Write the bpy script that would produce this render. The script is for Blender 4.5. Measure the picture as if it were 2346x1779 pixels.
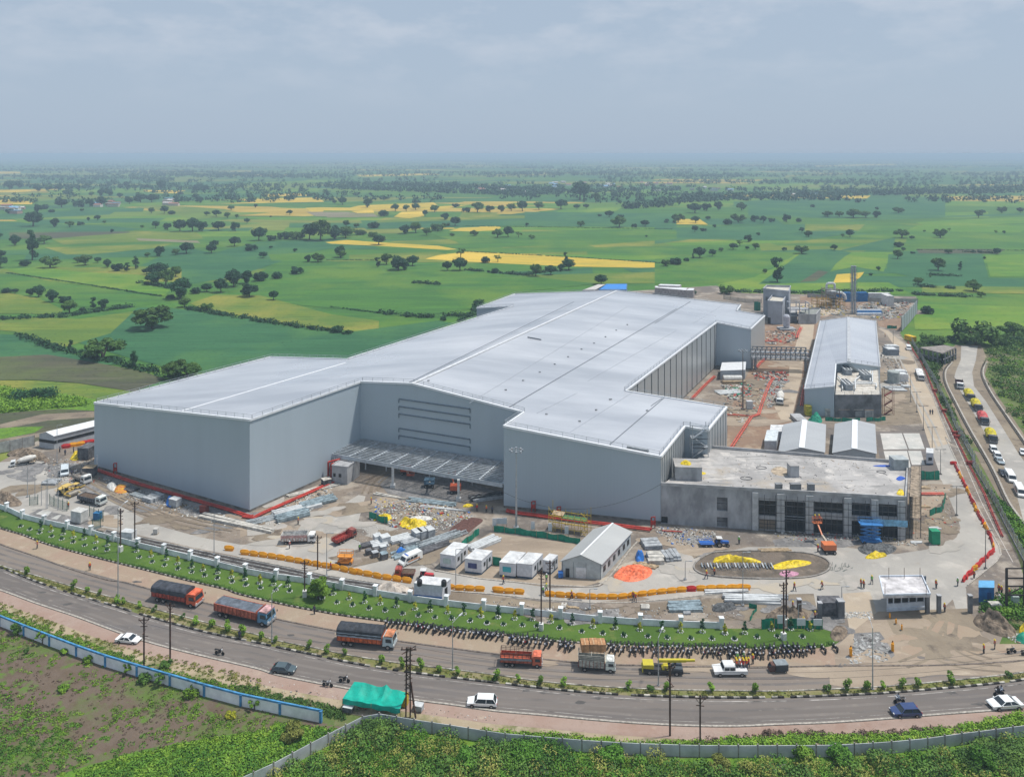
import bpy,bmesh,math,random
import numpy as np
from mathutils import Vector,Matrix
random.seed(7)
R=math.radians
C=bpy.context.scene.collection
for o in list(bpy.data.objects):
 bpy.data.objects.remove(o)
 # ------------------------------------------------------------------ camera, sky, sun, exposure
F,CX,HY,HC=1804.0,1173.0,352.0,90.0          # focal length and horizon in photo pixels, camera height in metres
scn=bpy.context.scene
cam=bpy.data.cameras.new('camera')
cam.sensor_width=36;cam.lens=36*F/2346;cam.shift_y=-(889.5-HY)/2346
cam.clip_start=1;cam.clip_end=80000
co=bpy.data.objects.new('camera',cam);C.objects.link(co)
co.location=(0,0,HC);co.rotation_euler=(R(90),0,0)
scn.camera=co
SUN_EL,SUN_AZ=66,78      # degrees; azimuth clockwise from +Y
w=bpy.data.worlds.new('World');scn.world=w;w.use_nodes=True
wn,wl=w.node_tree.nodes,w.node_tree.links
wn.clear()
sky=wn.new('ShaderNodeTexSky');sky.sky_type='NISHITA';sky.sun_disc=False
sky.sun_elevation=R(SUN_EL);sky.sun_rotation=R(SUN_AZ);sky.altitude=500;sky.air_density=1.3;sky.dust_density=3.0;sky.ozone_density=1.5
tc=wn.new('ShaderNodeTexCoord')
mp=wn.new('ShaderNodeMapping');mp.inputs['Scale'].default_value=(1.0,1.0,2.6)
wl.new(tc.outputs['Generated'],mp.inputs[0])
n1=wn.new('ShaderNodeTexNoise');n1.inputs['Scale'].default_value=8;n1.inputs['Detail'].default_value=9;n1.inputs['Roughness'].default_value=.58
wl.new(mp.outputs[0],n1.inputs[0])
sx=wn.new('ShaderNodeSeparateXYZ');wl.new(tc.outputs['Generated'],sx.inputs[0])
rp=wn.new('ShaderNodeValToRGB');rp.color_ramp.elements[0].position=.46;rp.color_ramp.elements[1].position=.66
rp.color_ramp.elements[0].color=(0,0,0,1);rp.color_ramp.elements[1].color=(1,1,1,1)
wl.new(n1.outputs[0],rp.inputs[0])
el=wn.new('ShaderNodeMapRange');el.inputs[1].default_value=.05;el.inputs[2].default_value=.16
wl.new(sx.outputs[2],el.inputs[0])
mu=wn.new('ShaderNodeMath');mu.operation='MULTIPLY';wl.new(rp.outputs[0],mu.inputs[0]);wl.new(el.outputs[0],mu.inputs[1])
mu2=wn.new('ShaderNodeMath');mu2.operation='MULTIPLY';mu2.inputs[1].default_value=.38;wl.new(mu.outputs[0],mu2.inputs[0])
veil=wn.new('ShaderNodeMix');veil.data_type='RGBA';veil.inputs[0].default_value=.93      # thin even cloud veil over the blue
VEIL=(2.95,3.64,4.55,1)
veil.inputs[7].default_value=VEIL
wl.new(sky.outputs[0],veil.inputs[6])
cm=wn.new('ShaderNodeMix');cm.data_type='RGBA';cm.inputs[7].default_value=(5.0,5.2,5.7,1)
wl.new(mu2.outputs[0],cm.inputs[0]);wl.new(veil.outputs[2],cm.inputs[6])
bg=wn.new('ShaderNodeBackground');bg.inputs[1].default_value=.105
wl.new(cm.outputs[2],bg.inputs[0])
wo=wn.new('ShaderNodeOutputWorld');wl.new(bg.outputs[0],wo.inputs[0])
sl=bpy.data.lights.new('sun','SUN');sl.energy=3.2;sl.angle=R(4);sl.color=(1,.95,.87)
so=bpy.data.objects.new('sun',sl);C.objects.link(so);so.location=(300,200,600)
sd=Vector((math.sin(R(SUN_AZ))*math.cos(R(SUN_EL)),math.cos(R(SUN_AZ))*math.cos(R(SUN_EL)),math.sin(R(SUN_EL))))
so.rotation_euler=sd.to_track_quat('Z','Y').to_euler()
scn.view_settings.view_transform='Standard';scn.view_settings.look='None'
scn.view_settings.exposure=0.42;scn.view_settings.gamma=1
scn.cycles.use_denoising=True
scn.cycles.max_bounces=6;scn.cycles.diffuse_bounces=2;scn.cycles.glossy_bounces=2;scn.cycles.volume_bounces=0
scn.cycles.transparent_max_bounces=6;scn.cycles.caustics_reflective=False;scn.cycles.caustics_refractive=False
# ------------------------------------------------------------------ pixel -> place on the ground
TILES=dict(f=(0,0,1.0611),t1=(0,900,.27125),t2=(550,900,.27125),t3=(1100,900,.27125),t4=(1650,900,.31465),
b1=(0,1300,.28558),b2=(550,1300,.28558),b3=(1100,1300,.28558),b4=(1650,1300,.31465),
u1=(0,330,.36166),u2=(750,330,.36166),u3=(1500,580,.38246),u4=(1500,330,.38246),
v1=(1640,640,.20871),v2=(1960,740,.21468),v3=(2046,1060,.32189),v4=(0,600,.31603),s=(0,0,1))
def px(t,x,y):
 ox,oy,s=TILES[t];return ox+x*s,oy+y*s
def G(t,x,y,h=0.0):
 X,Y=px(t,x,y);d=F*(HC-h)/(Y-HY)
 return Vector(((X-CX)*d/F,d,h))
def ray(t,x,y):
 X,Y=px(t,x,y);return Vector(((X-CX)/F,1,-(Y-HY)/F))
def onplane(t,x,y,p0,n):
 d=ray(t,x,y);o=Vector((0,0,HC));k=(p0-o).dot(n)/d.dot(n);return o+d*k
def top_at(base,t,x,y):          # height above a ground point at which a pixel row lies
 Y=px(t,x,y)[1];return HC-(Y-HY)*base.y/F
def path(spec):                     # [('b1', [(x,y),...]), ...] -> ground points
 return[G(t,x,y)for t,l in spec for x,y in l]
def smooth(p,k=5,closed=False):   # Catmull-Rom
 n=len(p);out=[]
 for i in range(n if closed else n-1):
  a,b,c,d=(p[(i-1)%n]if closed else p[max(i-1,0)]),p[i],p[(i+1)%n],(p[(i+2)%n]if closed else p[min(i+2,n-1)])
  for j in range(k):
   t=j/k
   out.append(.5*((2*b)+(c-a)*t+(2*a-5*b+4*c-d)*t*t+(3*b-a-3*c+d)*t**3))
 if not closed:out.append(p[-1].copy())
 return out
def walk(p,step,off=0.0):         # points every step metres along a polyline, with heading
 out=[];need=off
 for a,b in zip(p,p[1:]):
  L=(b-a).length
  if L<1e-6:continue
  while need<=L:
   out.append((a+(b-a)*(need/L),math.atan2(b.y-a.y,b.x-a.x)));need+=step
  need-=L
 return out
def lerp(a,b,t):return a+(b-a)*t
# ------------------------------------------------------------------ materials
MATS={}
def mat(name,col,rough=.8,metal=0,var=.12,scale=1.0,col2=None,spec=.3,bump=0,detail=6,coord='P',stretch=None,alpha=None,emit=None):
 """procedural paint / plaster / soil: base colour varied by noise at two scales"""
 if name in MATS:return MATS[name]
 m=bpy.data.materials.new(name);m.use_nodes=True;nt=m.node_tree;N,L=nt.nodes,nt.links
 b=N['Principled BSDF'];b.inputs['Roughness'].default_value=rough;b.inputs['Metallic'].default_value=metal
 b.inputs['Specular IOR Level'].default_value=spec
 g=N.new('ShaderNodeNewGeometry')if coord=='P' else N.new('ShaderNodeTexCoord')
 src=g.outputs['Position']if coord=='P' else g.outputs['Object']
 if stretch:
  mpn=N.new('ShaderNodeMapping');mpn.inputs['Scale'].default_value=stretch[:3]
  if len(stretch)>3:mpn.inputs['Rotation'].default_value=(0,0,R(stretch[3]))
  L.new(src,mpn.inputs[0]);src=mpn.outputs[0]
 a=N.new('ShaderNodeTexNoise');a.inputs['Scale'].default_value=scale;a.inputs['Detail'].default_value=detail;a.inputs['Roughness'].default_value=.62
 L.new(src,a.inputs[0])
 r=N.new('ShaderNodeValToRGB');c2=col2 or tuple(max(0,c*(1-2.2*var))for c in col)
 c1=col if col2 else tuple(min(1,c*(1+var))for c in col)
 r.color_ramp.elements[0].position=.34;r.color_ramp.elements[1].position=.64
 r.color_ramp.elements[0].color=(*c2,1);r.color_ramp.elements[1].color=(*c1,1)
 L.new(a.outputs[0],r.inputs[0]);L.new(r.outputs[0],b.inputs['Base Color'])
 if bump:
  bp=N.new('ShaderNodeBump');bp.inputs['Strength'].default_value=bump;bp.inputs['Distance'].default_value=.1
  L.new(a.outputs[0],bp.inputs['Height']);L.new(bp.outputs[0],b.inputs['Normal'])
 if alpha is not None:b.inputs['Alpha'].default_value=alpha
 MATS[name]=m;return m
def ground_mat(name,layers,rough=.95,bump=.25,bscale=1.2):
 """layers: first colour, then (colour, noise scale, low, high, stretch) laid over it by noise masks"""
 m=bpy.data.materials.new(name);m.use_nodes=True;N,L=m.node_tree.nodes,m.node_tree.links
 b=N['Principled BSDF'];b.inputs['Roughness'].default_value=rough;b.inputs['Specular IOR Level'].default_value=.15
 g=N.new('ShaderNodeNewGeometry')
 col=N.new('ShaderNodeRGB');col.outputs[0].default_value=(*layers[0],1);cur=col.outputs[0]
 for k,(c,s,lo,hi,*st)in enumerate(layers[1:]):
  mpn=N.new('ShaderNodeMapping');mpn.inputs['Location'].default_value=(k*37.1,k*11.7,0)
  if st:mpn.inputs['Scale'].default_value=(st[0][0],st[0][1],1);mpn.inputs['Rotation'].default_value=(0,0,R(st[0][2]))
  L.new(g.outputs['Position'],mpn.inputs[0])
  n=N.new('ShaderNodeTexNoise');n.inputs['Scale'].default_value=s;n.inputs['Detail'].default_value=8;n.inputs['Roughness'].default_value=.65
  L.new(mpn.outputs[0],n.inputs[0])
  mr=N.new('ShaderNodeMapRange');mr.inputs[1].default_value=lo;mr.inputs[2].default_value=hi
  L.new(n.outputs[0],mr.inputs[0])
  mx=N.new('ShaderNodeMix');mx.data_type='RGBA';mx.inputs[7].default_value=(*c,1)
  L.new(mr.outputs[0],mx.inputs[0]);L.new(cur,mx.inputs[6]);cur=mx.outputs[2]
 L.new(cur,b.inputs['Base Color'])
 if bump:
  n=N.new('ShaderNodeTexNoise');n.inputs['Scale'].default_value=bscale;n.inputs['Detail'].default_value=5
  L.new(g.outputs['Position'],n.inputs[0])
  bp=N.new('ShaderNodeBump');bp.inputs['Strength'].default_value=bump;bp.inputs['Distance'].default_value=.3
  L.new(n.outputs[0],bp.inputs['Height']);L.new(bp.outputs[0],b.inputs['Normal'])
 MATS[name]=m;return m
 # ------------------------------------------------------------------ mesh builder
class MB:
 def __init__(s):s.v=[];s.f=[]
 def quad(s,*p):
  n=len(s.v);s.v+=[tuple(q)for q in p];s.f.append(tuple(range(n,n+len(p))));return s
 def box(s,cx,cy,cz,sx,sy,sz,rz=0,ry=0,taper=1.0):
  """centre cx,cy; cz = bottom"""
  n=len(s.v);c,k=math.cos(rz),math.sin(rz);cyy,syy=math.cos(ry),math.sin(ry)
  for z in(0,sz):
   t=taper if z else 1
   for x,y in((-1,-1),(1,-1),(1,1),(-1,1)):
    x,y=x*sx/2*t,y*sy/2*t
    x2,z2=x*cyy+z*syy,-x*syy+z*cyy
    s.v.append((cx+x2*c-y*k,cy+x2*k+y*c,cz+z2))
  for q in((3,2,1,0),(4,5,6,7),(0,1,5,4),(1,2,6,5),(2,3,7,6),(3,0,4,7)):s.f.append(tuple(n+i for i in q))
  return s
 def beam(s,a,b,w,h=None,up=Vector((0,0,1))):
  """box of section w x h along a-b (centred on it)"""
  h=h or w;a,b=Vector(a),Vector(b);d=(b-a).normalized()
  if abs(d.dot(up))>.99:up=Vector((0,1,0))
  r=d.cross(up).normalized();u=r.cross(d);n=len(s.v)
  for p in(a,b):
   for i,j in((-1,-1),(1,-1),(1,1),(-1,1)):s.v.append(tuple(p+r*(i*w/2)+u*(j*h/2)))
  for q in((3,2,1,0),(4,5,6,7),(0,1,5,4),(1,2,6,5),(2,3,7,6),(3,0,4,7)):s.f.append(tuple(n+i for i in q))
  return s
 def tube(s,a,b,r,r2=None,k=8,cap=True):
  a,b=Vector(a),Vector(b);r2=r if r2 is None else r2;d=(b-a).normalized()
  u=d.cross(Vector((0,0,1))if abs(d.z)<.95 else Vector((1,0,0))).normalized();w_=d.cross(u);n=len(s.v)
  for p,rr in((a,r),(b,r2)):
   for i in range(k):
    t=2*math.pi*i/k;s.v.append(tuple(p+(u*math.cos(t)+w_*math.sin(t))*rr))
  for i in range(k):s.f.append((n+i,n+(i+1)%k,n+k+(i+1)%k,n+k+i))
  if cap:s.f.append(tuple(n+i for i in reversed(range(k))));s.f.append(tuple(n+k+i for i in range(k)))
  return s
 def poly(s,pts,r,k=6):
  for a,b in zip(pts,pts[1:]):s.tube(a,b,r,k=k)
  return s
 def lathe(s,prof,c=(0,0,0),k=12,axis='z'):
  n=len(s.v);m=len(prof)
  for r,z in prof:
   for i in range(k):
    t=2*math.pi*i/k;q=(r*math.cos(t),r*math.sin(t),z)
    if axis=='x':q=(z,r*math.cos(t),r*math.sin(t))
    if axis=='y':q=(r*math.cos(t),z,r*math.sin(t))
    s.v.append((q[0]+c[0],q[1]+c[1],q[2]+c[2]))
  for j in range(m-1):
   for i in range(k):s.f.append((n+j*k+i,n+j*k+(i+1)%k,n+(j+1)*k+(i+1)%k,n+(j+1)*k+i))
  s.f.append(tuple(n+i for i in reversed(range(k))));s.f.append(tuple(n+(m-1)*k+i for i in range(k)))
  return s
 def prism(s,pts,z0,z1):
  """vertical prism on a convex or concave outline (x, y)"""
  n=len(s.v);m=len(pts)
  for z in(z0,z1):s.v+=[(p[0],p[1],z)for p in pts]
  s.f.append(tuple(n+i for i in reversed(range(m))));s.f.append(tuple(n+m+i for i in range(m)))
  for i in range(m):s.f.append((n+i,n+(i+1)%m,n+m+(i+1)%m,n+m+i))
  return s
 def side(s,prof,y0,y1,inset=None):
  """profile (x, z) extruded along y; inset: {index: amount} pulls that vertex inwards on both sides"""
  n=len(s.v);m=len(prof);inset=inset or{}
  for y,sg in((y0,1),(y1,-1)):s.v+=[(p[0],y+sg*inset.get(i,0),p[1])for i,p in enumerate(prof)]
  s.f.append(tuple(n+i for i in range(m)));s.f.append(tuple(n+m+i for i in reversed(range(m))))
  for i in range(m):s.f.append((n+(i+1)%m,n+i,n+m+i,n+m+(i+1)%m))
  return s
 def blob(s,c,r,sub=1,jit=.15,flat=1.0,rnd=random):
  bm=bmesh.new();bmesh.ops.create_icosphere(bm,subdivisions=sub,radius=1);n=len(s.v)
  for v in bm.verts:
   k=1+rnd.uniform(-jit,jit);s.v.append((c[0]+v.co.x*r[0]*k,c[1]+v.co.y*r[1]*k,c[2]+v.co.z*r[2]*k))
  for f in bm.faces:s.f.append(tuple(n+v.index for v in f.verts))
  bm.free();return s
 def grid(s,fn,nu,nv):
  n=len(s.v)
  for j in range(nv+1):
   for i in range(nu+1):s.v.append(tuple(fn(i/nu,j/nv)))
  for j in range(nv):
   for i in range(nu):
    a=n+j*(nu+1)+i;s.f.append((a,a+1,a+nu+2,a+nu+1))
  return s
 def build(s,name,m,parent=None,world=False,smooth=False,fix=True):
  me=bpy.data.meshes.new(name)
  off=parent.location if(parent is not None and world)else None
  vs=s.v if off is None else[(x-off.x,y-off.y,z-off.z)for x,y,z in s.v]
  me.from_pydata(vs,[],s.f)
  if m is not None:me.materials.append(m)
  if fix and len(s.f)<60000:
   bm=bmesh.new();bm.from_mesh(me);bmesh.ops.recalc_face_normals(bm,faces=bm.faces);bm.to_mesh(me);bm.free()
  if smooth:me.shade_smooth()
  o=bpy.data.objects.new(name,me);C.objects.link(o)
  if parent is not None:o.parent=parent
  return o
def tag(o,label=None,cat=None,group=None,kind=None):
 if label:o['label']=label
 if cat:o['category']=cat
 if group:o['group']=group
 if kind:o['kind']=kind
 return o
def thing(name,label,cat,loc=(0,0,0),rz=0,group=None):
 o=bpy.data.objects.new(name,None);o.empty_display_size=.5;C.objects.link(o);o.location=loc;o.rotation_euler=(0,0,rz)
 return tag(o,label,cat,group)
def copy_tree(o,parent=None):
 c=o.copy();C.objects.link(c)
 if parent is not None:c.parent=parent
 for ch in list(o.children):copy_tree(ch,c)
 return c
ZUSE={}
def sheet(name,pts,z,m,label=None):
 """flat ground sheet from an outline of points"""
 from mathutils.geometry import tessellate_polygon
 k=round(z,5);ZUSE[k]=ZUSE.get(k,-1)+1;z+=ZUSE[k]*.0007
 vs=[Vector((p.x,p.y,z))for p in pts];tr=tessellate_polygon([vs]);b=MB();b.v=[tuple(v)for v in vs]
 for t in tr:
  a,c,d=(vs[i]for i in t);up=(c-a).cross(d-a).z
  b.f.append(tuple(t)if up>0 else tuple(reversed(t)))
 o=b.build(name,m,fix=False);o['kind']='structure'
 if label:o['label']=label
 return o
 # ================================================================== GROUND
m=bpy.data.materials.new('farmland');m.use_nodes=True;N,L=m.node_tree.nodes,m.node_tree.links
b=N['Principled BSDF'];b.inputs['Roughness'].default_value=.95;b.inputs['Specular IOR Level'].default_value=.1
g=N.new('ShaderNodeNewGeometry')
mpn=N.new('ShaderNodeMapping');mpn.inputs['Scale'].default_value=(1/330,1/150,0);mpn.inputs['Rotation'].default_value=(0,0,R(14))
wob=N.new('ShaderNodeTexNoise');wob.inputs['Scale'].default_value=.004
L.new(g.outputs['Position'],wob.inputs[0])
wv=N.new('ShaderNodeVectorMath');wv.operation='MULTIPLY_ADD';wv.inputs[1].default_value=(90,90,0);L.new(wob.outputs[1],wv.inputs[0]);L.new(g.outputs['Position'],wv.inputs[2])
L.new(wv.outputs[0],mpn.inputs[0])
vo=N.new('ShaderNodeTexVoronoi');vo.distance='CHEBYCHEV';vo.inputs['Randomness'].default_value=.8;vo.inputs['Scale'].default_value=1
L.new(mpn.outputs[0],vo.inputs[0])
sp=N.new('ShaderNodeSeparateColor');L.new(vo.outputs['Color'],sp.inputs[0])
rp=N.new('ShaderNodeValToRGB');rp.color_ramp.interpolation='CONSTANT'
cols=[(.080,.180,.040),(.055,.150,.055),(.115,.220,.040),(.065,.165,.055),(.150,.230,.045),(.070,.175,.040),(.20,.235,.055),(.46,.34,.07)]
els=rp.color_ramp.elements
while len(els)<len(cols):els.new(.5)
for k,(c,pos)in enumerate(zip(cols,(0,.16,.32,.46,.6,.7,.84,.93))):
 els[k].position=pos;els[k].color=(*c,1)
L.new(sp.outputs[0],rp.inputs[0])
nz=N.new('ShaderNodeTexNoise');nz.inputs['Scale'].default_value=.03;nz.inputs['Detail'].default_value=8;nz.inputs['Roughness'].default_value=.65
mp2=N.new('ShaderNodeMapping');mp2.inputs['Scale'].default_value=(.35,1.6,1);mp2.inputs['Rotation'].default_value=(0,0,R(-12));L.new(g.outputs['Position'],mp2.inputs[0]);L.new(mp2.outputs[0],nz.inputs[0])
mr=N.new('ShaderNodeMapRange');mr.inputs[1].default_value=.3;mr.inputs[2].default_value=.7;mr.inputs[3].default_value=.55;mr.inputs[4].default_value=1.1;L.new(nz.outputs[0],mr.inputs[0])
vm=N.new('ShaderNodeVectorMath');vm.operation='SCALE';L.new(rp.outputs[0],vm.inputs[0]);L.new(mr.outputs[0],vm.inputs['Scale'])
L.new(vm.outputs[0],b.inputs['Base Color'])
MATS['farmland']=m
def crop(name,c,d,y=None):
 if name!='crop_yellow':c,d,y=(tuple(v*q for v,q in zip(w_,(.80,.86,.95)))if w_ else w_ for w_ in(c,d,y))
 return ground_mat(name,[c,(d,.03,.44,.56,(.3,2.4,-20)),(tuple(v*.62 for v in d),.22,.52,.72,(.12,2.2,-24)),(y or c,.011,.48,.62),(tuple(v*1.25 for v in c),.09,.56,.66,(.2,2.6,-22)),(tuple(v*.5 for v in d),.5,.56,.72),(tuple(v*1.5 for v in c),1.1,.6,.75)],bump=0)
crop('crop_teal',(.052,.150,.058),(.040,.125,.050),(.075,.175,.05))
crop('crop_green',(.078,.190,.030),(.058,.150,.032),(.13,.215,.03))
crop('crop_bright',(.135,.245,.028),(.090,.205,.028),(.20,.27,.035))
crop('crop_olive',(.165,.215,.032),(.115,.185,.032),(.29,.26,.045))
crop('crop_yellow',(.52,.36,.045),(.40,.32,.05),(.60,.42,.07))
crop('crop_brown',(.115,.105,.060),(.085,.085,.050),(.12,.14,.045))
crop('crop_sand',(.30,.25,.15),(.22,.18,.11),(.2,.2,.07))
ground_mat('scrub',[(.105,.145,.040),((.155,.125,.085),.05,.45,.62),((.060,.125,.028),.16,.5,.66),((.20,.175,.11),.35,.60,.75),((.05,.08,.025),.9,.58,.75)],bump=.5)
ground_mat('lot',[(.135,.102,.078),((.095,.140,.035),.055,.50,.60),((.115,.085,.060),.22,.48,.62),((.095,.165,.030),.35,.54,.64),((.20,.16,.115),.8,.60,.78)],bump=.6)
ground_mat('lush',[(.12,.23,.025),((.070,.150,.022),.12,.45,.62),((.13,.20,.03),.3,.55,.7),((.035,.075,.018),.9,.52,.72)],bump=.6)
ground_mat('dirt',[(.225,.185,.150),((.155,.135,.12),.05,.45,.56),((.32,.28,.235),.10,.52,.62),((.13,.105,.085),.30,.56,.68),((.36,.33,.29),.8,.60,.74)],bump=.5)
ground_mat('red_soil',[(.25,.165,.115),((.22,.155,.115),.06,.45,.62),((.36,.29,.21),.13,.52,.68),((.15,.10,.075),.35,.58,.74)],bump=.5)
ground_mat('mud',[(.185,.15,.115),((.26,.215,.16),.05,.42,.6),((.11,.09,.075),.25,.55,.7)],bump=.6)
ground_mat('sand_road',[(.32,.26,.20),((.25,.20,.155),.07,.45,.65,(.5,1.5,-15)),((.43,.36,.28),.2,.55,.72,(.4,1.6,0)),((.24,.19,.145),.6,.6,.75)],bump=.3)
ground_mat('verge',[(.31,.245,.18),((.31,.225,.17),.10,.44,.58),((.38,.31,.24),.3,.55,.7),((.22,.19,.12),.7,.62,.76)],bump=.3)
ground_mat('sand_verge',[(.36,.29,.20),((.17,.17,.07),.14,.47,.62),((.42,.35,.26),.3,.55,.7),((.12,.15,.04),.7,.60,.72)],bump=.3)
ground_mat('pink_paver',[(.33,.245,.205),((.30,.205,.165),.12,.45,.62),((.38,.30,.24),.35,.58,.7),((.25,.18,.14),1.2,.55,.75)],bump=.15)
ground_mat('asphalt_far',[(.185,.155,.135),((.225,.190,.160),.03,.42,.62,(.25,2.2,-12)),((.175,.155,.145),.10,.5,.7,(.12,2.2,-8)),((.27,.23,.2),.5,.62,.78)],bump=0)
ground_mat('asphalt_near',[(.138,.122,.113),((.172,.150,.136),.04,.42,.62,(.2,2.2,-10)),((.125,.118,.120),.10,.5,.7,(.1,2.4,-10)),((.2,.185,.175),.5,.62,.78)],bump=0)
ground_mat('concrete',[(.37,.35,.32),((.30,.285,.265),.06,.42,.6),((.46,.43,.39),.16,.55,.7),((.29,.26,.225),.45,.60,.74)],bump=.05)
ground_mat('concrete_tan',[(.42,.345,.26),((.36,.30,.235),.06,.42,.6),((.47,.41,.33),.16,.55,.7),((.30,.25,.19),.45,.60,.74)],bump=.05)
ground_mat('slab',[(.50,.48,.45),((.40,.40,.38),.12,.45,.58),((.60,.58,.55),.3,.55,.68),((.34,.31,.27),.6,.60,.7)],bump=0)
ground_mat('lawn',[(.085,.150,.026),((.058,.112,.020),.10,.42,.58),((.15,.17,.05),.22,.57,.70),((.06,.115,.018),.8,.56,.72)],bump=.3)
ground_mat('median',[(.17,.165,.06),((.24,.2,.12),.15,.45,.62),((.10,.14,.03),.4,.5,.66)],bump=.3)
ground_mat('gravel',[(.17,.165,.165),((.25,.24,.235),.3,.45,.6),((.10,.10,.10),1.2,.5,.7)],bump=.8)
ground_mat('dark_soil',[(.16,.13,.105),((.10,.085,.07),.2,.45,.6),((.22,.18,.14),.5,.55,.7)],bump=.9)
g_=MB();S_=60000
for i in range(12):
 for j in range(12):
  a,b2_,c,d=-S_+i*S_/6,-S_+(i+1)*S_/6,-S_+j*S_/6,-S_+(j+1)*S_/6
  g_.quad((a,c,0),(b2_,c,0),(b2_,d,0),(a,d,0))
o=g_.build('farmland',MATS['farmland'],fix=False);tag(o,kind='structure')
FZ=.05
def field(t,pts,m,dz=0.0,sm=True):
 global FZ
 FZ+=.0009;sheet('field',path([(t,pts)])if isinstance(t,str)else path(t),FZ,MATS[m])
def strips(n,y0,y1,w0,w1,seed):
 r=random.Random(seed)
 for i in range(n):
  Y=r.uniform(y0,y1);X=r.uniform(-100,2350);k=(Y-HY)/100;W_=r.uniform(w0,w1)*(.5+k);H_=r.uniform(2.5,9)*k**1.3+1;sl=r.uniform(-.05,.02)*W_;sk=r.uniform(-.5,.5)*W_*.3
  field('s',[(X,Y),(X+W_,Y+sl),(X+W_+sk,Y+sl+H_),(X+sk,Y+H_)],r.choice(('crop_green','crop_teal','crop_bright','crop_olive','crop_teal','crop_green','crop_bright','crop_green','crop_teal','crop_yellow' if Y<520 else 'crop_olive')))
sheet('meadow',path([('s',[(-700,560),(400,520),(1000,560),(1500,560),(2346,520),(3200,520),(3200,1000),(1173,980),(-700,1000)])]),.03,MATS['crop_green'])
strips(90,375,520,60,260,3);strips(60,510,640,100,300,4)
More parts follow.
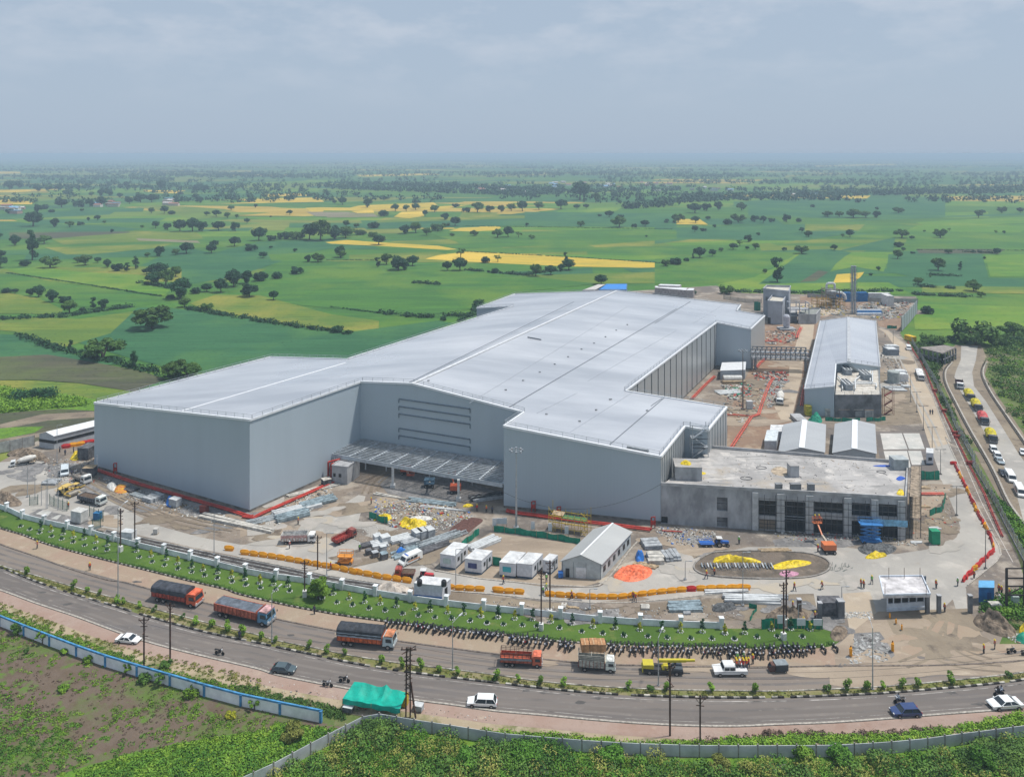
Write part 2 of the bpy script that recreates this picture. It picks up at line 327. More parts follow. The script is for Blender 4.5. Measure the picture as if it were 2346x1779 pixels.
for t,pts,m_ in[
('u1',[(890,770),(1150,650),(1350,690),(1640,620),(2212,600),(2100,660),(1900,700),(1650,790),(1430,850),(1200,890),(1150,880),(1150,790)],'crop_teal'),
('u1',[(320,600),(850,550),(1250,560),(1290,600),(900,620),(400,635)],'crop_olive'),
('u1',[(280,655),(700,645),(1100,630),(1000,660),(560,700),(420,700)],'crop_olive'),
('u1',[(860,598),(1250,612),(1270,628),(880,612)],'crop_sand'),
('u1',[(-300,480),(160,500),(700,520),(900,540),(320,590),(-300,620)],'crop_teal'),
('u1',[(60,560),(820,555),(820,562),(320,600),(60,600)],'crop_brown'),
('u1',[(1700,700),(1960,690),(2212,670),(2212,730),(1990,740),(1720,740)],'crop_green'),
([('u1',[(2060,622)]),('u2',[(120,608),(300,622),(700,645),(825,668),(760,672),(500,656),(200,640),(20,632)])],None,'crop_yellow'),
('u2',[(620,728),(700,705),(880,683),(1300,698),(1560,720),(2130,755),(2140,782),(1990,785),(1580,777),(1400,770),(1100,757),(880,745)],'crop_yellow'),
('u2',[(680,575),(840,532),(1090,521),(1100,532),(1060,548),(880,556),(760,582)],'crop_yellow'),
('u2',[(420,462),(470,430),(600,428),(615,458),(520,470)],'crop_yellow'),
('u2',[(-40,430),(290,440),(330,462),(0,466)],'crop_sand'),
('u2',[(150,426),(290,414),(296,436),(190,438)],'crop_yellow'),
('u2',[(580,405),(760,392),(900,385),(740,412),(600,418)],'crop_yellow'),
('u1',[(-200,345),(100,350),(215,370),(200,382),(-200,386)],'crop_yellow'),
('u1',[(-200,292),(180,292),(215,300),(100,307),(-200,306)],'crop_yellow'),
('u1',[(30,335),(560,330),(760,342),(560,346),(30,345)],'crop_olive'),
('u1',[(-100,172),(130,176),(130,186),(-100,192)],'crop_yellow'),
('u1',[(820,395),(1010,385),(1420,412),(1500,430),(1100,432)],'crop_olive'),
('u1',[(1940,430),(2212,432),(2212,462),(2000,458)],'crop_sand'),
('u1',[(1650,318),(1900,312),(1960,328),(1700,335)],'crop_yellow'),
('u2',[(0,740),(300,780),(600,790),(1250,835),(1700,885),(1300,930),(1180,950),(950,1040),(600,1090),(340,1070),(-300,1010),(-600,990),(-640,900),(-400,800),(-250,740)],'crop_green'),
('u1',[(1200,1010),(1370,955),(1650,960),(2100,1080),(2400,1120),(2400,1200),(2080,1172),(1850,1145),(1500,1085),(1300,1050)],'crop_olive'),
([('u1',[(870,1040),(1060,1035),(1350,1075),(2080,1185)]),('u2',[(110,1195),(700,1120),(790,1135),(300,1310),(100,1370)]),('u1',[(1700,1345),(1300,1450),(1150,1440),(800,1350),(500,1260)])],None,'crop_teal'),
('u1',[(-300,930),(60,945),(250,980),(400,1050),(380,1080),(150,1075),(-300,1080)],'crop_olive'),
('u1',[(40,795),(250,778),(500,810),(900,830),(940,860),(890,880),(1000,905),(1080,925),(1040,962),(800,930),(400,880),(150,830)],'crop_bright'),
('u1',[(-300,820),(100,825),(400,885),(800,940),(1040,975),(1000,1010),(850,1030),(700,1040),(500,1030),(300,940),(-300,900)],'crop_green'),
('u1',[(-300,1120),(200,1100),(500,1110),(850,1060),(700,1200),(400,1290),(100,1190),(-300,1150)],'crop_olive'),
('u1',[(-300,1190),(100,1210),(350,1300),(520,1350),(800,1400),(600,1400),(200,1350),(-300,1370)],'crop_teal'),
('u1',[(-300,1365),(300,1335),(600,1385),(900,1440),(1050,1490),(850,1570),(500,1515),(200,1495),(-300,1500)],'crop_brown'),
('u1',[(-300,1500),(200,1500),(500,1518),(850,1572),(760,1700),(300,1640),(-300,1560)],'crop_olive'),
('v4',[(-400,900),(300,935),(700,1000),(800,1150),(680,1110),(300,1110),(-400,1130)],'lush'),
('v4',[(-400,1130),(200,1085),(430,1068),(690,1082),(800,1300),(-400,1320)],'crop_brown'),
('v4',[(-400,1190),(0,1180),(300,1108),(700,1085),(700,1128),(350,1152),(0,1218),(-400,1240)],'mud'),
('v4',[(-400,1240),(120,1200),(320,1195),(250,1240),(0,1290),(-400,1300)],'lush'),
('v4',[(-400,1310),(0,1288),(300,1240),(690,1150),(690,1180),(300,1270),(-400,1350)],'mud'),
('u4',[(1090,782),(1255,768),(1230,800),(1180,830),(1070,832)],'crop_yellow'),
('u4',[(870,828),(980,758),(1040,768),(960,822)],'crop_brown'),
('u4',[(1180,650),(1430,648),(1390,720),(1370,765),(1200,735),(1050,765),(1100,700)],'crop_bright'),
('u4',[(880,650),(1170,650),(1040,755),(960,760),(870,825),(600,835),(700,760)],'crop_teal'),
('u4',[(0,690),(380,640),(860,650),(690,750),(590,830),(0,840)],'crop_green'),
('u4',[(380,840),(590,800),(700,750),(860,652),(880,652),(720,770),(620,840),(860,835),(1400,830),(1540,900),(380,900)],'crop_bright'),
('u4',[(1400,660),(1960,660),(2000,800),(1560,800),(1390,765)],'crop_teal'),
('u4',[(1980,665),(2400,660),(2400,800),(2010,795)],'crop_bright'),
('u4',[(1520,520),(2400,540),(2400,620),(1500,610)],'crop_green'),
('u4',[(1570,628),(2100,630),(2060,658),(1580,655)],'crop_brown'),
('u4',[(0,500),(900,480),(1260,485),(1200,530),(900,580),(300,560),(0,600)],'crop_teal'),
('u4',[(900,480),(1260,482),(1220,520),(900,520)],'crop_olive'),
('u4',[(560,340),(1600,320),(1740,330),(1740,440),(1000,445),(560,430)],'crop_teal'),
('u4',[(1300,590),(1440,560),(1430,640),(1100,640)],'crop_teal'),
('u3',[(1540,300),(2400,330),(2400,470),(2100,450),(1560,460)],'crop_bright'),
('u4',[(1600,850),(2400,860),(2400,900),(1600,890)],'crop_olive'),
('u2',[(1380,610),(1700,598),(1690,625),(1360,632)],'crop_bright'),
('u2',[(560,545),(1090,560),(1900,540),(2212,545),(2212,600),(1700,640),(870,660),(820,620)],'crop_green'),
('u2',[(1250,430),(2212,440),(2212,530),(1250,520)],'crop_teal')]:
 field(t,pts,m_)
sheet('scrub',path([('s',[(-900,1240),(0,1215),(500,1290),(1200,1340),(1950,1340),(2200,1200),(2060,775),(2120,792),(2500,800),(3400,850),(3400,2400),(-900,2400)])]),.300,MATS['scrub'])
sheet('bare_lot',path([('s',[(-900,1480),(0,1430),(210,1500),(480,1600),(800,1672),(700,1760),(300,2100),(-900,2300)])]),.304,MATS['lot'])
sheet('lush_plot',path([('s',[(130,1779),(330,1720),(560,1680),(790,1675),(860,1665),(960,1670),(1150,1705),(1500,1745),(1900,1720),(2400,1650),(3300,1600),(3300,2400),(-100,2400)])]),.308,MATS['lush'])
SITE=path([('s',[(-900,1150),(0,1060),(85,1012),(217,1000),(620,900),(1100,765),(1200,705),(1440,668),(1640,655),(1700,672),(2100,680),(2095,700),(2062,765),(2085,790),(2120,850),(2165,960),(2240,1100),(2330,1270),(2350,1340),(2280,1500),(2346,1530),(2346,1545),(2100,1540),(1900,1500),(1880,1440),(1650,1450),(1000,1392),(550,1320),(240,1220),(0,1165),(-900,1100)])])
sheet('site_soil',SITE,.312,MATS['dirt'])
sheet('yard_soil',path([('u3',[(440,960),(600,640),(660,420),(980,420),(900,800),(800,1060),(740,1200),(430,1230)])]),.318,MATS['red_soil'])
sheet('yard_soil',path([('u3',[(870,260),(1550,280),(1480,400),(1470,470),(1340,440),(1320,300),(980,400),(870,330)])]),.318,MATS['red_soil'])
sheet('worked_soil',path([('v2',[(240,500),(560,500),(720,1080),(420,1100),(210,1090)])]),.318,MATS['mud'])
left_e=path([('v2',[(235,60),(330,120),(410,240),(500,480),(560,640),(600,770),(680,980),(740,1160),(800,1350)]),('t4',[(1560,560),(1620,660),(1690,830),(1735,940),(1750,990),(1720,1060),(1640,1115),(1500,1148),(1270,1182)])])
right_e=path([('v2',[(345,80),(540,235),(640,420),(700,570),(760,670),(830,800),(900,1000),(1020,1290)]),('t4',[(1640,330),(1720,500),(1790,680),(1850,790),(1940,960),(2030,1120),(2045,1185),(2010,1240),(1800,1410)])])
sheet('site_road',left_e+path([('t4',[(1270,1600),(1600,1600)])])+list(reversed(right_e)),.322,MATS['concrete'])
sheet('site_road',path([('v2',[(235,60),(345,80),(540,235),(640,420),(700,570),(760,670),(830,800),(900,1000),(1020,1290),(800,1350),(740,1160),(680,980),(600,770),(560,640),(500,480),(410,240),(330,120)])]),.326,MATS['concrete_tan'])
front_low=[('t1',[(-500,1010),(150,1060),(620,1130),(900,1150),(1300,1240),(1700,1330)]),('t2',[(-20,1390),(400,1475),(750,1550),(1100,1600),(1450,1650)]),('b2',[(1700,195),(2100,225)]),('b3',[(300,255),(600,283),(900,305),(1200,300),(1500,275),(1800,240),(2100,215)]),('t4',[(250,1480),(680,1470),(700,1570),(900,1570),(910,1640)])]
front_up=[('t4',[(1350,1600),(1270,1182),(900,1130),(500,1130),(200,1130)]),('t3',[(1900,1390),(1640,1440),(1280,1430),(1120,1590),(1000,1650),(600,1660),(0,1560)]),('t2',[(1650,1520),(1500,1440),(1250,1400),(1000,1350),(1050,1250),(1350,1150),(1000,1090),(1060,880),(1000,870),(600,1110),(150,1290),(0,1290)]),('t1',[(1700,1230),(1300,1120),(940,920),(700,800),(500,680),(380,590),(200,575),(-500,640)])]
sheet('forecourt',path(front_low)+path(front_up),.330,MATS['concrete'])
sheet('gate_drive',path([('t4',[(890,1470),(1090,1455),(1125,1560),(1160,1700),(1200,1890),(960,1900),(935,1700)])]),.338,MATS['concrete_tan'])
sheet('gate_drive',path([('t4',[(1670,1400),(1790,1430),(1800,1580),(1720,1600),(1690,1500)])]),.338,MATS['concrete'])
sheet('back_road',path([('v1',[(930,500),(1080,500),(1060,700),(960,900),(940,1100),(900,1250),(830,1560),(720,1560),(640,1400),(700,1180),(800,1100),(810,900),(880,720)])]),.322,MATS['concrete_tan'])
sheet('parking_slab',path([('t4',[(1165,300),(1322,300),(1365,415),(1190,420)])]),.334,MATS['slab'])
sheet('parking_slab',path([('t4',[(1332,300),(1450,300),(1490,415),(1375,415)])]),.334,MATS['slab'])
sheet('parking_slab',path([('t4',[(1190,430),(1360,428),(1390,550),(1220,550)])]),.334,MATS['slab'])
sheet('parking_slab',path([('t4',[(1368,428),(1462,428),(1490,530),(1395,530)])]),.334,MATS['slab'])
sheet('slab_border',path([('t4',[(1130,285),(1490,290),(1600,600),(1180,600)])]),.328,MATS['asphalt_near'])
sheet('gravel_apron',path([('t4',[(380,1080),(560,1045),(1010,1040),(1060,1100),(900,1135),(600,1130),(400,1125)])]),.336,MATS['gravel'])
sheet('canopy_yard',path([('t2',[(1160,760),(1250,690),(1500,690),(1900,740),(2300,900),(2000,900),(1850,930),(1750,970),(1450,900),(1250,860)])]),.334,MATS['gravel'])
sheet('loading_strip',path([('t2',[(0,1230),(0,1050),(90,1030),(740,745),(830,760),(700,920),(300,1130)])]),.326,MATS['sand_road'])
sheet('pipe_bed',path([('t1',[(830,680),(2110,1020),(2212,1010),(2212,1180),(1700,1060),(1300,930),(900,760)])]),.326,MATS['gravel'])
sheet('rail_bed',path([('t1',[(900,1165),(1300,1250),(1700,1340)]),('t2',[(-20,1400),(400,1485),(750,1560),(1100,1610),(1450,1665),(1450,1720)]),('b2',[(1300,265),(1000,205),(720,150)]),('t1',[(2212,1520),(1700,1400),(1300,1310),(850,1200)])]),.334,MATS['gravel'])
sheet('service_strip',path([('b3',[(-350,190),(100,240),(500,285),(900,312),(1200,310),(1500,290),(2100,240)]),('b4',[(400,195),(700,205),(700,360),(300,395),(0,390)]),('b3',[(1500,400),(1000,365),(500,330),(0,300),(-400,250)])]),.328,MATS['mud'])
rb=smooth(path([('t4',[(0,1170),(-90,1190),(-170,1240),(-190,1290),(-130,1330),(0,1350),(200,1362),(450,1365),(650,1352),(760,1320),(800,1280),(790,1240),(720,1200),(600,1175),(330,1160)])]),4,True)
sheet('roundabout_soil',rb,.412,MATS['dark_soil'])
sheet('cabin_yard',path([('t3',[(-350,1440),(90,1190),(860,1290),(700,1450),(1040,1600),(900,1640),(500,1640),(-250,1540)]),]),.336,MATS['sand_road'])
near_top=smooth(path([('b1',[(-700,-230),(-300,-90),(0,10),(300,130),(600,228),(900,318),(1150,395),(1400,468),(1700,545),(2050,615)]),('b2',[(300,655),(600,718),(900,782),(1300,848),(1700,900),(2050,940)]),('b3',[(500,985),(900,1022),(1300,1045),(1700,1058),(2060,1062)]),('b4',[(400,962),(800,950),(1200,930),(1600,898),(2000,860),(2300,820),(2700,760),(3200,670)])]),5)
near_bot=smooth(path([('b1',[(-700,-20),(-300,100),(0,185),(300,295),(600,395),(850,488),(1050,560),(1300,635),(1600,710),(1850,768),(2080,822)]),('b2',[(300,868),(600,930),(850,975),(1350,1062),(1700,1108),(2050,1158)]),('b3',[(500,1190),(900,1228),(1300,1258),(1700,1277),(2060,1280)]),('b4',[(400,1150),(800,1135),(1200,1108),(1600,1075),(2000,1045),(2300,1010),(2700,950),(3200,860)])]),5)
far_bot=smooth(path([('b1',[(-700,-260),(-300,-110),(0,-4),(250,66),(600,170),(900,252),(1200,335),(1500,415),(1800,492),(2060,552)]),('b2',[(300,600),(600,660),(900,722),(1300,785),(1700,832),(2050,876)]),('b3',[(500,930),(900,965),(1300,988),(1700,1000),(2060,1004)]),('b4',[(400,915),(800,900),(1200,880),(1600,845),(2000,803),(2300,765),(2700,705),(3200,615)])]),5)
far_top=smooth(path([('t1',[(-700,1000),(-300,1160),(0,1288),(300,1392),(600,1500),(900,1590)]),('b1',[(1000,130),(1240,195),(1640,295),(2050,385)]),('b2',[(320,432),(780,522),(1270,602),(1700,662),(2060,708)]),('b3',[(500,750),(900,785),(1300,800),(1640,808),(1900,812)]),('b4',[(220,742),(840,730),(1300,728),(1700,722),(2212,690),(2700,640),(3200,560)])]),5)
lawn_bot=smooth(path([('t1',[(-600,900),(-300,1040),(0,1155),(200,1215),(400,1292),(800,1402),(1200,1502),(1600,1602),(1900,1672)]),('b2',[(0,230),(400,322),(800,395),(1150,445),(1500,492),(2050,545)]),('b3',[(500,598),(1000,630),(1500,648),(2000,655)]),('b4',[(300,605),(700,600),(830,575)])]),5)
wall_base=smooth(path([('t1',[(-600,840),(-250,920),(0,985),(100,1030),(220,1080),(500,1145),(800,1215),(1100,1300),(1500,1395),(1900,1495),(2212,1568)]),('b2',[(500,130),(720,168),(1000,220),(1300,272),(1700,325),(2050,365)]),('b3',[(500,402),(1000,455),(1500,485),(1850,500)]),('b4',[(300,455)])]),5)
sheet('far_verge',far_top+list(reversed(lawn_bot)),.350,MATS['verge'])
sheet('lawn',lawn_bot+path([('b4',[(880,540),(830,480),(760,460)])])+list(reversed(wall_base)),.354,MATS['lawn'])
sheet('gate_apron',path([('b4',[(830,600),(960,480),(1150,330),(1550,330),(1700,310),(1810,320),(1900,500),(2050,640),(2300,640),(2900,560),(2900,660),(2300,740),(1800,775),(1400,790),(1100,800),(700,790),(400,770),(400,745),(840,730)])]),.366,MATS['sand_road'])
sheet('broken_paving',path([('b4',[(975,490),(1160,480),(1220,560),(1270,650),(1180,740),(870,745),(850,730),(930,670),(975,620)])]),.378,MATS['gravel'])
sheet('worked_soil',path([('t4',[(1270,1600),(1800,1580),(1900,1720),(1850,1800),(1500,1850),(1260,1760),(1200,1640)])]),.374,MATS['mud'])
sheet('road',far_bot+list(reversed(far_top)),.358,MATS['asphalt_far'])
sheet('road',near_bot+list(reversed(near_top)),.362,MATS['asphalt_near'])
sheet('median_soil',near_top+list(reversed(far_bot)),.370,MATS['median'])
pink=[a+(b2_-a).normalized()*0 for a,b2_ in zip(near_bot,near_bot)]
def offset(line,d):
 out=[]
 for i,p in enumerate(line):
  a,b2_=line[max(i-1,0)],line[min(i+1,len(line)-1)];t=(b2_-a).normalized();out.append(p+Vector((t.y,-t.x,0))*d)
 return out
pk=offset(near_bot,.45);pk2=offset(near_bot,3.1);sd2=offset(near_bot,9.0)
sheet('pavement',pk2+list(reversed(pk)),.366,MATS['pink_paver'])
sheet('sandy_verge',offset(near_bot,5.6)+list(reversed(offset(near_bot,3.0))),.362,MATS['sand_verge'])
def strip(name,line,w_,h_,m,off=0.0,z=0.3,gap=None,every=None):
 """kerb: box section swept along a line"""
 b=MB();ln=offset(line,off);a_,c_=offset(ln,-w_/2),offset(ln,w_/2)
 for i in range(len(ln)-1):
  if gap and gap(i):continue
  n=len(b.v)
  for p,q in((a_[i],c_[i]),(a_[i+1],c_[i+1])):
   b.v+=[(p.x,p.y,z),(q.x,q.y,z),(q.x,q.y,z+h_),(p.x,p.y,z+h_)]
  b.f+=[(n,n+1,n+5,n+4),(n+1,n+2,n+6,n+5),(n+2,n+3,n+7,n+6),(n+3,n,n+4,n+7),(n,n+3,n+2,n+1),(n+4,n+5,n+6,n+7)]
 o=b.build(name,m,fix=False);o['kind']='structure';return o
kerb_m=mat('kerb_pale',(.38,.35,.31),var=.2,scale=2)
strip('kerb',near_bot,.35,.16,kerb_m,.2)
strip('kerb',far_top,.3,.16,mat('kerb_dark',(.17,.14,.12),var=.3,scale=2),0)
for line,off,nm in((near_top,.05,'kerb'),(far_bot,-.05,'kerb')):
 dark,pale=MB(),MB()
 for i,(p,a)in enumerate(walk(line,1.05)):
  if not(-170<p.x<190):continue
  if nm and line is far_bot:pale.box(p.x,p.y,.3,1.0,.22,.19,a);continue
  if random.random()<.12:continue
  (dark if i%2 else pale).box(p.x,p.y,.3,.98,.32,.30+random.uniform(-.03,.03),a+random.uniform(-.02,.02))
 if dark.v:o=dark.build(nm,mat('kerb_black',(.035,.033,.03),var=.4,scale=1.5));o['kind']='structure'
 o=pale.build(nm,mat('kerb_white',(.36,.34,.30),var=.4,scale=.8));o['kind']='structure'
paint=mat('road_paint',(.33,.31,.29),var=.4,scale=.6,rough=.7)
def line_mark(line,off,w_=.14,dash=None,x0=-400,x1=400):
 b=MB();l=offset(line,off)
 if 1:
  a_,c_=offset(l,-w_/2),offset(l,w_/2)
  for i in range(len(l)-1):
   if random.random()<.06:continue
   b.quad(*[(q.x,q.y,.3735)for q in(a_[i],c_[i],c_[i+1],a_[i+1])])
 o=b.build('road_marking',paint);o['kind']='structure'
ground_mat('asphalt_worn',[(.178,.158,.145),((.13,.117,.11),.2,.45,.6,(.3,2,-10)),((.21,.185,.165),.6,.56,.7)],bump=0);ground_mat('asphalt_dark',[(.085,.08,.078),((.13,.12,.113),.5,.45,.6)],bump=0)
for i,(ln,o_)in enumerate(((near_bot,-1.6),(near_bot,-3.2),(near_bot,-5.0),(near_bot,-6.6),(far_bot,-1.7),(far_bot,-3.3),(far_bot,-5.0))):
 l=offset(ln,o_);a_,c_=offset(l,-.3),offset(l,.3);sheet('tyre_wear',a_+list(reversed(c_)),.3665+.0003*i,MATS['asphalt_worn'])
for i in range(26):
 p,a=random.choice([q for q in walk(near_bot if i%2 else far_bot,3)if abs(q[0].x)<110]);p=p+Vector((-math.sin(a),math.cos(a),0))*random.uniform(1,6.5)
 r_=random.Random(i);sheet('road_patch',[p+Vector((math.cos(k*.7+a)*r_.uniform(.3,1.6),math.sin(k*.7+a)*r_.uniform(.2,.6),0))for k in range(9)],.3688+.0001*i,MATS['asphalt_dark' if i%3 else 'asphalt_worn'])
line_mark(near_top,.75,.16);line_mark(near_bot,-.7,.09)
def mid(l1,l2,t):
 n=min(len(l1),len(l2));return[lerp(l1[i],l2[min(int(i*len(l2)/len(l1)),len(l2)-1)],t)for i in range(len(l1))]
strip('kerb',path([('b3',[(-300,195),(100,225),(500,268),(900,296),(1200,292),(1500,268),(1800,233),(2100,208)]),('t4',[(250,1475)])]),.3,.15,kerb_m)
strip('kerb',path([('t2',[(-20,1395),(400,1480),(750,1555),(1100,1608),(1450,1658)])]),.3,.15,kerb_m)
strip('kerb',rb+[rb[0]],.35,.3,mat('kerb_rb',(.27,.25,.23),var=.2))
strip('kerb',right_e,.3,.15,kerb_m)
strip('kerb',path([('t3',[(1330,1265),(1270,1330),(1130,1520),(1060,1600),(1000,1640),(900,1650),(500,1630),(0,1580),(-380,1510)])]),.35,.15,kerb_m)
acc_l=[('v2',[(1128,248),(1122,400),(1075,510),(1055,580),(1100,700),(1200,860),(1330,1090),(1480,1380),(1620,1600),(1700,1760)]),('t4',[(2212,960),(2500,1300)])]
acc_r=[('v2',[(1305,248),(1285,400),(1245,530),(1265,680),(1390,840),(1560,1110),(1720,1370),(1950,1700)]),('t4',[(2400,850),(2800,1200)])]
sheet('bank_soil',path([('v2',[(1060,240),(1340,240),(1420,420),(1380,560),(1500,760),(1700,1050),(1900,1350),(2200,1750)]),('t4',[(2900,1300),(2300,1150),(2050,800),(1900,530),(1760,250),(1620,-60)]),('v2',[(880,640),(860,520),(960,420)])]),.316,MATS['mud'])
sheet('access_road',path(acc_l)+list(reversed(path(acc_r))),.326,MATS['concrete'])
sheet('grass_bank',path([('v2',[(470,130),(600,210),(760,400),(980,420),(860,520),(900,700),(980,900),(1080,1080),(1180,1200),(1350,1400),(1180,1330),(1050,1200),(900,900),(850,640),(700,380)])]),.320,MATS['scrub'])
for pts in([('v2',[(1020,430),(960,500),(945,580),(970,680),(1060,860),(1200,1130),(1400,1480),(1500,1677)]),('t4',[(2090,810),(2212,980),(2400,1250)])],
[('v2',[(1385,430),(1350,510),(1360,600),(1440,760),(1600,1000),(1800,1290),(2050,1650)])]):
 l=smooth(path(pts),4);strip('drain',l,.5,.35,kerb_m,-.5);strip('drain',l,.4,.25,mat('drain_dark',(.05,.045,.04),var=.3),0.25)
def patch(p,r_,mname,z,seed,ax=1.0,rot=0.0):
 r=random.Random(seed);n=22;k=[r.uniform(0,6.28)for _ in range(5)];pts=[]
 for i in range(n):
  a=6.2832*i/n;q=r_*(1+.28*math.sin(2*a+k[0])+.2*math.sin(3*a+k[1])+.14*math.sin(5*a+k[2])+.08*math.sin(9*a+k[3]));x,y=q*math.cos(a)*ax,q*math.sin(a)
  pts.append(Vector((p.x+x*math.cos(rot)-y*math.sin(rot),p.y+x*math.sin(rot)+y*math.cos(rot),0)))
 sheet('ground_patch',pts,z,MATS[mname])
sd_=0
for t_,x0,y0,x1,y1,n_,ms,rr in(('t1',880,760,2100,1180,16,('mud','sand_road','gravel'),(1,4)),('t2',950,920,1750,1420,16,('mud','sand_road','dirt'),(1,4)),('t2',100,1100,800,1250,7,('mud','sand_road'),(1,3)),('t1',0,620,850,900,10,('mud','concrete_tan','gravel'),(1,4)),('t3',1250,1200,1900,1420,10,('sand_road','gravel','mud'),(1,3)),('t4',1430,640,1680,1080,10,('sand_road','mud'),(1,3)),('b4',1200,340,1900,720,12,('mud','verge','sand_road'),(1,4)),('v1',560,880,800,1500,9,('mud','gravel','sand_road'),(2,5)),('v1',60,1150,520,1600,9,('mud','sand_road'),(2,5)),('v1',1840,800,2100,1600,10,('mud','sand_road','concrete'),(2,5)),('v1',900,280,2050,420,10,('mud','dirt','concrete_tan'),(4,9)),('b3',0,290,2100,420,14,('gravel','dirt','sand_road'),(.8,2.2)),('t4',300,1480,900,1700,8,('dark_soil','gravel','dirt'),(1,2.5)),('b2',0,330,2100,560,0,('verge',),(1,2)),('t4',300,1110,1700,1420,14,('gate_tint','gate_dust'),(1,4)),('t3',1100,1420,2100,1640,8,('gate_tint','gate_dust'),(1,3)),('t2',150,900,1000,1400,10,('gate_dust','gate_tint'),(1,3))):
 if 'gate_tint' in ms and 'gate_tint' not in MATS:ground_mat('gate_tint',[(.33,.31,.28),((.38,.35,.32),.3,.45,.6)],bump=0);ground_mat('gate_dust',[(.40,.35,.28),((.36,.33,.29),.3,.45,.6)],bump=0)
 for i in range(n_):sd_+=1;patch(G(t_,random.uniform(x0,x1),random.uniform(y0,y1)),random.uniform(*rr),random.choice(ms),.3805+.00005*sd_,sd_,random.uniform(1,2.4),random.uniform(-.6,.6))
for i,(t_,x,y,r_,ax)in enumerate((('b4',1200,760,3.5,3.4),('b4',700,765,2.0,4),('b4',1900,735,2.6,4),('b3',1800,830,1.0,5),('b3',500,770,.8,5),('b2',900,560,.7,6))):patch(G(t_,x,y),r_,'sand_road',.3905+i*.0003,900+i,ax,0)
for k,(pts,m_)in enumerate((([('b4',[(1660,330),(1640,420),(1560,560),(1580,640),(1750,700),(2050,730)])],'mud'),([('b4',[(1730,330),(1720,420),(1720,540),(1800,620),(1980,680)])],'mud'),([('b4',[(1300,700),(1450,640),(1560,560),(1640,440)])],'mud'),([('t2',[(1030,860),(1080,760),(1160,700),(1220,670)])],'mud'),([('t2',[(1110,850),(1130,770),(1200,710),(1250,680)])],'mud'),([('t1',[(760,770),(1100,950),(1500,1080),(1900,1160)])],'mud'),([('t1',[(800,740),(1150,900),(1600,1060),(2000,1150)])],'mud'),([('v2',[(420,300),(560,560),(700,860),(830,1100),(960,1400)])],'concrete'))):
 for o_ in(0,1.7):
  l=offset(smooth(path(pts),5),o_);a_,c_=offset(l,-.28),offset(l,.28);sheet('wheel_track',a_+list(reversed(c_)),.393+.0016*k+.0008*(o_>0),MATS[m_])
  # ================================================================== MAIN FACTORY
def wallmat(name,col,rough=.42,stretch=(1,1,.12),sc=.5,ribs=True,col2=None,metal=0.0,spec=.4):
 """coated sheet cladding: fine vertical ribs (bump), faint panel-to-panel tone"""
 m=mat(name,col,rough=rough,var=.016,scale=sc*.4,stretch=stretch,metal=metal,spec=spec,col2=col2)
 N,L=m.node_tree.nodes,m.node_tree.links;g=next(n for n in N if n.bl_idname=='ShaderNodeNewGeometry')
 if ribs:
  dp=N.new('ShaderNodeVectorMath');dp.operation='DOT_PRODUCT';dp.inputs[1].default_value=(9,5,0);L.new(g.outputs['Position'],dp.inputs[0])
  sn=N.new('ShaderNodeMath');sn.operation='SINE';L.new(dp.outputs['Value'],sn.inputs[0])
  bp=N.new('ShaderNodeBump');bp.inputs['Strength'].default_value=.07;bp.inputs['Distance'].default_value=.05
  L.new(sn.outputs[0],bp.inputs['Height']);L.new(bp.outputs[0],N['Principled BSDF'].inputs['Normal'])
 return m
WALL=wallmat('cladding',(.385,.450,.505))
TRIM=mat('trim_white',(.72,.74,.77),rough=.45,var=.04)
def roofmat(name,c1,c2,ang,rough=.34,metal=.35,streak=(.02,1.2)):
 m=mat(name,c1,col2=c2,rough=rough,metal=metal,scale=.07,stretch=(streak[0]*14,streak[1],1,ang),spec=.5)
 N,L=m.node_tree.nodes,m.node_tree.links;g=next(n for n in N if n.bl_idname=='ShaderNodeNewGeometry');b=N['Principled BSDF']
 a=R(ang);dp=N.new('ShaderNodeVectorMath');dp.operation='DOT_PRODUCT';dp.inputs[1].default_value=(-math.sin(a)*8,math.cos(a)*8,0);L.new(g.outputs['Position'],dp.inputs[0])
 sn=N.new('ShaderNodeMath');sn.operation='SINE';L.new(dp.outputs['Value'],sn.inputs[0])
 bp=N.new('ShaderNodeBump');bp.inputs['Strength'].default_value=.10;bp.inputs['Distance'].default_value=.05
 L.new(sn.outputs[0],bp.inputs['Height']);L.new(bp.outputs[0],b.inputs['Normal'])
 n=N.new('ShaderNodeTexNoise');n.inputs['Scale'].default_value=.018;n.inputs['Detail'].default_value=4;L.new(g.outputs['Position'],n.inputs[0])
 mr=N.new('ShaderNodeMapRange');mr.inputs[1].default_value=.3;mr.inputs[2].default_value=.7;mr.inputs[3].default_value=rough-.1;mr.inputs[4].default_value=rough+.15
 L.new(n.outputs[0],mr.inputs[0]);L.new(mr.outputs[0],b.inputs['Roughness']);return m
ROOF=roofmat('roof_sheet',(.57,.585,.62),(.40,.42,.46),-28)  # lighter streaks put the sheen of the metal sheets into the colour
ridge0=Vector((-28.3,222.3,25));ridge1=G('s',1414,666,25)
Bd=(ridge1-ridge0).normalized();U=Vector((Bd.y,-Bd.x,0))
nL=Vector((-.077*U.x,-.077*U.y,1));nR=Vector((.12*U.x,.12*U.y,1))   # z = 25 + .077u  |  z = 25 - .12u
def RL(t,x,y):return onplane(t,x,y,ridge0,nL)
def RR(t,x,y):return onplane(t,x,y,ridge0,nR)
C0=RL('s',216,923);C1=RL('s',572,962);K=RL('s',826,874.5);PK=Vector(ridge0)
L1=RL('s',620,818);L2=RL('s',795,823);L3=RL('s',1175,701.8);L4=RL('s',1092,706);L5=RL('s',1180,673.6);RF=Vector(ridge1)
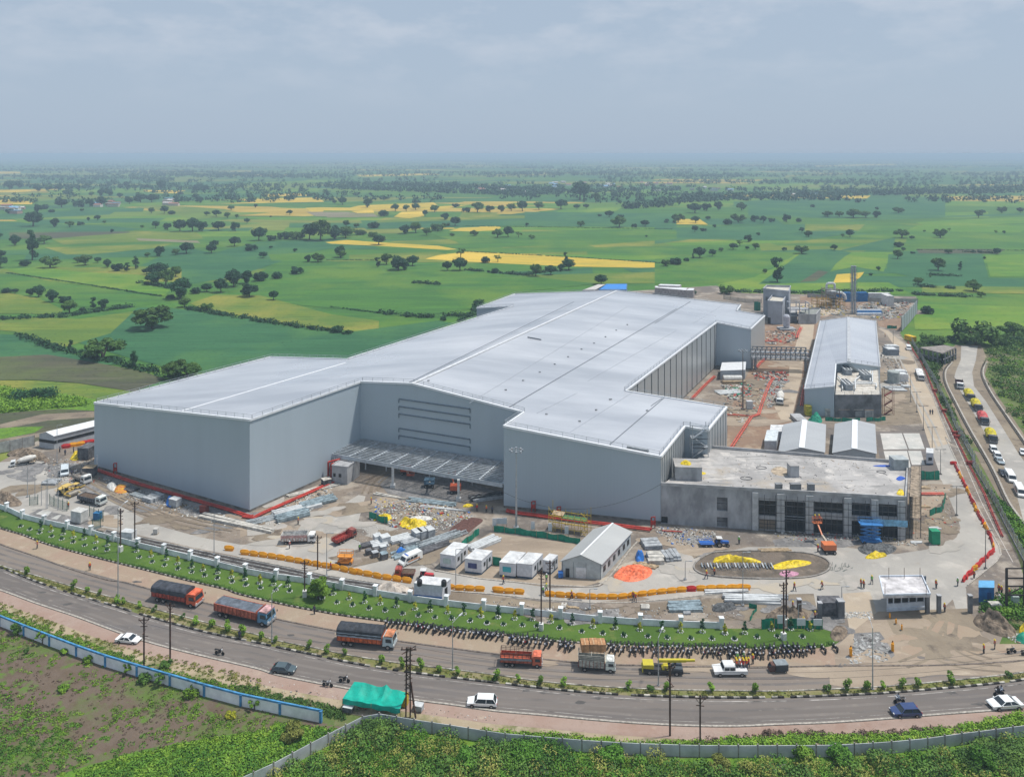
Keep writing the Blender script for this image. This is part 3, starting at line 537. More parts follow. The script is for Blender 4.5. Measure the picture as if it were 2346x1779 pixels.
P1=RR('s',1200,945);RB0=RR('s',1154,976);RB1=RR('s',1513.7,1046.5);I1=RR('s',1569,977);E1=RR('s',1620.8,986.8);E2=RR('s',1665,933)
I2=RR('s',1433.5,896);I3=RR('s',1641.5,738.7);E3=RR('s',1720,754);E4=RR('s',1752,723.4);I4=RR('s',1688,712);E5=RR('s',1697,698.6)
PK=K+(P1-K)*.34;PK.z=25.0
tt=((ridge0-K).cross(Bd)).z/((P1-K).cross(Bd)).z
PK=K+(P1-K)*tt;PK.z=25.0
left=[C0,C1,K,PK,RF,L5,L4,L3,L2,L1]
right=[PK,P1,RB0,RB1,I1,E1,E2,I2,I3,E3,E4,I4,E5,RF]
FACT=thing('factory','huge grey-blue clad factory with a pale low-pitched metal roof, filling the middle of the site','factory',(C1.x,C1.y,0))
def tessel(pts):
 from mathutils.geometry import tessellate_polygon
 return tessellate_polygon([[Vector((p.x,p.y,0))for p in pts]])
def roof_part(pts,th=.25):
 b=MB();n=len(pts);b.v=[tuple(p)for p in pts]+[(p.x,p.y,p.z-th)for p in pts]
 for t in tessel(pts):b.f+=[tuple(t),tuple(n+i for i in reversed(t))]
 for i in range(n):b.f.append((i,(i+1)%n,n+(i+1)%n,n+i))
 o=b.build('roof',ROOF,FACT,world=True);return o
rl=roof_part(left);rr=roof_part(right)
outer=[C0,C1,K,PK,P1,RB0,RB1,I1,E1,E2,I2,I3,E3,E4,I4,E5,RF,L5,L4,L3,L2,L1]
wl_=MB();pl_=MB()
for i,a in enumerate(outer):
 b_=outer[(i+1)%len(outer)]
 wl_.quad((a.x,a.y,.9),(b_.x,b_.y,.9),(b_.x,b_.y,b_.z-.25),(a.x,a.y,a.z-.25))
 pl_.quad((a.x,a.y,0),(b_.x,b_.y,0),(b_.x,b_.y,.9),(a.x,a.y,.9))
wl_.build('wall',WALL,FACT,world=True,fix=False)
pl_.build('plinth',mat('plinth',(.20,.19,.175),var=.25,scale=.5),FACT,world=True,fix=False)
tr=MB()
for i,a in enumerate(outer):
 b_=outer[(i+1)%len(outer)];d=(b_-a).normalized()
 tr.beam(a+Vector((0,0,.02)),b_+Vector((0,0,.02)),.5,.55)
tr.build('roof_edge_trim',TRIM,FACT,world=True)
rc=MB();rc.beam(PK+Vector((0,0,.12)),RF+Vector((0,0,.12)),.9,.22);rc.build('ridge_cap',mat('cap_grey',(.58,.60,.63),var=.08),FACT,world=True)
jm=mat('joint_dark',(.16,.18,.21),var=.1);jn=MB();jw=MB()
def roofline(mb,pl,a,b_,w_=.28,h_=.1):
 mb.beam(pl(*a)+Vector((0,0,.03)),pl(*b_)+Vector((0,0,.03)),w_,h_)
roofline(jn,RR,('u2',1165,1658),('u2',2212,1042));roofline(jn,RR,('t3',245,120),('t3',500,-30))
roofline(jn,RR,('u3',0,420),('u3',215,288));roofline(jn,RR,('t3',1095,435),('t3',1555,40),.22)
roofline(jn,RR,('u2',520,1508),('u2',1560,1000),.22)
roofline(jn,RR,('u2',2050,1658),('u2',2120,1610),.2)
jn.build('roof_joint',jm,FACT,world=True)
roofline(jw,RL,('t1',1535,152),('u1',2190,1385),.5,.16)
roofline(jw,RL,('t1',1000,115),('t1',1100,128),.2,.1)
jw.build('roof_joint',TRIM,FACT,world=True)
fj=MB()
for a,b_ in((('t3',480,170),('t3',820,0)),(('t3',760,330),('t3',1310,-20)),(('u2',1650,1500),('u2',2212,1180)),(('u2',900,1640),('u2',1900,1030)),(('u3',230,420),('u3',440,290))):
 roofline(fj,RR,a,b_,.1,.06)
fj.build('roof_joint',mat('joint_faint',(.36,.39,.44),var=.1),FACT,world=True)
RAILM=mat('rail_galv',(.42,.45,.48),rough=.4,metal=.5,var=.1)
def railing(pts,parent,name='railing',step=3.0,h=1.1,r=.045,ins=.5,m=RAILM,world=True):
 b=MB()
 for a,b_ in zip(pts,pts[1:]):
  up=Vector((0,0,h));md=Vector((0,0,h*.55))
  b.beam(a+up,b_+up,r*1.6);b.beam(a+md,b_+md,r*1.3)
  n=max(1,int((b_-a).length/step))
  for i in range(n+1):
   p=lerp(a,b_,i/n);b.beam(p,p+up,r*1.8)
 return b.build(name,m,parent,world=world)
cen=Vector((20,270,0))
def inset(pts,d=.6):
 return[p+(Vector((cen.x,cen.y,p.z))-p).normalized()*d+Vector((0,0,.1))for p in pts]
railing(inset([C1,C0,L1,L2,L3,L4,L5,RF]),FACT);railing(inset([C1,K,PK,P1,RB0,RB1,I1,E1,E2,I2,I3,E3,E4,I4,E5,RF]),FACT)
wn_=(P1-K).cross(Vector((0,0,1))).normalized();
if wn_.y>0:wn_=-wn_
def on_wall(t,x,y,off=.0):return onplane(t,x,y,K+wn_*off,wn_)
lb=MB()
for(x0,y0,y1)in((1340,50,128),(1340,113,192),(1340,175,258),(1340,297,385),(1340,358,452)):
 a,b_=on_wall('t2',x0,y0,.12),on_wall('t2',1942,y1,.12)
 b_.z=a.z-.15;lb.beam(a,b_,.3,.28);lb.beam(a,a-Vector((0,0,1.1)),.2,.2);lb.beam(b_,b_-Vector((0,0,1.1)),.2,.2)
lb.build('louvre_hood',mat('hood',(.17,.21,.25),var=.1),FACT,world=True)
def wall_strips(a,b_,n,out,w_,m,name,z0=1.0,dz=.3,depth=.10):
 mb=MB()
 for i in range(n+1):
  p=lerp(a,b_,(i+.5)/(n+1));q=p+out*depth
  mb.beam(Vector((q.x,q.y,z0)),Vector((q.x,q.y,p.z-dz)),w_,.12,up=out)
 mb.build(name,m,FACT,world=True)
east=Vector((Bd.y,-Bd.x,0))
wall_strips(I3,I2,15,east,.45,mat('strip_dark',(.11,.12,.13),var=.2),'wall_joint')
wall_strips(E2,E1,6,east,.12,mat('strip_mid',(.30,.33,.36)),'wall_joint')
wall_strips(RB1,I1,10,east,.12,MATS['strip_mid'],'wall_joint')
def cover(a,b_,out,m,off=.04,z0=.9):
 mb=MB();a2,b2_=a+out*off,b_+out*off
 mb.quad((a2.x,a2.y,z0),(b2_.x,b2_.y,z0),(b2_.x,b2_.y,b2_.z-.3),(a2.x,a2.y,a2.z-.3));return mb.build('cladding_panel',m,FACT,world=True,fix=False)
SILV=wallmat('cladding_silver',(.42,.44,.45),rough=.35,metal=.3,stretch=(1,1,.08),sc=.8)
for a,b_ in((I3,I2),(E2,E1),(RB1,I1),(E4,E3)):cover(a,b_,east,SILV)
rv=MB()
for t,x,y in(('t3',560,180),('t3',980,145),('t3',840,240),('t3',1105,55),('t3',1410,150),('u2',640,1500),('u2',1240,1498),('u2',1130,1558),('u2',1345,1445),('u2',1440,1395),('u2',1525,1348),('u2',1610,1300),('u2',1690,1262),('u2',1762,1222),('u2',1830,1180),('u2',1900,1145),('u2',1790,1618)):
 p=RR(t,x,y);MB().box(p.x,p.y,p.z,.55,.4,.3,random.random()).build('roof_vent',mat('vent_mid',(.30,.32,.34),var=.2),FACT,world=True)
a,b_=RR('u2',1268,1226),RR('u2',1355,1242);rv.beam(a+Vector((0,0,.25)),b_+Vector((0,0,.25)),.3,.3);rv.build('roof_duct',jm,FACT,world=True);rv=MB()
a,b_=RR('t3',1240,460),RR('t3',1425,495);rv.beam(a+Vector((0,0,.25)),b_+Vector((0,0,.25)),.5,.3)
rv.build('roof_duct',mat('vent_dark',(.22,.24,.26),var=.2),FACT,world=True)
dr=MB();p=G('t1',842,640);q=Vector((p.x,p.y,0));dr.beam(q+Vector((0,-.25,.2)),q+Vector((0,-.25,4.2)),1.6,.2);dr.build('door',mat('door_pale',(.62,.64,.66)),FACT,world=True)
RED=mat('pipe_red',(.42,.045,.032),rough=.45,var=.2,scale=.6)
ORA=mat('pipe_orange_red',(.52,.10,.065),rough=.5,var=.2,scale=.6)
def pipe_run(label,pts,m=RED,r=.24,z=.7,twin=True,group='red fire-water pipes',saddle=4.0,rise=None):
 r*=.8
 t=thing('pipe_run',label,'pipe',(pts[0].x,pts[0].y,0),0,group);b=MB()
 P_=[Vector((p.x,p.y,p.z+z))for p in pts];b.poly(P_,r,8)
 if twin:b.poly([q+Vector((0,0,0))for q in offset(P_,r*2.6)],r*.75,8)
 for q in P_:b.blob(q,(r*1.2,)*3,1,0)
 b.build('pipe',m,t,world=True);s=MB();fs=None
 for q,a in walk(P_,saddle):
  if fs is None:s.box(0,0,0,.35,1.5,1);fs=o=s.build('saddle',mat('saddle_conc',(.34,.32,.29),var=.2),t)
  else:o=fs.copy();C.objects.link(o)
  o.location=Vector((q.x,q.y,.3))-t.location;o.rotation_euler=(0,0,a);o.scale=(1,1,max(.1,q.z-.3-r*.8))
 return t
pipe_run('red fire pipe along the foot of the left block on its long left side',path([('t1',[(825,665),(1200,790),(1600,905),(1900,990),(2130,1065)])]),r=.33)
pipe_run('red fire pipe along the foot of the left block, facing the loading yard',path([('t1',[(2130,1065)]),('t2',[(40,1060),(110,1070),(210,1020),(450,915),(790,762)])]),r=.33)
pr=pipe_run('red riser pipe beside the concrete pump room at the canopy',[G('t2',760,745),G('t2',762,735)],twin=False)
b=MB();q=G('t2',745,735)
for k in range(2):
 o_=Vector((k*.8,0,0));b.poly([q+o_+Vector((0,0,.5)),q+o_+Vector((0,0,5.0-k*.6)),q+o_+Vector((3.0,1.0,5.4-k*.6))],.28,8)
b.build('riser',RED,pr,world=True)
pipe_run('red fire pipe along the foot of the right block under the yellow scaffold',path([('t3',[(230,1010),(330,1030),(600,1065),(900,1105),(1200,1140),(1440,1170)])]),r=.38)
pipe_run('short red pipe beside the rubble at the office corner',path([('t3',[(1540,1185),(1700,1195)])]),r=.2,twin=False)
for lab,t,x,y,h in(('red hydrant standpipe by the left door of the factory','t1',960,690,3.2),('red hydrant hose cabinet at the near corner of the left block','t1',1970,965,3.4),('red hydrant standpipe left of the yellow scaffold','t3',435,1010,2.8),('red hydrant standpipe behind the yellow scaffold','t3',650,1050,2.6),('red hydrant standpipe at the right end of the wall pipe','t3',1445,1150,2.9)):
 p=G(t,x,y);h_t=thing('hydrant',lab,'hydrant',p,0,'hydrants along the factory wall')
 b=MB();b.tube((0,0,.3),(0,0,h),.16);b.tube((0,0,h),(1.0,0,h+.1),.14);b.tube((.9,0,.3),(.9,0,h),.13);b.build('standpipe',RED,h_t)
 b=MB();b.box(.4,-.2,1.2,.8,.3,.9);b.build('valve_box',mat('hyd_white',(.65,.6,.58))if 'cabinet' in lab else RED,h_t)
 # ------------------------------------------------------------------ entrance canopy
CF0=G('s',753.4,1039.7,6.0);CF1=Vector((RB0.x-.3,RB0.y+.2,6.0));CB0=Vector((K.x+.4,K.y-.6,7.0));CB1=Vector((P1.x-.4,P1.y-.6,7.0))
CAN=thing('canopy','unfinished steel canopy of bare purlins over the factory entrance','canopy',(lerp(CF0,CF1,.5).x,CF0.y,0))
PUR=mat('purlin_galv',(.50,.54,.58),rough=.4,metal=.5,var=.2,scale=.8)
b=MB()
for i in range(14):
 t_=i/13;a,c=lerp(CF0,CB0,t_),lerp(CF1,CB1,t_);b.beam(a+Vector((0,0,.3)),c+Vector((0,0,.3)),.30,.18)
b.build('purlin',PUR,CAN,world=True)
b=MB()
for i in range(9):
 t_=i/8;b.beam(lerp(CF0,CF1,t_)+Vector((0,0,.3)),lerp(CB0,CB1,t_)+Vector((0,0,.3)),.28,.3)
b.beam(CF0-Vector((0,0,.15)),CF1-Vector((0,0,.15)),.35,.9);b.beam(CB0,CB1,.3,.6);b.beam(CF0,CB0,.3,.5)
b.build('rafter',mat('rafter_grey',(.42,.46,.50),var=.1),CAN,world=True)
for x,y in((1290,800),(1845,915)):
 p=G('t2',x,y);b=MB();b.beam(p+Vector((0,0,.3)),p+Vector((0,0,5.7)),.6,.6);b.box(p.x,p.y,.3,1.3,1.3,.7);b.build('column',mat('col_white',(.55,.56,.56)),CAN,world=True)
for x,y in((1060,655),(1235,665),(1600,720),(1960,790)):
 p=G('t2',x,y);b=MB();b.beam(p+Vector((0,0,.3)),p+Vector((0,0,6.3)),.35,.35);b.build('column',mat('col_white',(.55,.56,.56)),CAN,world=True)
RAW=mat('raw_concrete',(.37,.375,.39),var=.17,scale=.35,stretch=(1,1,.5),detail=9)
RAWD=mat('raw_concrete_dark',(.185,.19,.20),var=.25,scale=.3,detail=9)
def block(name,label,cat,fl,fr,br,h,m,z0=0.0,group=None,parapet=0,roofm=None):
 """box building from three ground corners (front-left, front-right, back-right)"""
 bl=fl+(br-fr);t=thing(name,label,cat,(fl.x,fl.y,z0),0,group)if label else None
 b=MB();P_=[fl,fr,br,bl];b.prism(P_,z0,z0+h);b.build('wall',m,t,world=True)
 rb_=MB();c=(fl+br)/2
 q=[c+(p-c)*.96 for p in P_];rb_.prism(q,z0+h+.003,z0+h+.03);rb_.build('roof',roofm or m,t,world=True)
 if parapet:
  pb=MB();
  for i in range(4):
   a,c_=P_[i]*1.0,P_[(i+1)%4]*1.0;a.z=c_.z=z0+h+parapet/2;pb.beam(a,c_,.25,parapet)
  pb.build('parapet',m,t,world=True)
 return t,P_
def wall_rect(parent,name,a,c,m,u0,u1,z0,z1,depth=.12,out=.02):
 """panel on the wall a-c between u0..u1 (0-1) and z0..z1"""
 d=(c-a);n=Vector((d.y,-d.x,0)).normalized();p,q=lerp(a,c,u0),lerp(a,c,u1);b=MB()
 p,q=p+n*out,q+n*out;p.z=q.z=(z0+z1)/2
 b.beam(p,q,depth,z1-z0);return b.build(name,m,parent,world=True)
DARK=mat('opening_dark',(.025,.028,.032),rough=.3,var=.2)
fl=G('t2',775,770);fr=G('t2',905,785);br=G('t2',1010,705)
pt,pp=block('pump_room','small raw concrete room with orange clutter on its roof, left end of the canopy','building',fl,fr,br,5.0,RAW,parapet=.3)
wall_rect(pt,'window',fl,fr,DARK,.1,.25,2.2,3.1);wall_rect(pt,'window',fl,fr,DARK,.45,.62,2.2,3.1)
# ================================================================== OTHER BUILDINGS AND WALLS
def box_on(a,c,t,x,y,off=0.0):
 """pixel -> (u, z) on the vertical wall a-c"""
 d=(c-a);n=Vector((d.y,-d.x,0)).normalized();p=onplane(t,x,y,a+n*off,n);return(p-a).dot(d)/d.length_squared,p.z
def facade(parent,a,c,h,ops,m,depth=.5,z0=0.0,name='wall',back=None,frame=None,glassy=False):
 """wall a-c of height h with real openings ops=[(u0,u1,z0,z1)], jambs and a dark back"""
 d=c-a;n=Vector((d.y,-d.x,0)).normalized();us=sorted({0,1}|{u for o in ops for u in o[:2]});zs=sorted({z0,h}|{z for o in ops for z in o[2:4]})
 b=MB();P3=lambda u,z,k=0:Vector(((a+d*u).x-n.x*k,(a+d*u).y-n.y*k,z))
 for i in range(len(us)-1):
  for j in range(len(zs)-1):
   um,zm=(us[i]+us[i+1])/2,(zs[j]+zs[j+1])/2
   if any(o[0]<um<o[1]and o[2]<zm<o[3]for o in ops):continue
   b.quad(P3(us[i],zs[j]),P3(us[i+1],zs[j]),P3(us[i+1],zs[j+1]),P3(us[i],zs[j+1]))
 for o in ops:
  b.quad(P3(o[0],o[2]),P3(o[0],o[2],depth),P3(o[0],o[3],depth),P3(o[0],o[3]));b.quad(P3(o[1],o[2]),P3(o[1],o[2],depth),P3(o[1],o[3],depth),P3(o[1],o[3]))
  b.quad(P3(o[0],o[3]),P3(o[0],o[3],depth),P3(o[1],o[3],depth),P3(o[1],o[3]));b.quad(P3(o[0],o[2]),P3(o[0],o[2],depth),P3(o[1],o[2],depth),P3(o[1],o[2]))
 b.build(name,m,parent,world=True,fix=False)
 for o in ops:
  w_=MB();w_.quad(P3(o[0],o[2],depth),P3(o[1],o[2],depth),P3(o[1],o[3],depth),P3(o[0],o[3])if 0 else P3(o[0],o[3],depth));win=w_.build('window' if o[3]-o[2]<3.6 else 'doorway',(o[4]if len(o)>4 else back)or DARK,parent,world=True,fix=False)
  if frame:
   f=MB();L_=d.length*(o[1]-o[0]);k=max(1,int(L_/1.8))
   for i in range(k+1):u=o[0]+(o[1]-o[0])*i/k;f.beam(P3(u,o[2],depth-.08),P3(u,o[3],depth-.08),.09)
   f.beam(P3(o[0],(o[2]+o[3])/2,depth-.06),P3(o[1],(o[2]+o[3])/2,depth-.06),.08)
   f.build('mullion',frame,win,fix=True).location=-parent.location
def gable_shed(name,label,cat,FL,FR,BR,he,hr,wm,rm,group=None,over=.3,ridge='long',z0=.3,cap=None,base_band=None):
 """shed: FL-FR is the gable end facing us, ridge runs back along FR-BR"""
 BL=FL+(BR-FR);t=thing(name,label,cat,(FL.x,FL.y,0),0,group);b=MB()
 up=lambda p,z:Vector((p.x,p.y,z));MF,MK=(FL+FR)/2,(BL+BR)/2
 b.quad(up(FL,z0),up(FR,z0),up(FR,he),up(MF,hr),up(FL,he));b.quad(up(BR,z0),up(BL,z0),up(BL,he),up(MK,hr),up(BR,he))
 b.quad(up(FR,z0),up(BR,z0),up(BR,he),up(FR,he));b.quad(up(BL,z0),up(FL,z0),up(FL,he),up(BL,he));b.build('wall',wm,t,world=True)
 d,s_=(BR-FR).normalized()*over,(FR-FL).normalized()*over;rb_=MB();k=(hr-he)/((FR-FL).length/2)*over
 for A,Bq,M1,M2,sg in((FL,BL,MF,MK,-1),(FR,BR,MF,MK,1)):
  lo1,lo2,hi1,hi2=up(A,he-k+.08)+s_*sg-d,up(Bq,he-k+.08)+s_*sg+d,up(M1,hr+.08)-d,up(M2,hr+.08)+d
  for z in(0,.1):
   rb_.v+=[tuple(q+Vector((0,0,z)))for q in(lo1,lo2,hi2,hi1)]
  n=len(rb_.v)-8
  for q in((0,1,2,3),(7,6,5,4),(0,1,5,4),(1,2,6,5),(2,3,7,6),(3,0,4,7)):rb_.f.append(tuple(n+i for i in q))
 ro=rb_.build('roof',rm,t,world=True)
 if cap:
  c=MB();c.beam(up(MF,hr+.2)-d,up(MK,hr+.2)+d,cap,.08);c.build('ridge_cap',TRIM,t,world=True)
 return t,(FL,FR,BR,BL)
 # ---- concrete office block on the right
OA=Vector((RB1.x+.05,RB1.y-.05,0));OB=G('s',2074.8,1238);OC=Vector((102.7,204.3,0));OH=10.3
OC=G('t4',1365,495,OH);OC.z=0;OD=G('t3',1604,520,OH);OD=Vector((I1.x+8,I1.y+3,0))
OFF=thing('office_block','unfinished raw concrete office block with flat littered roof, right of the factory','building',(OA.x,OA.y,0))
def o_op(x0,y0,x1,y1,m_=None,t='t4'):
 u0,z1=box_on(OA,OB,t,x0,y0);u1,z0=box_on(OA,OB,t,x1,y1);return(max(u0,.001),min(u1,.999),max(z0,.35),min(z1,OH-.8))+((m_,)if m_ else())
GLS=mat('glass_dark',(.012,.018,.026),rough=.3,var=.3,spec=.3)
BRN=mat('panel_brown',(.28,.22,.165),var=.1,scale=.6)
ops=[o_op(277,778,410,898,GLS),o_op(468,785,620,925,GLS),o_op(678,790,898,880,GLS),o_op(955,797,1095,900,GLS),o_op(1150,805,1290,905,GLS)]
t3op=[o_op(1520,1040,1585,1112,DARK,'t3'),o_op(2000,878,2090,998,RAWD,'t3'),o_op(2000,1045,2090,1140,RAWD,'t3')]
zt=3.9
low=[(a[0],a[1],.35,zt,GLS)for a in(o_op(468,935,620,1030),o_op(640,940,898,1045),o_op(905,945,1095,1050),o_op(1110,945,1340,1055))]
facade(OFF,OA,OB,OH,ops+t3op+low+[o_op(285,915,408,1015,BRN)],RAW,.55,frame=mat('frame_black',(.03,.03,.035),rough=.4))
b=MB()
for p,q in((OB,OC),(OC,OD)):b.quad((p.x,p.y,0),(q.x,q.y,0),(q.x,q.y,OH),(p.x,p.y,OH))
b.build('wall',RAW,OFF,world=True,fix=False)
ROOFC=ground_mat('roof_screed',[(.42,.405,.395),((.30,.29,.285),.09,.42,.56),((.50,.475,.45),.2,.54,.64),((.20,.195,.19),.6,.60,.72),((.35,.30,.24),.06,.56,.68),((.24,.235,.23),.25,.56,.64,(.3,2,20))],bump=.1)
b=MB();q4=[OA,OB,OC,OD];b.v=[(p.x,p.y,OH-.75)for p in q4];b.f=[(0,1,2,3)];b.build('roof',ROOFC,OFF,world=True)
b=MB()
for p,q in((OA,OB),(OB,OC),(OC,OD)):b.beam(Vector((p.x,p.y,OH-.35)),Vector((q.x,q.y,OH-.35)),.3,.7)
b.build('parapet',mat('parapet_pale',(.38,.38,.385),var=.15,scale=.4),OFF,world=True)
for x0,x1 in((232,276),(412,466),(622,676),(900,953),(1097,1148),(1290,1345)):
 u0,u1=box_on(OA,OB,'t4',x0,850)[0],box_on(OA,OB,'t4',x1,850)[0]
 b=MB();d=OB-OA;n=Vector((d.y,-d.x,0)).normalized();a,c=OA+d*u0+n*.22,OA+d*min(u1,.995)+n*.22;a.z=c.z=(OH-1.0)/2+.2;b.beam(a,c,.5,OH-1.4);b.build('column',mat('fin_pale',(.46,.47,.48),var=.1),OFF,world=True)
SC_D=mat('scaffold_dark',(.06,.065,.07),rough=.5)
d=OB-OA;n=Vector((d.y,-d.x,0)).normalized();b=MB()
u_a,u_b=box_on(OA,OB,'t4',277,850)[0],.995
for z in(1.4,3.2,5.0,6.8,8.2):
 b.beam(OA+d*u_a+n*.9+Vector((0,0,z)),OA+d*u_b+n*.9+Vector((0,0,z)),.09)
for i in range(27):
 u=u_a+(u_b-u_a)*i/26;b.beam(OA+d*u+n*.9+Vector((0,0,.3)),OA+d*u+n*.9+Vector((0,0,9.2 if i%2 else 8.4)),.08)
sc=thing('scaffold','dark tube scaffold standing along the front of the concrete office block','scaffold',(OB.x,OB.y,0));b.build('tube_frame',SC_D,sc,world=True)
st=thing('scaffold_tower','narrow scaffold tower with plank decks against the right side of the office block','scaffold',(OB.x+1.5,OB.y+4,0));b,dk=MB(),MB()
for i in range(6):
 p=lerp(OB,OC,.03+i*.17)+Vector((.9,0,0));q=p+Vector((2.6,0,0))
 for w_ in(p,q):b.beam(w_+Vector((0,0,.3)),w_+Vector((0,0,10.8)),.12)
 if i:
  for z in(2.5,5,7.5,10):b.beam(pp_+Vector((0,0,z+1)),p+Vector((0,0,z+1)),.08);b.beam(qq_+Vector((0,0,z+1)),q+Vector((0,0,z+1)),.08)
  for z in(5,10):dk=MB();dk.quad(pp_+Vector((0,0,z)),qq_+Vector((0,0,z)),q+Vector((0,0,z)),p+Vector((0,0,z)));dk.build('deck',mat('plank',(.30,.24,.18),var=.3),st,world=True)
 pp_,qq_=p,q
b.build('tube_frame',SC_D,st,world=True)
def rbox(name,label,cat,t,x,y,sx,sy,h,m,rz=0,group=None,z=OH-.75,extra=None):
 p=G(t,x,y,z);th=thing(name,label,cat,p,rz,group);b=MB();b.box(0,0,0,sx,sy,h);b.build('body',m,th)
 b=MB();b.box(0,0,h+.003,sx+.12,sy+.12,.1);b.build('lid',extra or m,th);return th
t=rbox('stair_hut','raw concrete stair hut on the office roof with a yellow sheet on top','building','t3',1750,700,6.5,5.5,3.2,RAW,-.1,extra=ROOFC)
rbox('roof_hatch','concrete hatch box standing near the middle of the office roof','hatch','t4',530,600,2.2,2.4,2.8,RAW,extra=ROOFC)
for i,(x,lab)in enumerate(((425,'leftmost'),(548,'middle'),(660,'rightmost'))):rbox('parapet_vent',f'{lab} of the three small concrete vents at the front edge of the office roof','vent','t4',x,712,1.5 if i!=1 else 2.4,1.1,1.7,RAWD,group='vents on the office roof')
rbox('water_tank','grey box tank in the back right corner of the office roof','tank','t4',1300,545,3.6,3.0,2.6,mat('tank_grey',(.36,.39,.40)),0)
t=thing('access_stair','galvanised lattice stair tower in the notch at the right end of the factory','stair',(I1.x+1,I1.y-3,OH-.75));b=MB();s_=MB()
w0,d0,h0=4.2,2.6,7.4;ox=I1.x+1.2;oy=I1.y-3.6;z0=OH-.75
for x in(0,w0):
 for y in(0,d0):b.beam((ox+x,oy+y,z0),(ox+x,oy+y,z0+h0+1.2),.16)
for k in range(3):
 za,zb=z0+k*h0/3,z0+(k+1)*h0/3;f=(k%2==0)
 a,c=Vector((ox+(.3 if f else w0-.3),oy+.6+k%2,za)),Vector((ox+(w0-.3 if f else .3),oy+.6+k%2,zb))
 b.beam(a,c,.9,.12);b.beam(a+Vector((0,-.45,1)),c+Vector((0,-.45,1)),.07);s_.box(ox+(w0-.4 if f else .4),oy+d0/2,zb,1.2,d0,.08)
 for zz in(za,zb):b.beam((ox,oy,zz),(ox+w0,oy,zz),.12);b.beam((ox,oy+d0,zz),(ox+w0,oy+d0,zz),.12)
b.build('frame',RAILM,t,world=True);s_.build('landing',RAILM,t,world=True)
# ---- long warehouse at the right
WH0=G('s',1842.4,949);WH0.z=0;WF0=G('v1',1145,455,9.0);WF1=G('v1',1755,455,9.0);WN1=G('v1',1802,957,9.0);WS=G('v1',1318,925,10.8);WS2=G('v1',1300,1172,10.8)
NL=G('v1',972,1200,9.0);RN=G('v1',1460,908,12.2);RFa=G('v1',1455,415,12.2)
for p in(WF0,WF1,WN1):p.z=9
WHT=thing('warehouse','long pale-roofed warehouse with a plant deck at its near end, right of the factory','warehouse',(NL.x,NL.y,0))
WROOF=roofmat('warehouse_roof',(.52,.54,.58),(.42,.44,.49),66)
sd_=(WN1-WF1);NLb=Vector((NL.x,NL.y,9));
def tri_up(b,*p):
 b.quad(*p)
b=MB();SL=lerp(NLb,RN,0);
b.quad(NLb,WS2,WS,lerp(NLb,WF0,.28));b.quad(lerp(NLb,WF0,.28),WS,RN,RFa,WF0);b.quad(RN,WN1,WF1,RFa);b.build('roof',WROOF,WHT,world=True)
b=MB();dn=lambda p,z=0:Vector((p.x,p.y,z))
b.quad(dn(NLb),dn(WS2),WS2,NLb);b.quad(dn(NLb),dn(WF0),WF0,NLb);b.quad(dn(WF1),dn(WN1),WN1,WF1);b.quad(dn(WF0),dn(WF1),WF1,RFa,WF0);b.quad(dn(WS),dn(WN1),WN1,RN,WS);b.quad(dn(WS2),dn(WS),WS,WS2)
b.build('wall',WALL,WHT,world=True,fix=False)
b=MB();
for p,q in((NLb,WS2),(WS2,WS),(WS,RN),(RN,WN1),(WN1,WF1),(WF1,RFa),(RFa,WF0),(WF0,NLb)):b.beam(p,q,.4,.4)
b.build('roof_edge_trim',TRIM,WHT,world=True)
b=MB();b.beam(RN+Vector((0,0,.15)),RFa+Vector((0,0,.15)),1.2,.25);b.build('ridge_cap',mat('ridge_grey',(.42,.44,.47)),WHT,world=True)
def up_(l,z=.15):return[p+Vector((0,0,z))for p in l]
railing(up_([WS,RN,WN1,WF1]),WHT);railing(up_([WS2,NLb,WF0,RFa,WF1]),WHT);railing(up_([lerp(NLb,WS2,.22),lerp(WF0,RFa,.22)]),WHT,h=.35)
CB=G('v1',1820,1520);CBh=7.9;CA=dn(WS2);b=MB();CBk=dn(WN1);CBk=Vector((CB.x+(CBk.x-CB.x)*.95,CBk.y-.4,0));CAk=dn(WS)+Vector((.3,-.4,0))
PD=thing('plant_deck','dark concrete block carrying white chillers and pipes, at the near end of the long warehouse','building',(CA.x,CA.y,0))
b.prism([CA+Vector((.2,-.1,0)),CB,CBk,CAk],0,CBh);b.build('wall',RAWD,PD,world=True)
b=MB();b.prism([CA+Vector((.5,.2,0)),CB+Vector((-.3,.3,0)),CBk+Vector((-.3,-.2,0)),CAk+Vector((.2,-.2,0))],CBh+.003,CBh+.05);b.build('roof',ground_mat('deck_screed',[(.50,.47,.42),((.38,.34,.29),.4,.45,.6),((.62,.6,.56),.9,.5,.66)],bump=0),PD,world=True)
railing([p+Vector((0,0,CBh))for p in(CA+Vector((.4,.1,0)),CB+Vector((-.2,.2,0)),CBk)],PD)
CHW=mat('chiller_white',(.62,.64,.65),rough=.5);
for x,y,lab in((1440,1035,'white fan chiller at the back left of the plant deck'),(1650,1090,'white fan chiller at the back right of the plant deck'),(1450,1200,'white fan chiller at the front of the plant deck')):
 p=G('v1',x,y,CBh+.05);t=thing('chiller',lab,'chiller',p,R(-5),'chillers on the plant deck');b=MB();b.box(0,1.2,0,2.6,6.5,.3);b.box(0,1.2,.3,2.3,6.2,1.6);b.build('casing',mat('chiller_grey',(.30,.33,.36)),t)
 b=MB();b.box(0,1.2,1.903,2.7,6.6,.35);b.build('top_deck',CHW,t)
 for j in range(5):
  for i in(-.6,.6):
   f=MB();f.lathe([(.5,2.26),(.5,2.34),(.42,2.35),(.1,2.30)],(i,-1.5+j*1.35,0),10);f.build('fan',DARK,t)
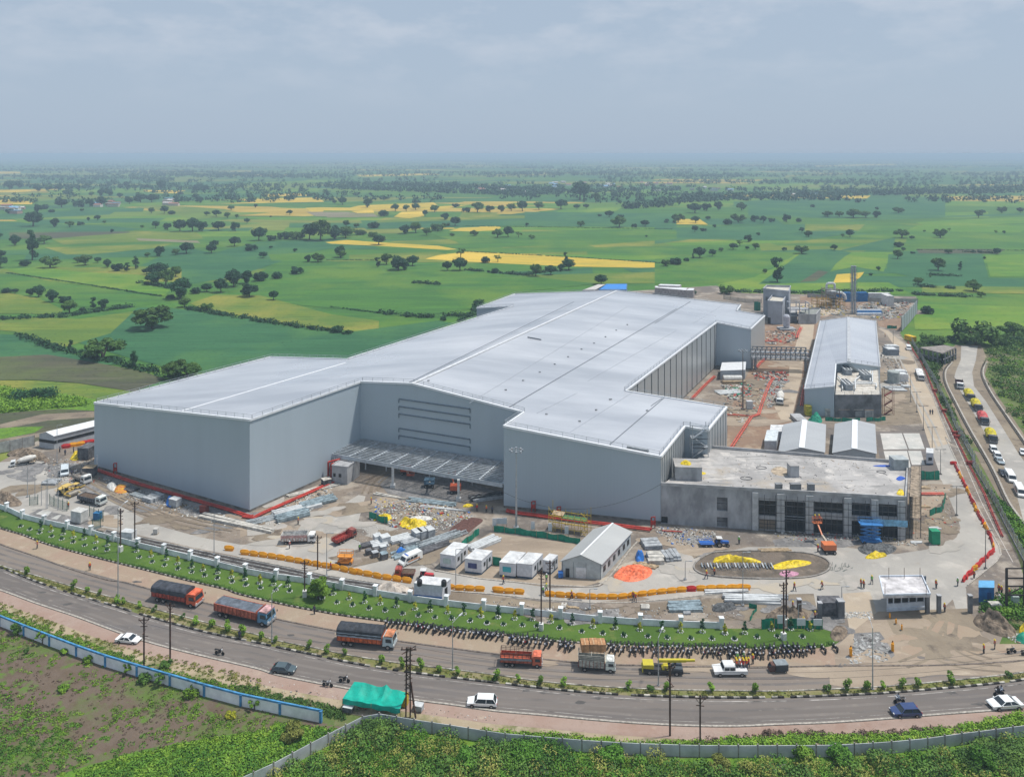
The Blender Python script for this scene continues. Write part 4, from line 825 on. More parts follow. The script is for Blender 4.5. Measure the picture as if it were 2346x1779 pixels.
pipe_w=thing('deck_pipes','white insulated pipes running between the chillers on the plant deck','pipe',G('v1',1550,1130,CBh));b=MB()
for pts in([(1500,1120),(1720,1125),(1720,1010)],[(1480,1140),(1760,1140),(1765,1180)],[(1530,1200),(1530,1100),(1580,1060)],[(1695,1000),(1695,1110)],[(1340,1060),(1390,1120),(1390,1200)]):b.poly([G('v1',x,y,CBh+.9)for x,y in pts],.22,7)
b.build('pipe',CHW,pipe_w,world=True)
t=thing('fire_stair','dark red zigzag steel stair against the plant deck','stair',G('v1',1880,1490));b=MB();p0=G('v1',1850,1490)
for k in range(5):
 z0,z1=.3+k*1.6,.3+(k+1)*1.6;xa,xb=(0,2.6)if k%2==0 else(2.6,0);b.beam(p0+Vector((xa,0,z0)),p0+Vector((xb,0,z1)),.8,.15);b.beam(p0+Vector((xa,-.4,z0+.9)),p0+Vector((xb,-.4,z1+.9)),.06)
for x in(-.3,3):
 for y in(-.6,.6):b.beam(p0+Vector((x,y,.3)),p0+Vector((x,y,9.2)),.12)
b.build('flight',mat('stair_red',(.20,.035,.03),rough=.5),t,world=True)
for i,(x,y,w_)in enumerate(((1255,1515,3.2),(1405,1520,3.6),(1565,1520,3.0),(1685,1525,2.8))):
 p=G('v1',x,y);t=thing('transformer_cabin',('leftmost','second from the left','third from the left','rightmost')[i]+' of four grey box units lined up before the plant deck','equipment unit',p,0,'box units before the plant deck')
 b=MB();b.box(0,1.4,.3,w_,2.8,2.5);b.build('casing',mat('unit_grey',(.46,.47,.46),var=.15),t);b=MB();b.box(0,1.4,2.803,w_+.2,3.0,.16);b.build('roof',mat('unit_cream' if i%2==0 else 'unit_tan',(.62,.58,.50)if i%2==0 else(.48,.36,.27),var=.2),t)
 b=MB();b.box(0,-.03,.5,w_*.7,.06,1.8);b.build('louvre',mat('unit_dark',(.28,.29,.29)),t)
 # ---- two low grey sheds behind the office, with annexes
SHW=mat('shed_wall',(.36,.39,.42),rough=.5,var=.06);SHR=roofmat('shed_roof',(.38,.395,.41),(.31,.325,.345),78,rough=.5,metal=.1)
def from_top(t,x,y,h):p=G(t,x,y,h);p.z=0;return p
for lab,a,c,e in(('left of the twin grey gable sheds behind the office block',(430,432),(757,432),(764,232)),('right of the twin grey gable sheds behind the office block',(822,436),(1133,442),(1122,232))):
 gable_shed('storage_shed',lab,'shed',from_top('t4',*a,3.6),from_top('t4',*c,3.6),from_top('t4',*e,3.6),3.6,4.9,SHW,SHR,'twin grey sheds',cap=1.6)
CABW=mat('cabin_white',(.56,.58,.62),rough=.5,var=.08,scale=1.5);CABR=mat('cabin_roof',(.60,.61,.62),rough=.6,var=.14,scale=.7);CABB=mat('cabin_base',(.06,.10,.16),var=.3)
def cabin(label,fl,fr,br,h=2.6,wm=None,rm=None,group='white site cabins',panel=None,win=True,name='site_cabin',base=True):
 bl=fl+(br-fr);t=thing(name,label,'cabin',(fl.x,fl.y,0),0,group);b=MB();z0=.75 if base else .33;b.prism([fl,fr,br,bl],z0,z0+h);b.build('wall',wm or CABW,t,world=True)
 c=(fl+br)/2;b=MB();b.prism([c+(p-c)*1.025 for p in(fl,fr,br,bl)],z0+h+.003,z0+h+.13);b.build('roof',rm or CABR,t,world=True)
 if base:
  b=MB();b.prism([c+(p-c)*.97 for p in(fl,fr,br,bl)],.33,z0-.003);b.build('skid',CABB,t,world=True)
 if win:
  for u in(.2,.68):wp=wall_rect(t,'window',fr,br,DARK,u,u+.14,z0+1.0,z0+1.8,.06,.03)
  wall_rect(t,'door',fr,br,mat('door_dark',(.15,.17,.18)),.44,.56,z0+.05,z0+2.0,.06,.03)
 if panel:wall_rect(t,'signboard',fl,fr,panel,.2,.72,z0+.75,z0+1.85,.05,.03)
 return t
cabin('white site cabin left of the left grey shed, behind the office',G('t4',322,425),G('t4',410,425),G('t4',425,345),2.8,rm=mat('cabin_roof2',(.55,.6,.63)),base=False,win=False)
cabin('second white cabin roof tucked behind, left of the left grey shed',G('t4',360,350),G('t4',455,350),G('t4',462,300),2.6,base=False,win=False)
# ---- site cabins in the forecourt
TEAL=mat('board_teal',(.06,.36,.42),var=.1);NAVY=mat('board_navy',(.06,.07,.18),var=.2);GRNP=mat('board_green',(.45,.55,.52))
cabin('leftmost white site cabin with a dark blue skirt, beside the ambulance',G('t2',1690,1488),G('t2',1815,1508),G('t2',1925,1405),panel=GRNP)
cabin('white site cabin with a small navy poster on its end wall',G('t2',1897,1530),G('t2',2040,1548),G('t2',2130,1465),panel=NAVY)
cabin('white site cabin with a turquoise board on its end wall',G('t3',163,1562),G('t3',298,1578),G('t3',385,1480),panel=TEAL)
cabin('white-roofed site cabin right of the one with the turquoise board',G('t3',310,1572),G('t3',440,1585),G('t3',530,1490))
cabin('small pale cabin with an open door beside the gable-roofed site office',G('t3',528,1530),G('t3',600,1545),G('t3',657,1490),2.3)
FL=G('t3',688,1562);FR=G('t3',1022,1588);BR=G('t3',1272,1310)
SO,c4=gable_shed('site_office','long gable-roofed grey prefab office with a white ridge, in the forecourt','site office',FL,FR,BR,3.6,5.2,mat('prefab_wall',(.44,.48,.49),var=.08),roofmat('prefab_roof',(.40,.41,.41),(.34,.35,.355),40,rough=.55,metal=0),cap=.4)
fr_m=mat('frame_dark',(.10,.12,.14))
for u in(.02,.3,.62,.98):wall_rect(SO,'post',FL,FR,fr_m,u-.004,u+.004,.3,3.6,.08)
wall_rect(SO,'door',FL,FR,mat('door_pale',(.62,.64,.66)),.36,.62,.35,2.6);wall_rect(SO,'door',FL,FR,DARK,.1,.2,.35,2.2)
for u in(.1,.25,.42,.58,.75,.9):w_=wall_rect(SO,'window',FR,BR,DARK,u-.035,u+.035,1.5,2.6);
# ---- gatehouse
GH=MATS.get('gate_white')or mat('gate_white',(.58,.63,.70),rough=.5,var=.08)
fl=G('t4',1212,1605);fr=G('t4',1497,1585);br=G('t4',1500,1480)
t=thing('gatehouse','white gatehouse with flat roof slab and a band of windows at the entrance','gatehouse',(fl.x,fl.y,0));bl=fl+(br-fr)
facade(t,fl,fr,4.2,[(.04,.17,1.9,3.2,GLS),(.19,.37,1.9,3.2,GLS),(.39,.56,1.9,3.2,GLS),(.58,.76,1.9,3.2,GLS),(.78,.95,1.9,3.2,GLS)],GH,.2)
b=MB()
for p,q in((fr,br),(br,bl),(bl,fl)):b.quad((p.x,p.y,.3),(q.x,q.y,.3),(q.x,q.y,4.2),(p.x,p.y,4.2))
b.build('wall',GH,t,world=True,fix=False)
rl4=[G('t4',1190,1478,4.6),G('t4',1530,1470,4.6),G('t4',1470,1338,4.6),G('t4',1158,1342,4.6)]
b=MB();b.prism(rl4,4.203,4.75);b.build('roof',mat('gate_roof',(.56,.54,.55),var=.2,scale=.5),t,world=True)
b=MB()
for i in range(4):b.beam(rl4[i]+Vector((0,0,.25)),rl4[(i+1)%4]+Vector((0,0,.25)),.2,.35)
b.build('parapet',GH,t,world=True)
b=MB();b.beam(fl+Vector((0,0,.9)),fr+Vector((0,0,.9)),.3,.08);b.build('ledge',GH,t,world=True)
for i,(x,y)in enumerate(((1228,1330),(1340,1330),(1455,1330),(1200,1470),(1500,1470))):
 p=G('t4',x,y+(0 if i>2 else 20),4.8);b=MB();b.tube(p,p+Vector((0,0,2.2)),.05,k=5);b.build('rebar',mat('rust',(.13,.07,.05),var=.3),t,world=True)
for i,(x,y,w_,h)in enumerate(((575,1640,.7,3.4),(725,1650,.7,3.0),(875,1640,1.2,3.2),(1592,1610,.65,3.4),(1508,1615,.65,3.4),(1820,1610,.65,3.4))):
 p=G('t4',x,y);t=thing('gate_pier',('tall brown pier left of the gate','short pier with white edge beside the black tank','wide grey pier right of the black tank','grey pier in the right-hand gateway beside the orange barrow','grey pier at the right corner of the gatehouse','grey pier left of the blue cabin')[i],'pier',p,0)
 b=MB();b.box(0,0,.3,w_,w_,h);b.build('shaft',RAWD if i else mat('brown_pier',(.14,.10,.08)),t);b=MB();b.box(0,0,.3+h+.003,w_+.16,w_+.16,.15);b.build('cap',RAW,t)
fl=G('t4',1882,1550);fr=G('t4',1995,1552);br=G('t4',1995,1500)
BLU=mat('cabin_blue',(.02,.13,.36),rough=.5,var=.15)
t=cabin('bright blue tin guard cabin with a light blue sloping roof, right of the gate',fl,fr,br,2.9,wm=BLU,rm=mat('blue_roof',(.12,.36,.62),rough=.5,var=.1),group=None,win=False)
wall_rect(t,'door',fl,fr,mat('blue_dark',(.015,.06,.2)),.55,.8,.8,2.8,.06,.03)
t=cabin('small white guard booth with blue base at the slab corner behind the office',G('t4',1500,530),G('t4',1552,532),G('t4',1552,495),2.9,group=None,win=False,base=True)
wall_rect(t,'window',G('t4',1500,530),G('t4',1552,532),DARK,.3,.8,1.6,2.5,.06,.03)
fl=G('b2',1395,262);fr=G('b2',1620,285);br=G('b2',1690,225)
t=cabin('white flat-roofed cabin with blue skirt band and black roof tanks behind the white wall',fl,fr,br,3.1,wm=CABW,group=None,win=False,base=False)
wall_rect(t,'skirting',fl,fr,mat('band_blue',(.04,.16,.42)),0,1,.34,1.25,.06,.03);wall_rect(t,'door',fr,br,DARK,.3,.6,.4,2.5,.06,.03)
for x,y in((1440,140),(1635,145)):
 p=G('b2',x,y,3.6);q=thing('roof_tank','black water drum on the white cabin roof, '+('left' if x<1500 else 'right')+' one of two','tank',p,0,'black drums on the cabin roof');b=MB();b.lathe([(.5,0),(.55,.1),(.55,.9),(.45,1.1),(.15,1.2)],k=12);b.build('drum',mat('black_plastic',(.03,.03,.035),rough=.4),q);b=MB();b.lathe([(.18,1.203),(.18,1.3)],k=10);b.build('lid',mat('black_plastic',(0,0,0)),q)
 # ---- rear-left shed
fl=G('v4',285,1348);fr=G('v4',393,1364);br=G('v4',680,1290);br=fr+(br-fr)*2.3
t,c4=gable_shed('cycle_shed','long low white-roofed shed with dark louvre band, left of the factory','shed',fl,fr,br,4.3,5.2,mat('shed_pale',(.44,.47,.50),var=.06),mat('white_roof',(.66,.68,.70),rough=.45,var=.06,stretch=(1,1,1)))
wall_rect(t,'louvre_band',fr,br,DARK,.0,1,2.0,2.9);wall_rect(t,'louvre_band',fl,fr,DARK,0,1,2.0,2.9)
# ---- rear buildings
def rear(label,t_,pts_top,h,wm,rm,name='building',cat='building',parapet=.8,z0=0):
 P_=[from_top(t_,x,y,h)for x,y in pts_top];t=thing(name,label,cat,(P_[0].x,P_[0].y,0));b=MB();b.prism(P_,z0,h);b.build('wall',wm,t,world=True)
 c=sum(P_,Vector())/len(P_);b=MB();b.prism([c+(p-c)*.95 for p in P_],h+.003,h+.04);b.build('roof',rm,t,world=True)
 if parapet:
  b=MB()
  for i in range(len(P_)):b.beam(dn(P_[i],h+parapet/2),dn(P_[(i+1)%len(P_)],h+parapet/2),.4,parapet)
  b.build('parapet',wm,t,world=True)
 return t,P_
TOW=mat('tower_grey',(.36,.38,.42),var=.12,scale=.15)
SCR=mat('cream_screed',(.52,.49,.42),var=.1)
tw,P_=rear('tall raw grey tower block with a parapet roof, behind the factory','v1',[(520,118),(800,148),(820,88),(560,82)],14.4,TOW,SCR,parapet=1.2)
fl,fr=P_[0],P_[1]
for u,z in((.1,9),(.4,9),(.7,9),(.85,4)):wall_rect(tw,'window',fl,fr,RAWD,u,u+.1,z,z+2,.15,.04)
sf=thing('plant_structure','open grey steel frame right of the tower block','steel frame',from_top('v1',815,300,9));b=MB()
for x in(0,5,10):
 for y in(0,5):b.beam((x,y,0),(x,y,11),.35)
for z in(4,7.5,11):
 for y in(0,5):b.beam((0,y,z),(10,y,z),.3)
 b.beam((0,0,z),(0,5,z),.3);b.beam((10,0,z),(10,5,z),.3)
b.build('frame',TOW,sf)
for z in(4,7.5):MB().box(5,2.5,z+.16,9.5,4.6,.12).build('deck',RAW,sf)
tw2,P2_=rear('lower grey wing with a cream roof in front of the tower block','v1',[(570,250),(730,262),(775,185),(625,180)],11.5,TOW,SCR,parapet=1.0)
wall_rect(tw2,'doorway',P2_[0],P2_[1],DARK,.0,.2,.3,3.5,.15,.04)
rear('low grey hall right of the tower block','v1',[(905,390),(1100,390),(1150,325),(960,325)],5,RAW,mat('roof_moss',(.25,.26,.24),var=.2),parapet=.5)
rear('small grey rendered block joining tower and hall','v1',[(810,375),(890,375),(890,310),(810,310)],4.7,TOW,RAW,parapet=.5)
p=G('v1',775,555);t=thing('silo','pale grey upright silo tank standing before the tower block','silo',p);b=MB();b.lathe([(1.0,.3),(1.0,1.2),(1.7,2.0),(1.7,7),(1.2,7.8),(.3,8)],k=20);b.build('shell',mat('silo_grey',(.46,.47,.52),rough=.4),t,smooth=False)
b=MB();b.box(0,0,.28,8,6,.9);b.build('plinth',RAW,t)
for i,(lab,pts)in enumerate((('long white-roofed shed beyond the far right corner of the factory',[(0,205),(190,222),(200,208),(0,195)]),('second white-roofed shed beyond the factory, farther back',[(20,192),(150,196),(160,188),(30,184)]),('short white shed at the end of the far roofs',[(190,222),(232,222),(238,210),(205,208)]))):
 rear(lab,'u3',pts,5 if i!=1 else 6,mat('far_wall',(.36,.33,.33),var=.2),mat('white_roof',(0,0,0)),'shed','shed',0)
t,P_=rear('bright blue sheet roof behind the far left corner of the factory','u2',[(1695,922),(1895,922),(1900,885),(1765,885)],5,mat('blue_wall',(.1,.2,.35)),mat('blue_sheet',(.03,.22,.62),rough=.45,var=.08),'blue_shed','shed',0)
rear('grey sheet roof left of the blue one behind the factory','u2',[(1615,925),(1720,922),(1770,888),(1715,888)],5,mat('far_wall',(0,0,0)),mat('far_roof',(.5,.48,.46),var=.1),'shed','shed',0)
def container(label,t_,a,c,h,col,group='containers in the rear yard',dep=2.6):
 a,c=G(t_,*a),G(t_,*c);d=(c-a);n=Vector((-d.y,d.x,0)).normalized()*dep;t=thing('container',label,'container',(a.x,a.y,0),0,group);b=MB();b.prism([a,c,c+n,a+n],.33,.33+h);b.build('shell',col,t,world=True)
 r_=MB();L_=d.length;k=int(L_/.6)
 for i in range(k):q=a+d*((i+.5)/k)-n.normalized()*.04;r_.beam(q+Vector((0,0,.5)),q+Vector((0,0,h+.15)),.2,.1,up=n)
 r_.build('rib',col,t,world=True);b=MB();b.beam(a+Vector((0,0,h+.38)),c+Vector((0,0,h+.38)),.15,.12);b.beam(a+n+Vector((0,0,h+.38)),c+n+Vector((0,0,h+.38)),.15,.12);b.build('rail',col,t,world=True);return t
cb=mat('container_blue',(.03,.17,.42),var=.15);cw=mat('container_white',(.6,.6,.6),var=.12)
container('left blue container row in the rear yard, behind the twin chimney','v1',(1418,252),(1495,252),5.5,cb);container('right blue container row in the rear yard, behind the twin chimney','v1',(1535,252),(1670,250),5.5,cb)
container('small blue container beside the process tower','v1',(1330,228),(1392,228),4,cb)
container('long white container row at the back of the rear yard','v1',(1680,250),(1920,250),5,cw);container('white container with a pitched look at the right of the rear yard','v1',(1885,300),(1955,300),6,cw,dep=8)
for i in range(3):container(('front','middle','back')[i]+' of three long blue-topped pipe racks in the rear yard','v1',(1560,405-i*20),(1830,405-i*20),1.2,mat('rack_white',(.55,.6,.68))if i%2==0 else cb,group='pipe racks in the rear yard',dep=2)
p=G('v1',1260,290);t=thing('process_tower','slim steel process tower topped by white swan-neck pipes, behind the warehouse','tower',p);b=MB()
for x in(-4,4):
 for y in(-3,3):b.beam((x,y,.3),(x,y,10.4),.4)
for z in(5,7.5,10):
 b.beam((-4,-3,z),(4,-3,z),.35);b.beam((-4,3,z),(4,3,z),.35);b.beam((-4,-3,z),(-4,3,z),.35);b.beam((4,-3,z),(4,3,z),.35);b.beam((-4,-3,z),(4,-3,z-2.5),.2)
b.build('frame',mat('steel_brown',(.22,.17,.14)),t);b=MB();b.lathe([(2.4,.3),(2.4,6),(3.2,7),(3.2,9),(1,10)],k=14);b.build('vessel',mat('vessel_grey',(.38,.40,.42),metal=.3,rough=.4),t)
b=MB();b.poly([Vector(q)for q in((-2.4,0,9),(-2.4,0,12.6),(-1.6,0,13.4),(1.6,0,13.4),(2.4,0,12.6),(2.4,0,9))],.7,8);b.poly([Vector(q)for q in((3,-1,8),(6,-1,8),(8,-1,6.5),(8.5,-1,4))],.8,8);b.build('duct',mat('duct_white',(.6,.62,.64)),t)
for i,(x,y,w_,h)in enumerate(((1150,320,9,7),(1240,330,11,6),(1340,330,8,6))):
 p=G('v1',x,y);t=thing('yellow_scaffold',('left','middle','right')[i]+' of the yellow scaffolds at the foot of the process tower','scaffold',p,0,'yellow scaffolds behind the warehouse');b=MB()
 for j in range(4):
  for k in(0,2.5):b.beam((-w_/2+j*w_/3,k,.3),(-w_/2+j*w_/3,k,h),.22)
 for z in(2.3,4.3,6.0):b.beam((-w_/2,0,z),(w_/2,0,z),.2);b.beam((-w_/2,2.5,z),(w_/2,2.5,z),.2)
 b.build('tube_frame',mat('scaf_yellow',(.55,.34,.08),var=.2),t);b=MB();b.box(0,1.25,4.45,w_,2.2,.15);b.build('deck',mat('plank',(0,0,0)),t)
p=G('v1',1512,385);t=thing('chimney','tall twin-flue steel chimney with ladder frame behind the warehouse','chimney',p);HT=26.5
for x in(-.75,.75):b=MB();b.lathe([(.55,.3),(.55,HT),(.75,HT+.05),(.75,HT+.8)],(x,0,0),14);b.build('flue',mat('flue_grey',(.42,.45,.49),rough=.35,metal=.4),t)
b=MB()
for x in(-1.5,1.5):
 for y in(-.9,.9):b.beam((x,y,.3),(x,y,HT-.5),.15)
for i in range(11):
 z=1+i*2.4
 for y in(-.9,.9):b.beam((-1.5,y,z),(1.5,y,z),.14);b.beam((-1.5,y,z),(1.5,y,z+2.4 if i<10 else z),.1)
b.build('frame',mat('frame_steel',(.26,.28,.31)),t)
a=G('v1',385,800,8);c=G('v1',1035,815,8);t=thing('pipe_bridge','steel lattice pipe bridge from the factory to the warehouse','pipe bridge',(a.x,a.y,0));b=MB();n=Vector((0,4.5,0))
for z in(5.2,7.2,9.4):
 for o_ in(Vector(),n):b.beam(dn(a,z)+o_,dn(c,z)+o_,.35)
for i in range(13):
 u=i/12;p=lerp(a,c,u);q=lerp(a,c,min(1,u+1/12))
 for o_ in(Vector(),n):b.beam(dn(p,5.2)+o_,dn(p,9.4)+o_,.3);b.beam(dn(p,5.2)+o_,dn(q,9.4)+o_,.16)
b.build('truss',mat('bridge_grey',(.20,.22,.24)),t,world=True);b=MB()
for k in range(5):b.poly([dn(a,5.8+(k%2)*1.9)+Vector((0,.6+k*.8,0)),dn(c,5.8+(k%2)*1.9)+Vector((0,.6+k*.8,0))],.3,7)
b.build('pipe',mat('pipe_silver',(.45,.47,.5),metal=.4,rough=.4),t,world=True)
for u in(.04,.1,.95):b=MB();p=lerp(a,c,u);b.beam(dn(p,.3)+Vector((0,2,0)),dn(p,5.1)+Vector((0,2,0)),.8,.8);b.build('pier',RAW,t,world=True)
fl,fr=G('v2',730,345),G('v2',1070,400);t=thing('open_building','derelict open concrete frame with a slab roof beside the scrub, right of the fence','structure',(fl.x,fl.y,0))
P_=[from_top('v2',x,y,5.5)for x,y in((685,262),(925,325),(1068,262),(950,238),(860,248))];b=MB();b.prism(P_,5.2,5.7);b.build('roof',mat('old_slab',(.26,.23,.21),var=.2),t,world=True)
for p,q in((P_[0],P_[1]),(P_[1],P_[2])):
 for i in range(6):b=MB();w_=lerp(p,q,i/5);b.beam(dn(w_,.2),dn(w_,5.2),.5,.5);b.build('column',RAWD,t,world=True)
 b=MB();b.beam(dn(p,2.8),dn(q,2.8),.4,.4);b.build('beam',RAWD,t,world=True)
t=cabin('white-roofed store hut in the yard at the foot of the factory notch',G('v1',50,1110),G('v1',320,1100),G('v1',330,1010),3.6,wm=SHW,rm=mat('white_roof',(0,0,0)),group=None,win=False,base=False,name='store_hut')
p,q=G('v1',50,1100),G('v1',250,1100);t=thing('water_bowser','long white horizontal tank lying before the store hut','tank',(p.x,p.y,0));p+=Vector((0,-4,0));q+=Vector((0,-4,0));b=MB();b.tube(p+Vector((0,0,1.7)),q+Vector((0,0,1.7)),1.2,k=16);b.build('shell',mat('tank_white',(.62,.62,.6)),t,world=True)
for u in(.2,.8):b=MB();s_=lerp(p,q,u);b.box(s_.x,s_.y,.3,.6,2.0,.8);b.build('saddle',RAW,t,world=True)
for i,(x,y,sx,sy,h,c_,lab)in enumerate(((1920,830,5,5,2.4,(.2,.22,.25),'dark cooling unit by the warehouse side'),(1930,790,5.5,3,2.2,(.62,.63,.64),'white unit behind the dark cooling unit by the warehouse side'),(1950,1140,4.4,4.4,4.5,(.33,.36,.35),'round grey-green tank by the warehouse side'),(2030,1120,4.5,3,2.6,(.66,.66,.66),'nearer white box unit beside the round tank'),(2020,1080,4.5,3,2.4,(.64,.65,.66),'farther white box unit beside the round tank'))):
 p=G('v1',x,y);t=thing('plant_unit',lab,'equipment unit',p,0);b=MB();mm=mat('unit_%d'%i,c_,var=.12,scale=1.2)
 if i==2:b.lathe([(2.2,.3),(2.2,4.6),(1.9,4.9)],k=18)
 else:b.box(0,0,.6,sx,sy,h)
 b.build('casing',mm,t);b=MB();b.box(0,0,.3,sx+.6,sy+.6,.3);b.build('plinth',RAW,t)
 if i!=2:b=MB();b.box(0,0,h+.603,sx*.8,sy*.8,.2);b.build('top',CHW,t)
 # ---- boundary walls and fences
def boundary(label,line,h,step,pm,post_m,ph=None,pw=.3,cap=None,th=.15,name='boundary_wall',z0=.3,cat='wall',group=None,gap=0.0,lean=0.0,lower=None):
 t=thing(name,label,cat,(line[0].x,line[0].y,0),0,group);st_=walk(line,step);ph=ph or h+.1
 P_=[p for p,a in st_];b,c_,lw=MB(),MB(),MB()
 for p,q in zip(P_,P_[1:]):
  a_,d_=dn(p,z0+h/2+gap/2),dn(q,z0+h/2+gap/2);b.beam(a_,d_,th,h-gap)
  if cap:c_.beam(dn(p,z0+h+cap[1]/2),dn(q,z0+h+cap[1]/2),th+.12,cap[1])
  if lower:lw.beam(dn(p,z0+lower[1]/2),dn(q,z0+lower[1]/2),th+.06,lower[1])
 b.build('wall_panel',pm,t,world=True)
 if cap:c_.build('coping',cap[0],t,world=True)
 if lower:lw.build('base_course',lower[0],t,world=True)
 pb=MB();pb.box(0,0,0,pw,pw,ph);pb.box(0,0,ph,pw*1.25,pw*1.25,.08);first=None
 for p,a in st_[:100]:
  if first is None:first=pb.build('post',post_m,t);o=first
  else:o=first.copy();C.objects.link(o)
  o.location=Vector((p.x,p.y,z0))-t.location;o.rotation_euler=(0,0,a)
 return t
WHW=mat('wall_white',(.70,.73,.76),var=.14,scale=.35);BLW=mat('wall_blue',(.07,.26,.50),var=.2,scale=1)
boundary('long white boundary wall with square piers behind the lawn strip',[p for p in wall_base if p.x>-260],1.25,7.6,WHW,WHW,2.1,.75)
lw_line=smooth(path([('b1',[(-900,140),(-400,330),(0,478),(250,580),(430,650),(750,772),(1100,882),(1450,985),(1650,1045),(2080,1158)]),('b2',[(360,1195),(580,1243),(870,1292)])]),4)
boundary('white roadside wall with blue posts and blue top rail, lower left',lw_line,1.75,7.2,mat('wall_chalk',(.82,.82,.84),var=.08,scale=.5),BLW,1.8,.4,cap=(BLW,.28))
PRE=mat('precast',(.47,.49,.51),var=.12,scale=.3);PREP=mat('precast_post',(.26,.24,.22),var=.2)
gw=path([('b2',[(-60,1830),(250,1690),(650,1470),(1050,1262),(1400,1322),(1700,1368),(2080,1432)]),('b3',[(500,1462),(850,1492),(1200,1514),(1700,1532),(2060,1535)]),('b4',[(400,1392),(800,1390),(1200,1368),(1500,1340),(1700,1310),(2000,1272),(2300,1232),(2900,1140)])])
boundary('grey precast panel wall running round the green plot at the bottom',gw,1.75,2.9,PRE,PREP,1.9,.16,th=.08)
boundary('grey precast wall at the back left of the compound',path([('v4',[(-500,1480),(0,1392),(265,1335)])]),3.2,3.2,mat('precast_dk',(.34,.35,.34),var=.15),PREP,3.3,.2)
fn=path([('u3',[(1478,470),(1520,425),(1575,355)])]);boundary('tall grey sheet fence at the back right corner of the compound',fn,7,8,mat('fence_sheet',(.34,.38,.42),var=.12,stretch=(3,3,.1)),PREP,7.2,.3)
boundary('low grey wall closing the far end of the rear yard',path([('u3',[(1575,300),(1300,295),(860,262)])]),2.5,9,mat('precast_dk',(0,0,0)),PREP,2.6,.3)
boundary('faint wire fence across the grass behind the tower block',path([('u3',[(640,300),(560,300),(400,275)])]),2.2,5,mat('wire_mesh',(.3,.32,.3),alpha=.35),PREP,2.4,.15)
mesh=mat('mesh_grey',(.42,.45,.46),alpha=.38,var=.2)
fl_=path([('v2',[(600,215),(680,360),(760,500),(850,650),(920,800),(1000,960),(1080,1150),(1170,1310),(1290,1530)]),('t4',[(1830,520),(1930,690),(2020,860),(2110,1040),(2200,1215),(2330,1450)])])
boundary('grey mesh security fence along the right side of the compound',fl_,2.6,4.0,mesh,mat('fence_post',(.34,.37,.38)),2.9,.12,th=.04,name='mesh_fence',cat='fence',lower=(RAW,.4))
pl_=path([('v2',[(560,210),(600,270),(640,340),(700,420),(760,540),(840,740),(900,880),(950,980),(1080,1240)]),('t4',[(1740,380),(1830,560),(1930,750),(1990,900),(2060,1060)])])
PKR=mat('pipe_pinkred',(.33,.06,.05),var=.25)
pipe_run('long dark red twin pipe running beside the mesh fence on the right',pl_,PKR,.17,.6,saddle=5)
for i,x in enumerate(((1080,1240),(1060,1200),(945,960),(845,745),(1215,1520))):
 p=G('v2',*x);t=thing('pipe_anchor',('nearest-but-one','middle','second farthest','farthest','nearest')[i]+' dark red anchor block on the pipe beside the mesh fence','pipe support',p,0,'pipe anchors beside the fence');b=MB();b.box(0,0,.3,1.4,.8,.9);b.box(0,0,1.2,2.6,.3,.25);b.build('block',PKR,t)
pipe_run('white pipe between the kerb and the fence on the right',path([('v2',[(850,800),(900,900),(940,1000),(1020,1180),(1120,1400),(1180,1540)]),('t4',[(1900,800),(2000,1000),(2130,1240)])]),mat('pipe_cream',(.5,.46,.42)),.15,.3,False,'white service pipes',8)
pipe_run('orange-red pipe zigzagging through the red-soil yard toward the camera',path([('v1',[(640,1100),(600,1160),(560,1260),(520,1370),(480,1500),(400,1530),(340,1620)]),('t4',[(180,270),(80,425)])]),ORA,.33,.7)
pipe_run('orange-red branch pipe crossing the yard from the factory',path([('v1',[(120,1500),(250,1505),(400,1520)])]),ORA,.22,.6,False)
pipe_run('orange-red pipe along the foot of the silver east wall',path([('u3',[(218,880),(260,835),(310,785),(355,745)])]),ORA,.33,.7)
pipe_run('orange-red pipe passing under the pipe bridge',path([('v1',[(430,990),(480,930),(540,880)])]),ORA,.33,.7)
pipe_run('dusty red pipe behind the factory, left of the rear road',path([('v1',[(540,690),(680,688)])]),ORA,.3,.7)
pipe_run('red pipe with a tank end beside the rear road',path([('v1',[(880,660),(900,600),(930,545)])]),ORA,.4,1.0)
pipe_run('orange-red pipe along the left foot of the warehouse',path([('v1',[(930,1400),(950,1260),(965,1180)])]),ORA,.3,.6)
pipe_run('red pipe lying between the office and the right-hand road',path([('t4',[(1420,742),(1620,742)])]),ORA,.35,.5,True)
# ================================================================== VEGETATION
rng=np.random.default_rng(5)
def leafmat(name,c1,c2,c3=None,scale=.5,rnd=.25):
 m=bpy.data.materials.new(name);m.use_nodes=True;N,L=m.node_tree.nodes,m.node_tree.links;b=N['Principled BSDF'];b.inputs['Roughness'].default_value=.7;b.inputs['Specular IOR Level'].default_value=.2
 tcn=N.new('ShaderNodeTexCoord');n=N.new('ShaderNodeTexNoise');n.inputs['Scale'].default_value=scale;n.inputs['Detail'].default_value=6;L.new(tcn.outputs['Object'],n.inputs[0])
 r=N.new('ShaderNodeValToRGB');r.color_ramp.elements[0].position=.36;r.color_ramp.elements[0].color=(*c1,1);r.color_ramp.elements[1].position=.58;r.color_ramp.elements[1].color=(*c2,1)
 if c3:e=r.color_ramp.elements.new(.72);e.color=(*c3,1)
 L.new(n.outputs[0],r.inputs[0]);oi=N.new('ShaderNodeObjectInfo');hs=N.new('ShaderNodeHueSaturation');mr=N.new('ShaderNodeMapRange');mr.inputs[3].default_value=1-rnd;mr.inputs[4].default_value=1+rnd
 L.new(oi.outputs['Random'],mr.inputs[0]);L.new(mr.outputs[0],hs.inputs['Value']);L.new(r.outputs[0],hs.inputs['Color']);L.new(hs.outputs[0],b.inputs['Base Color']);MATS[name]=m;return m
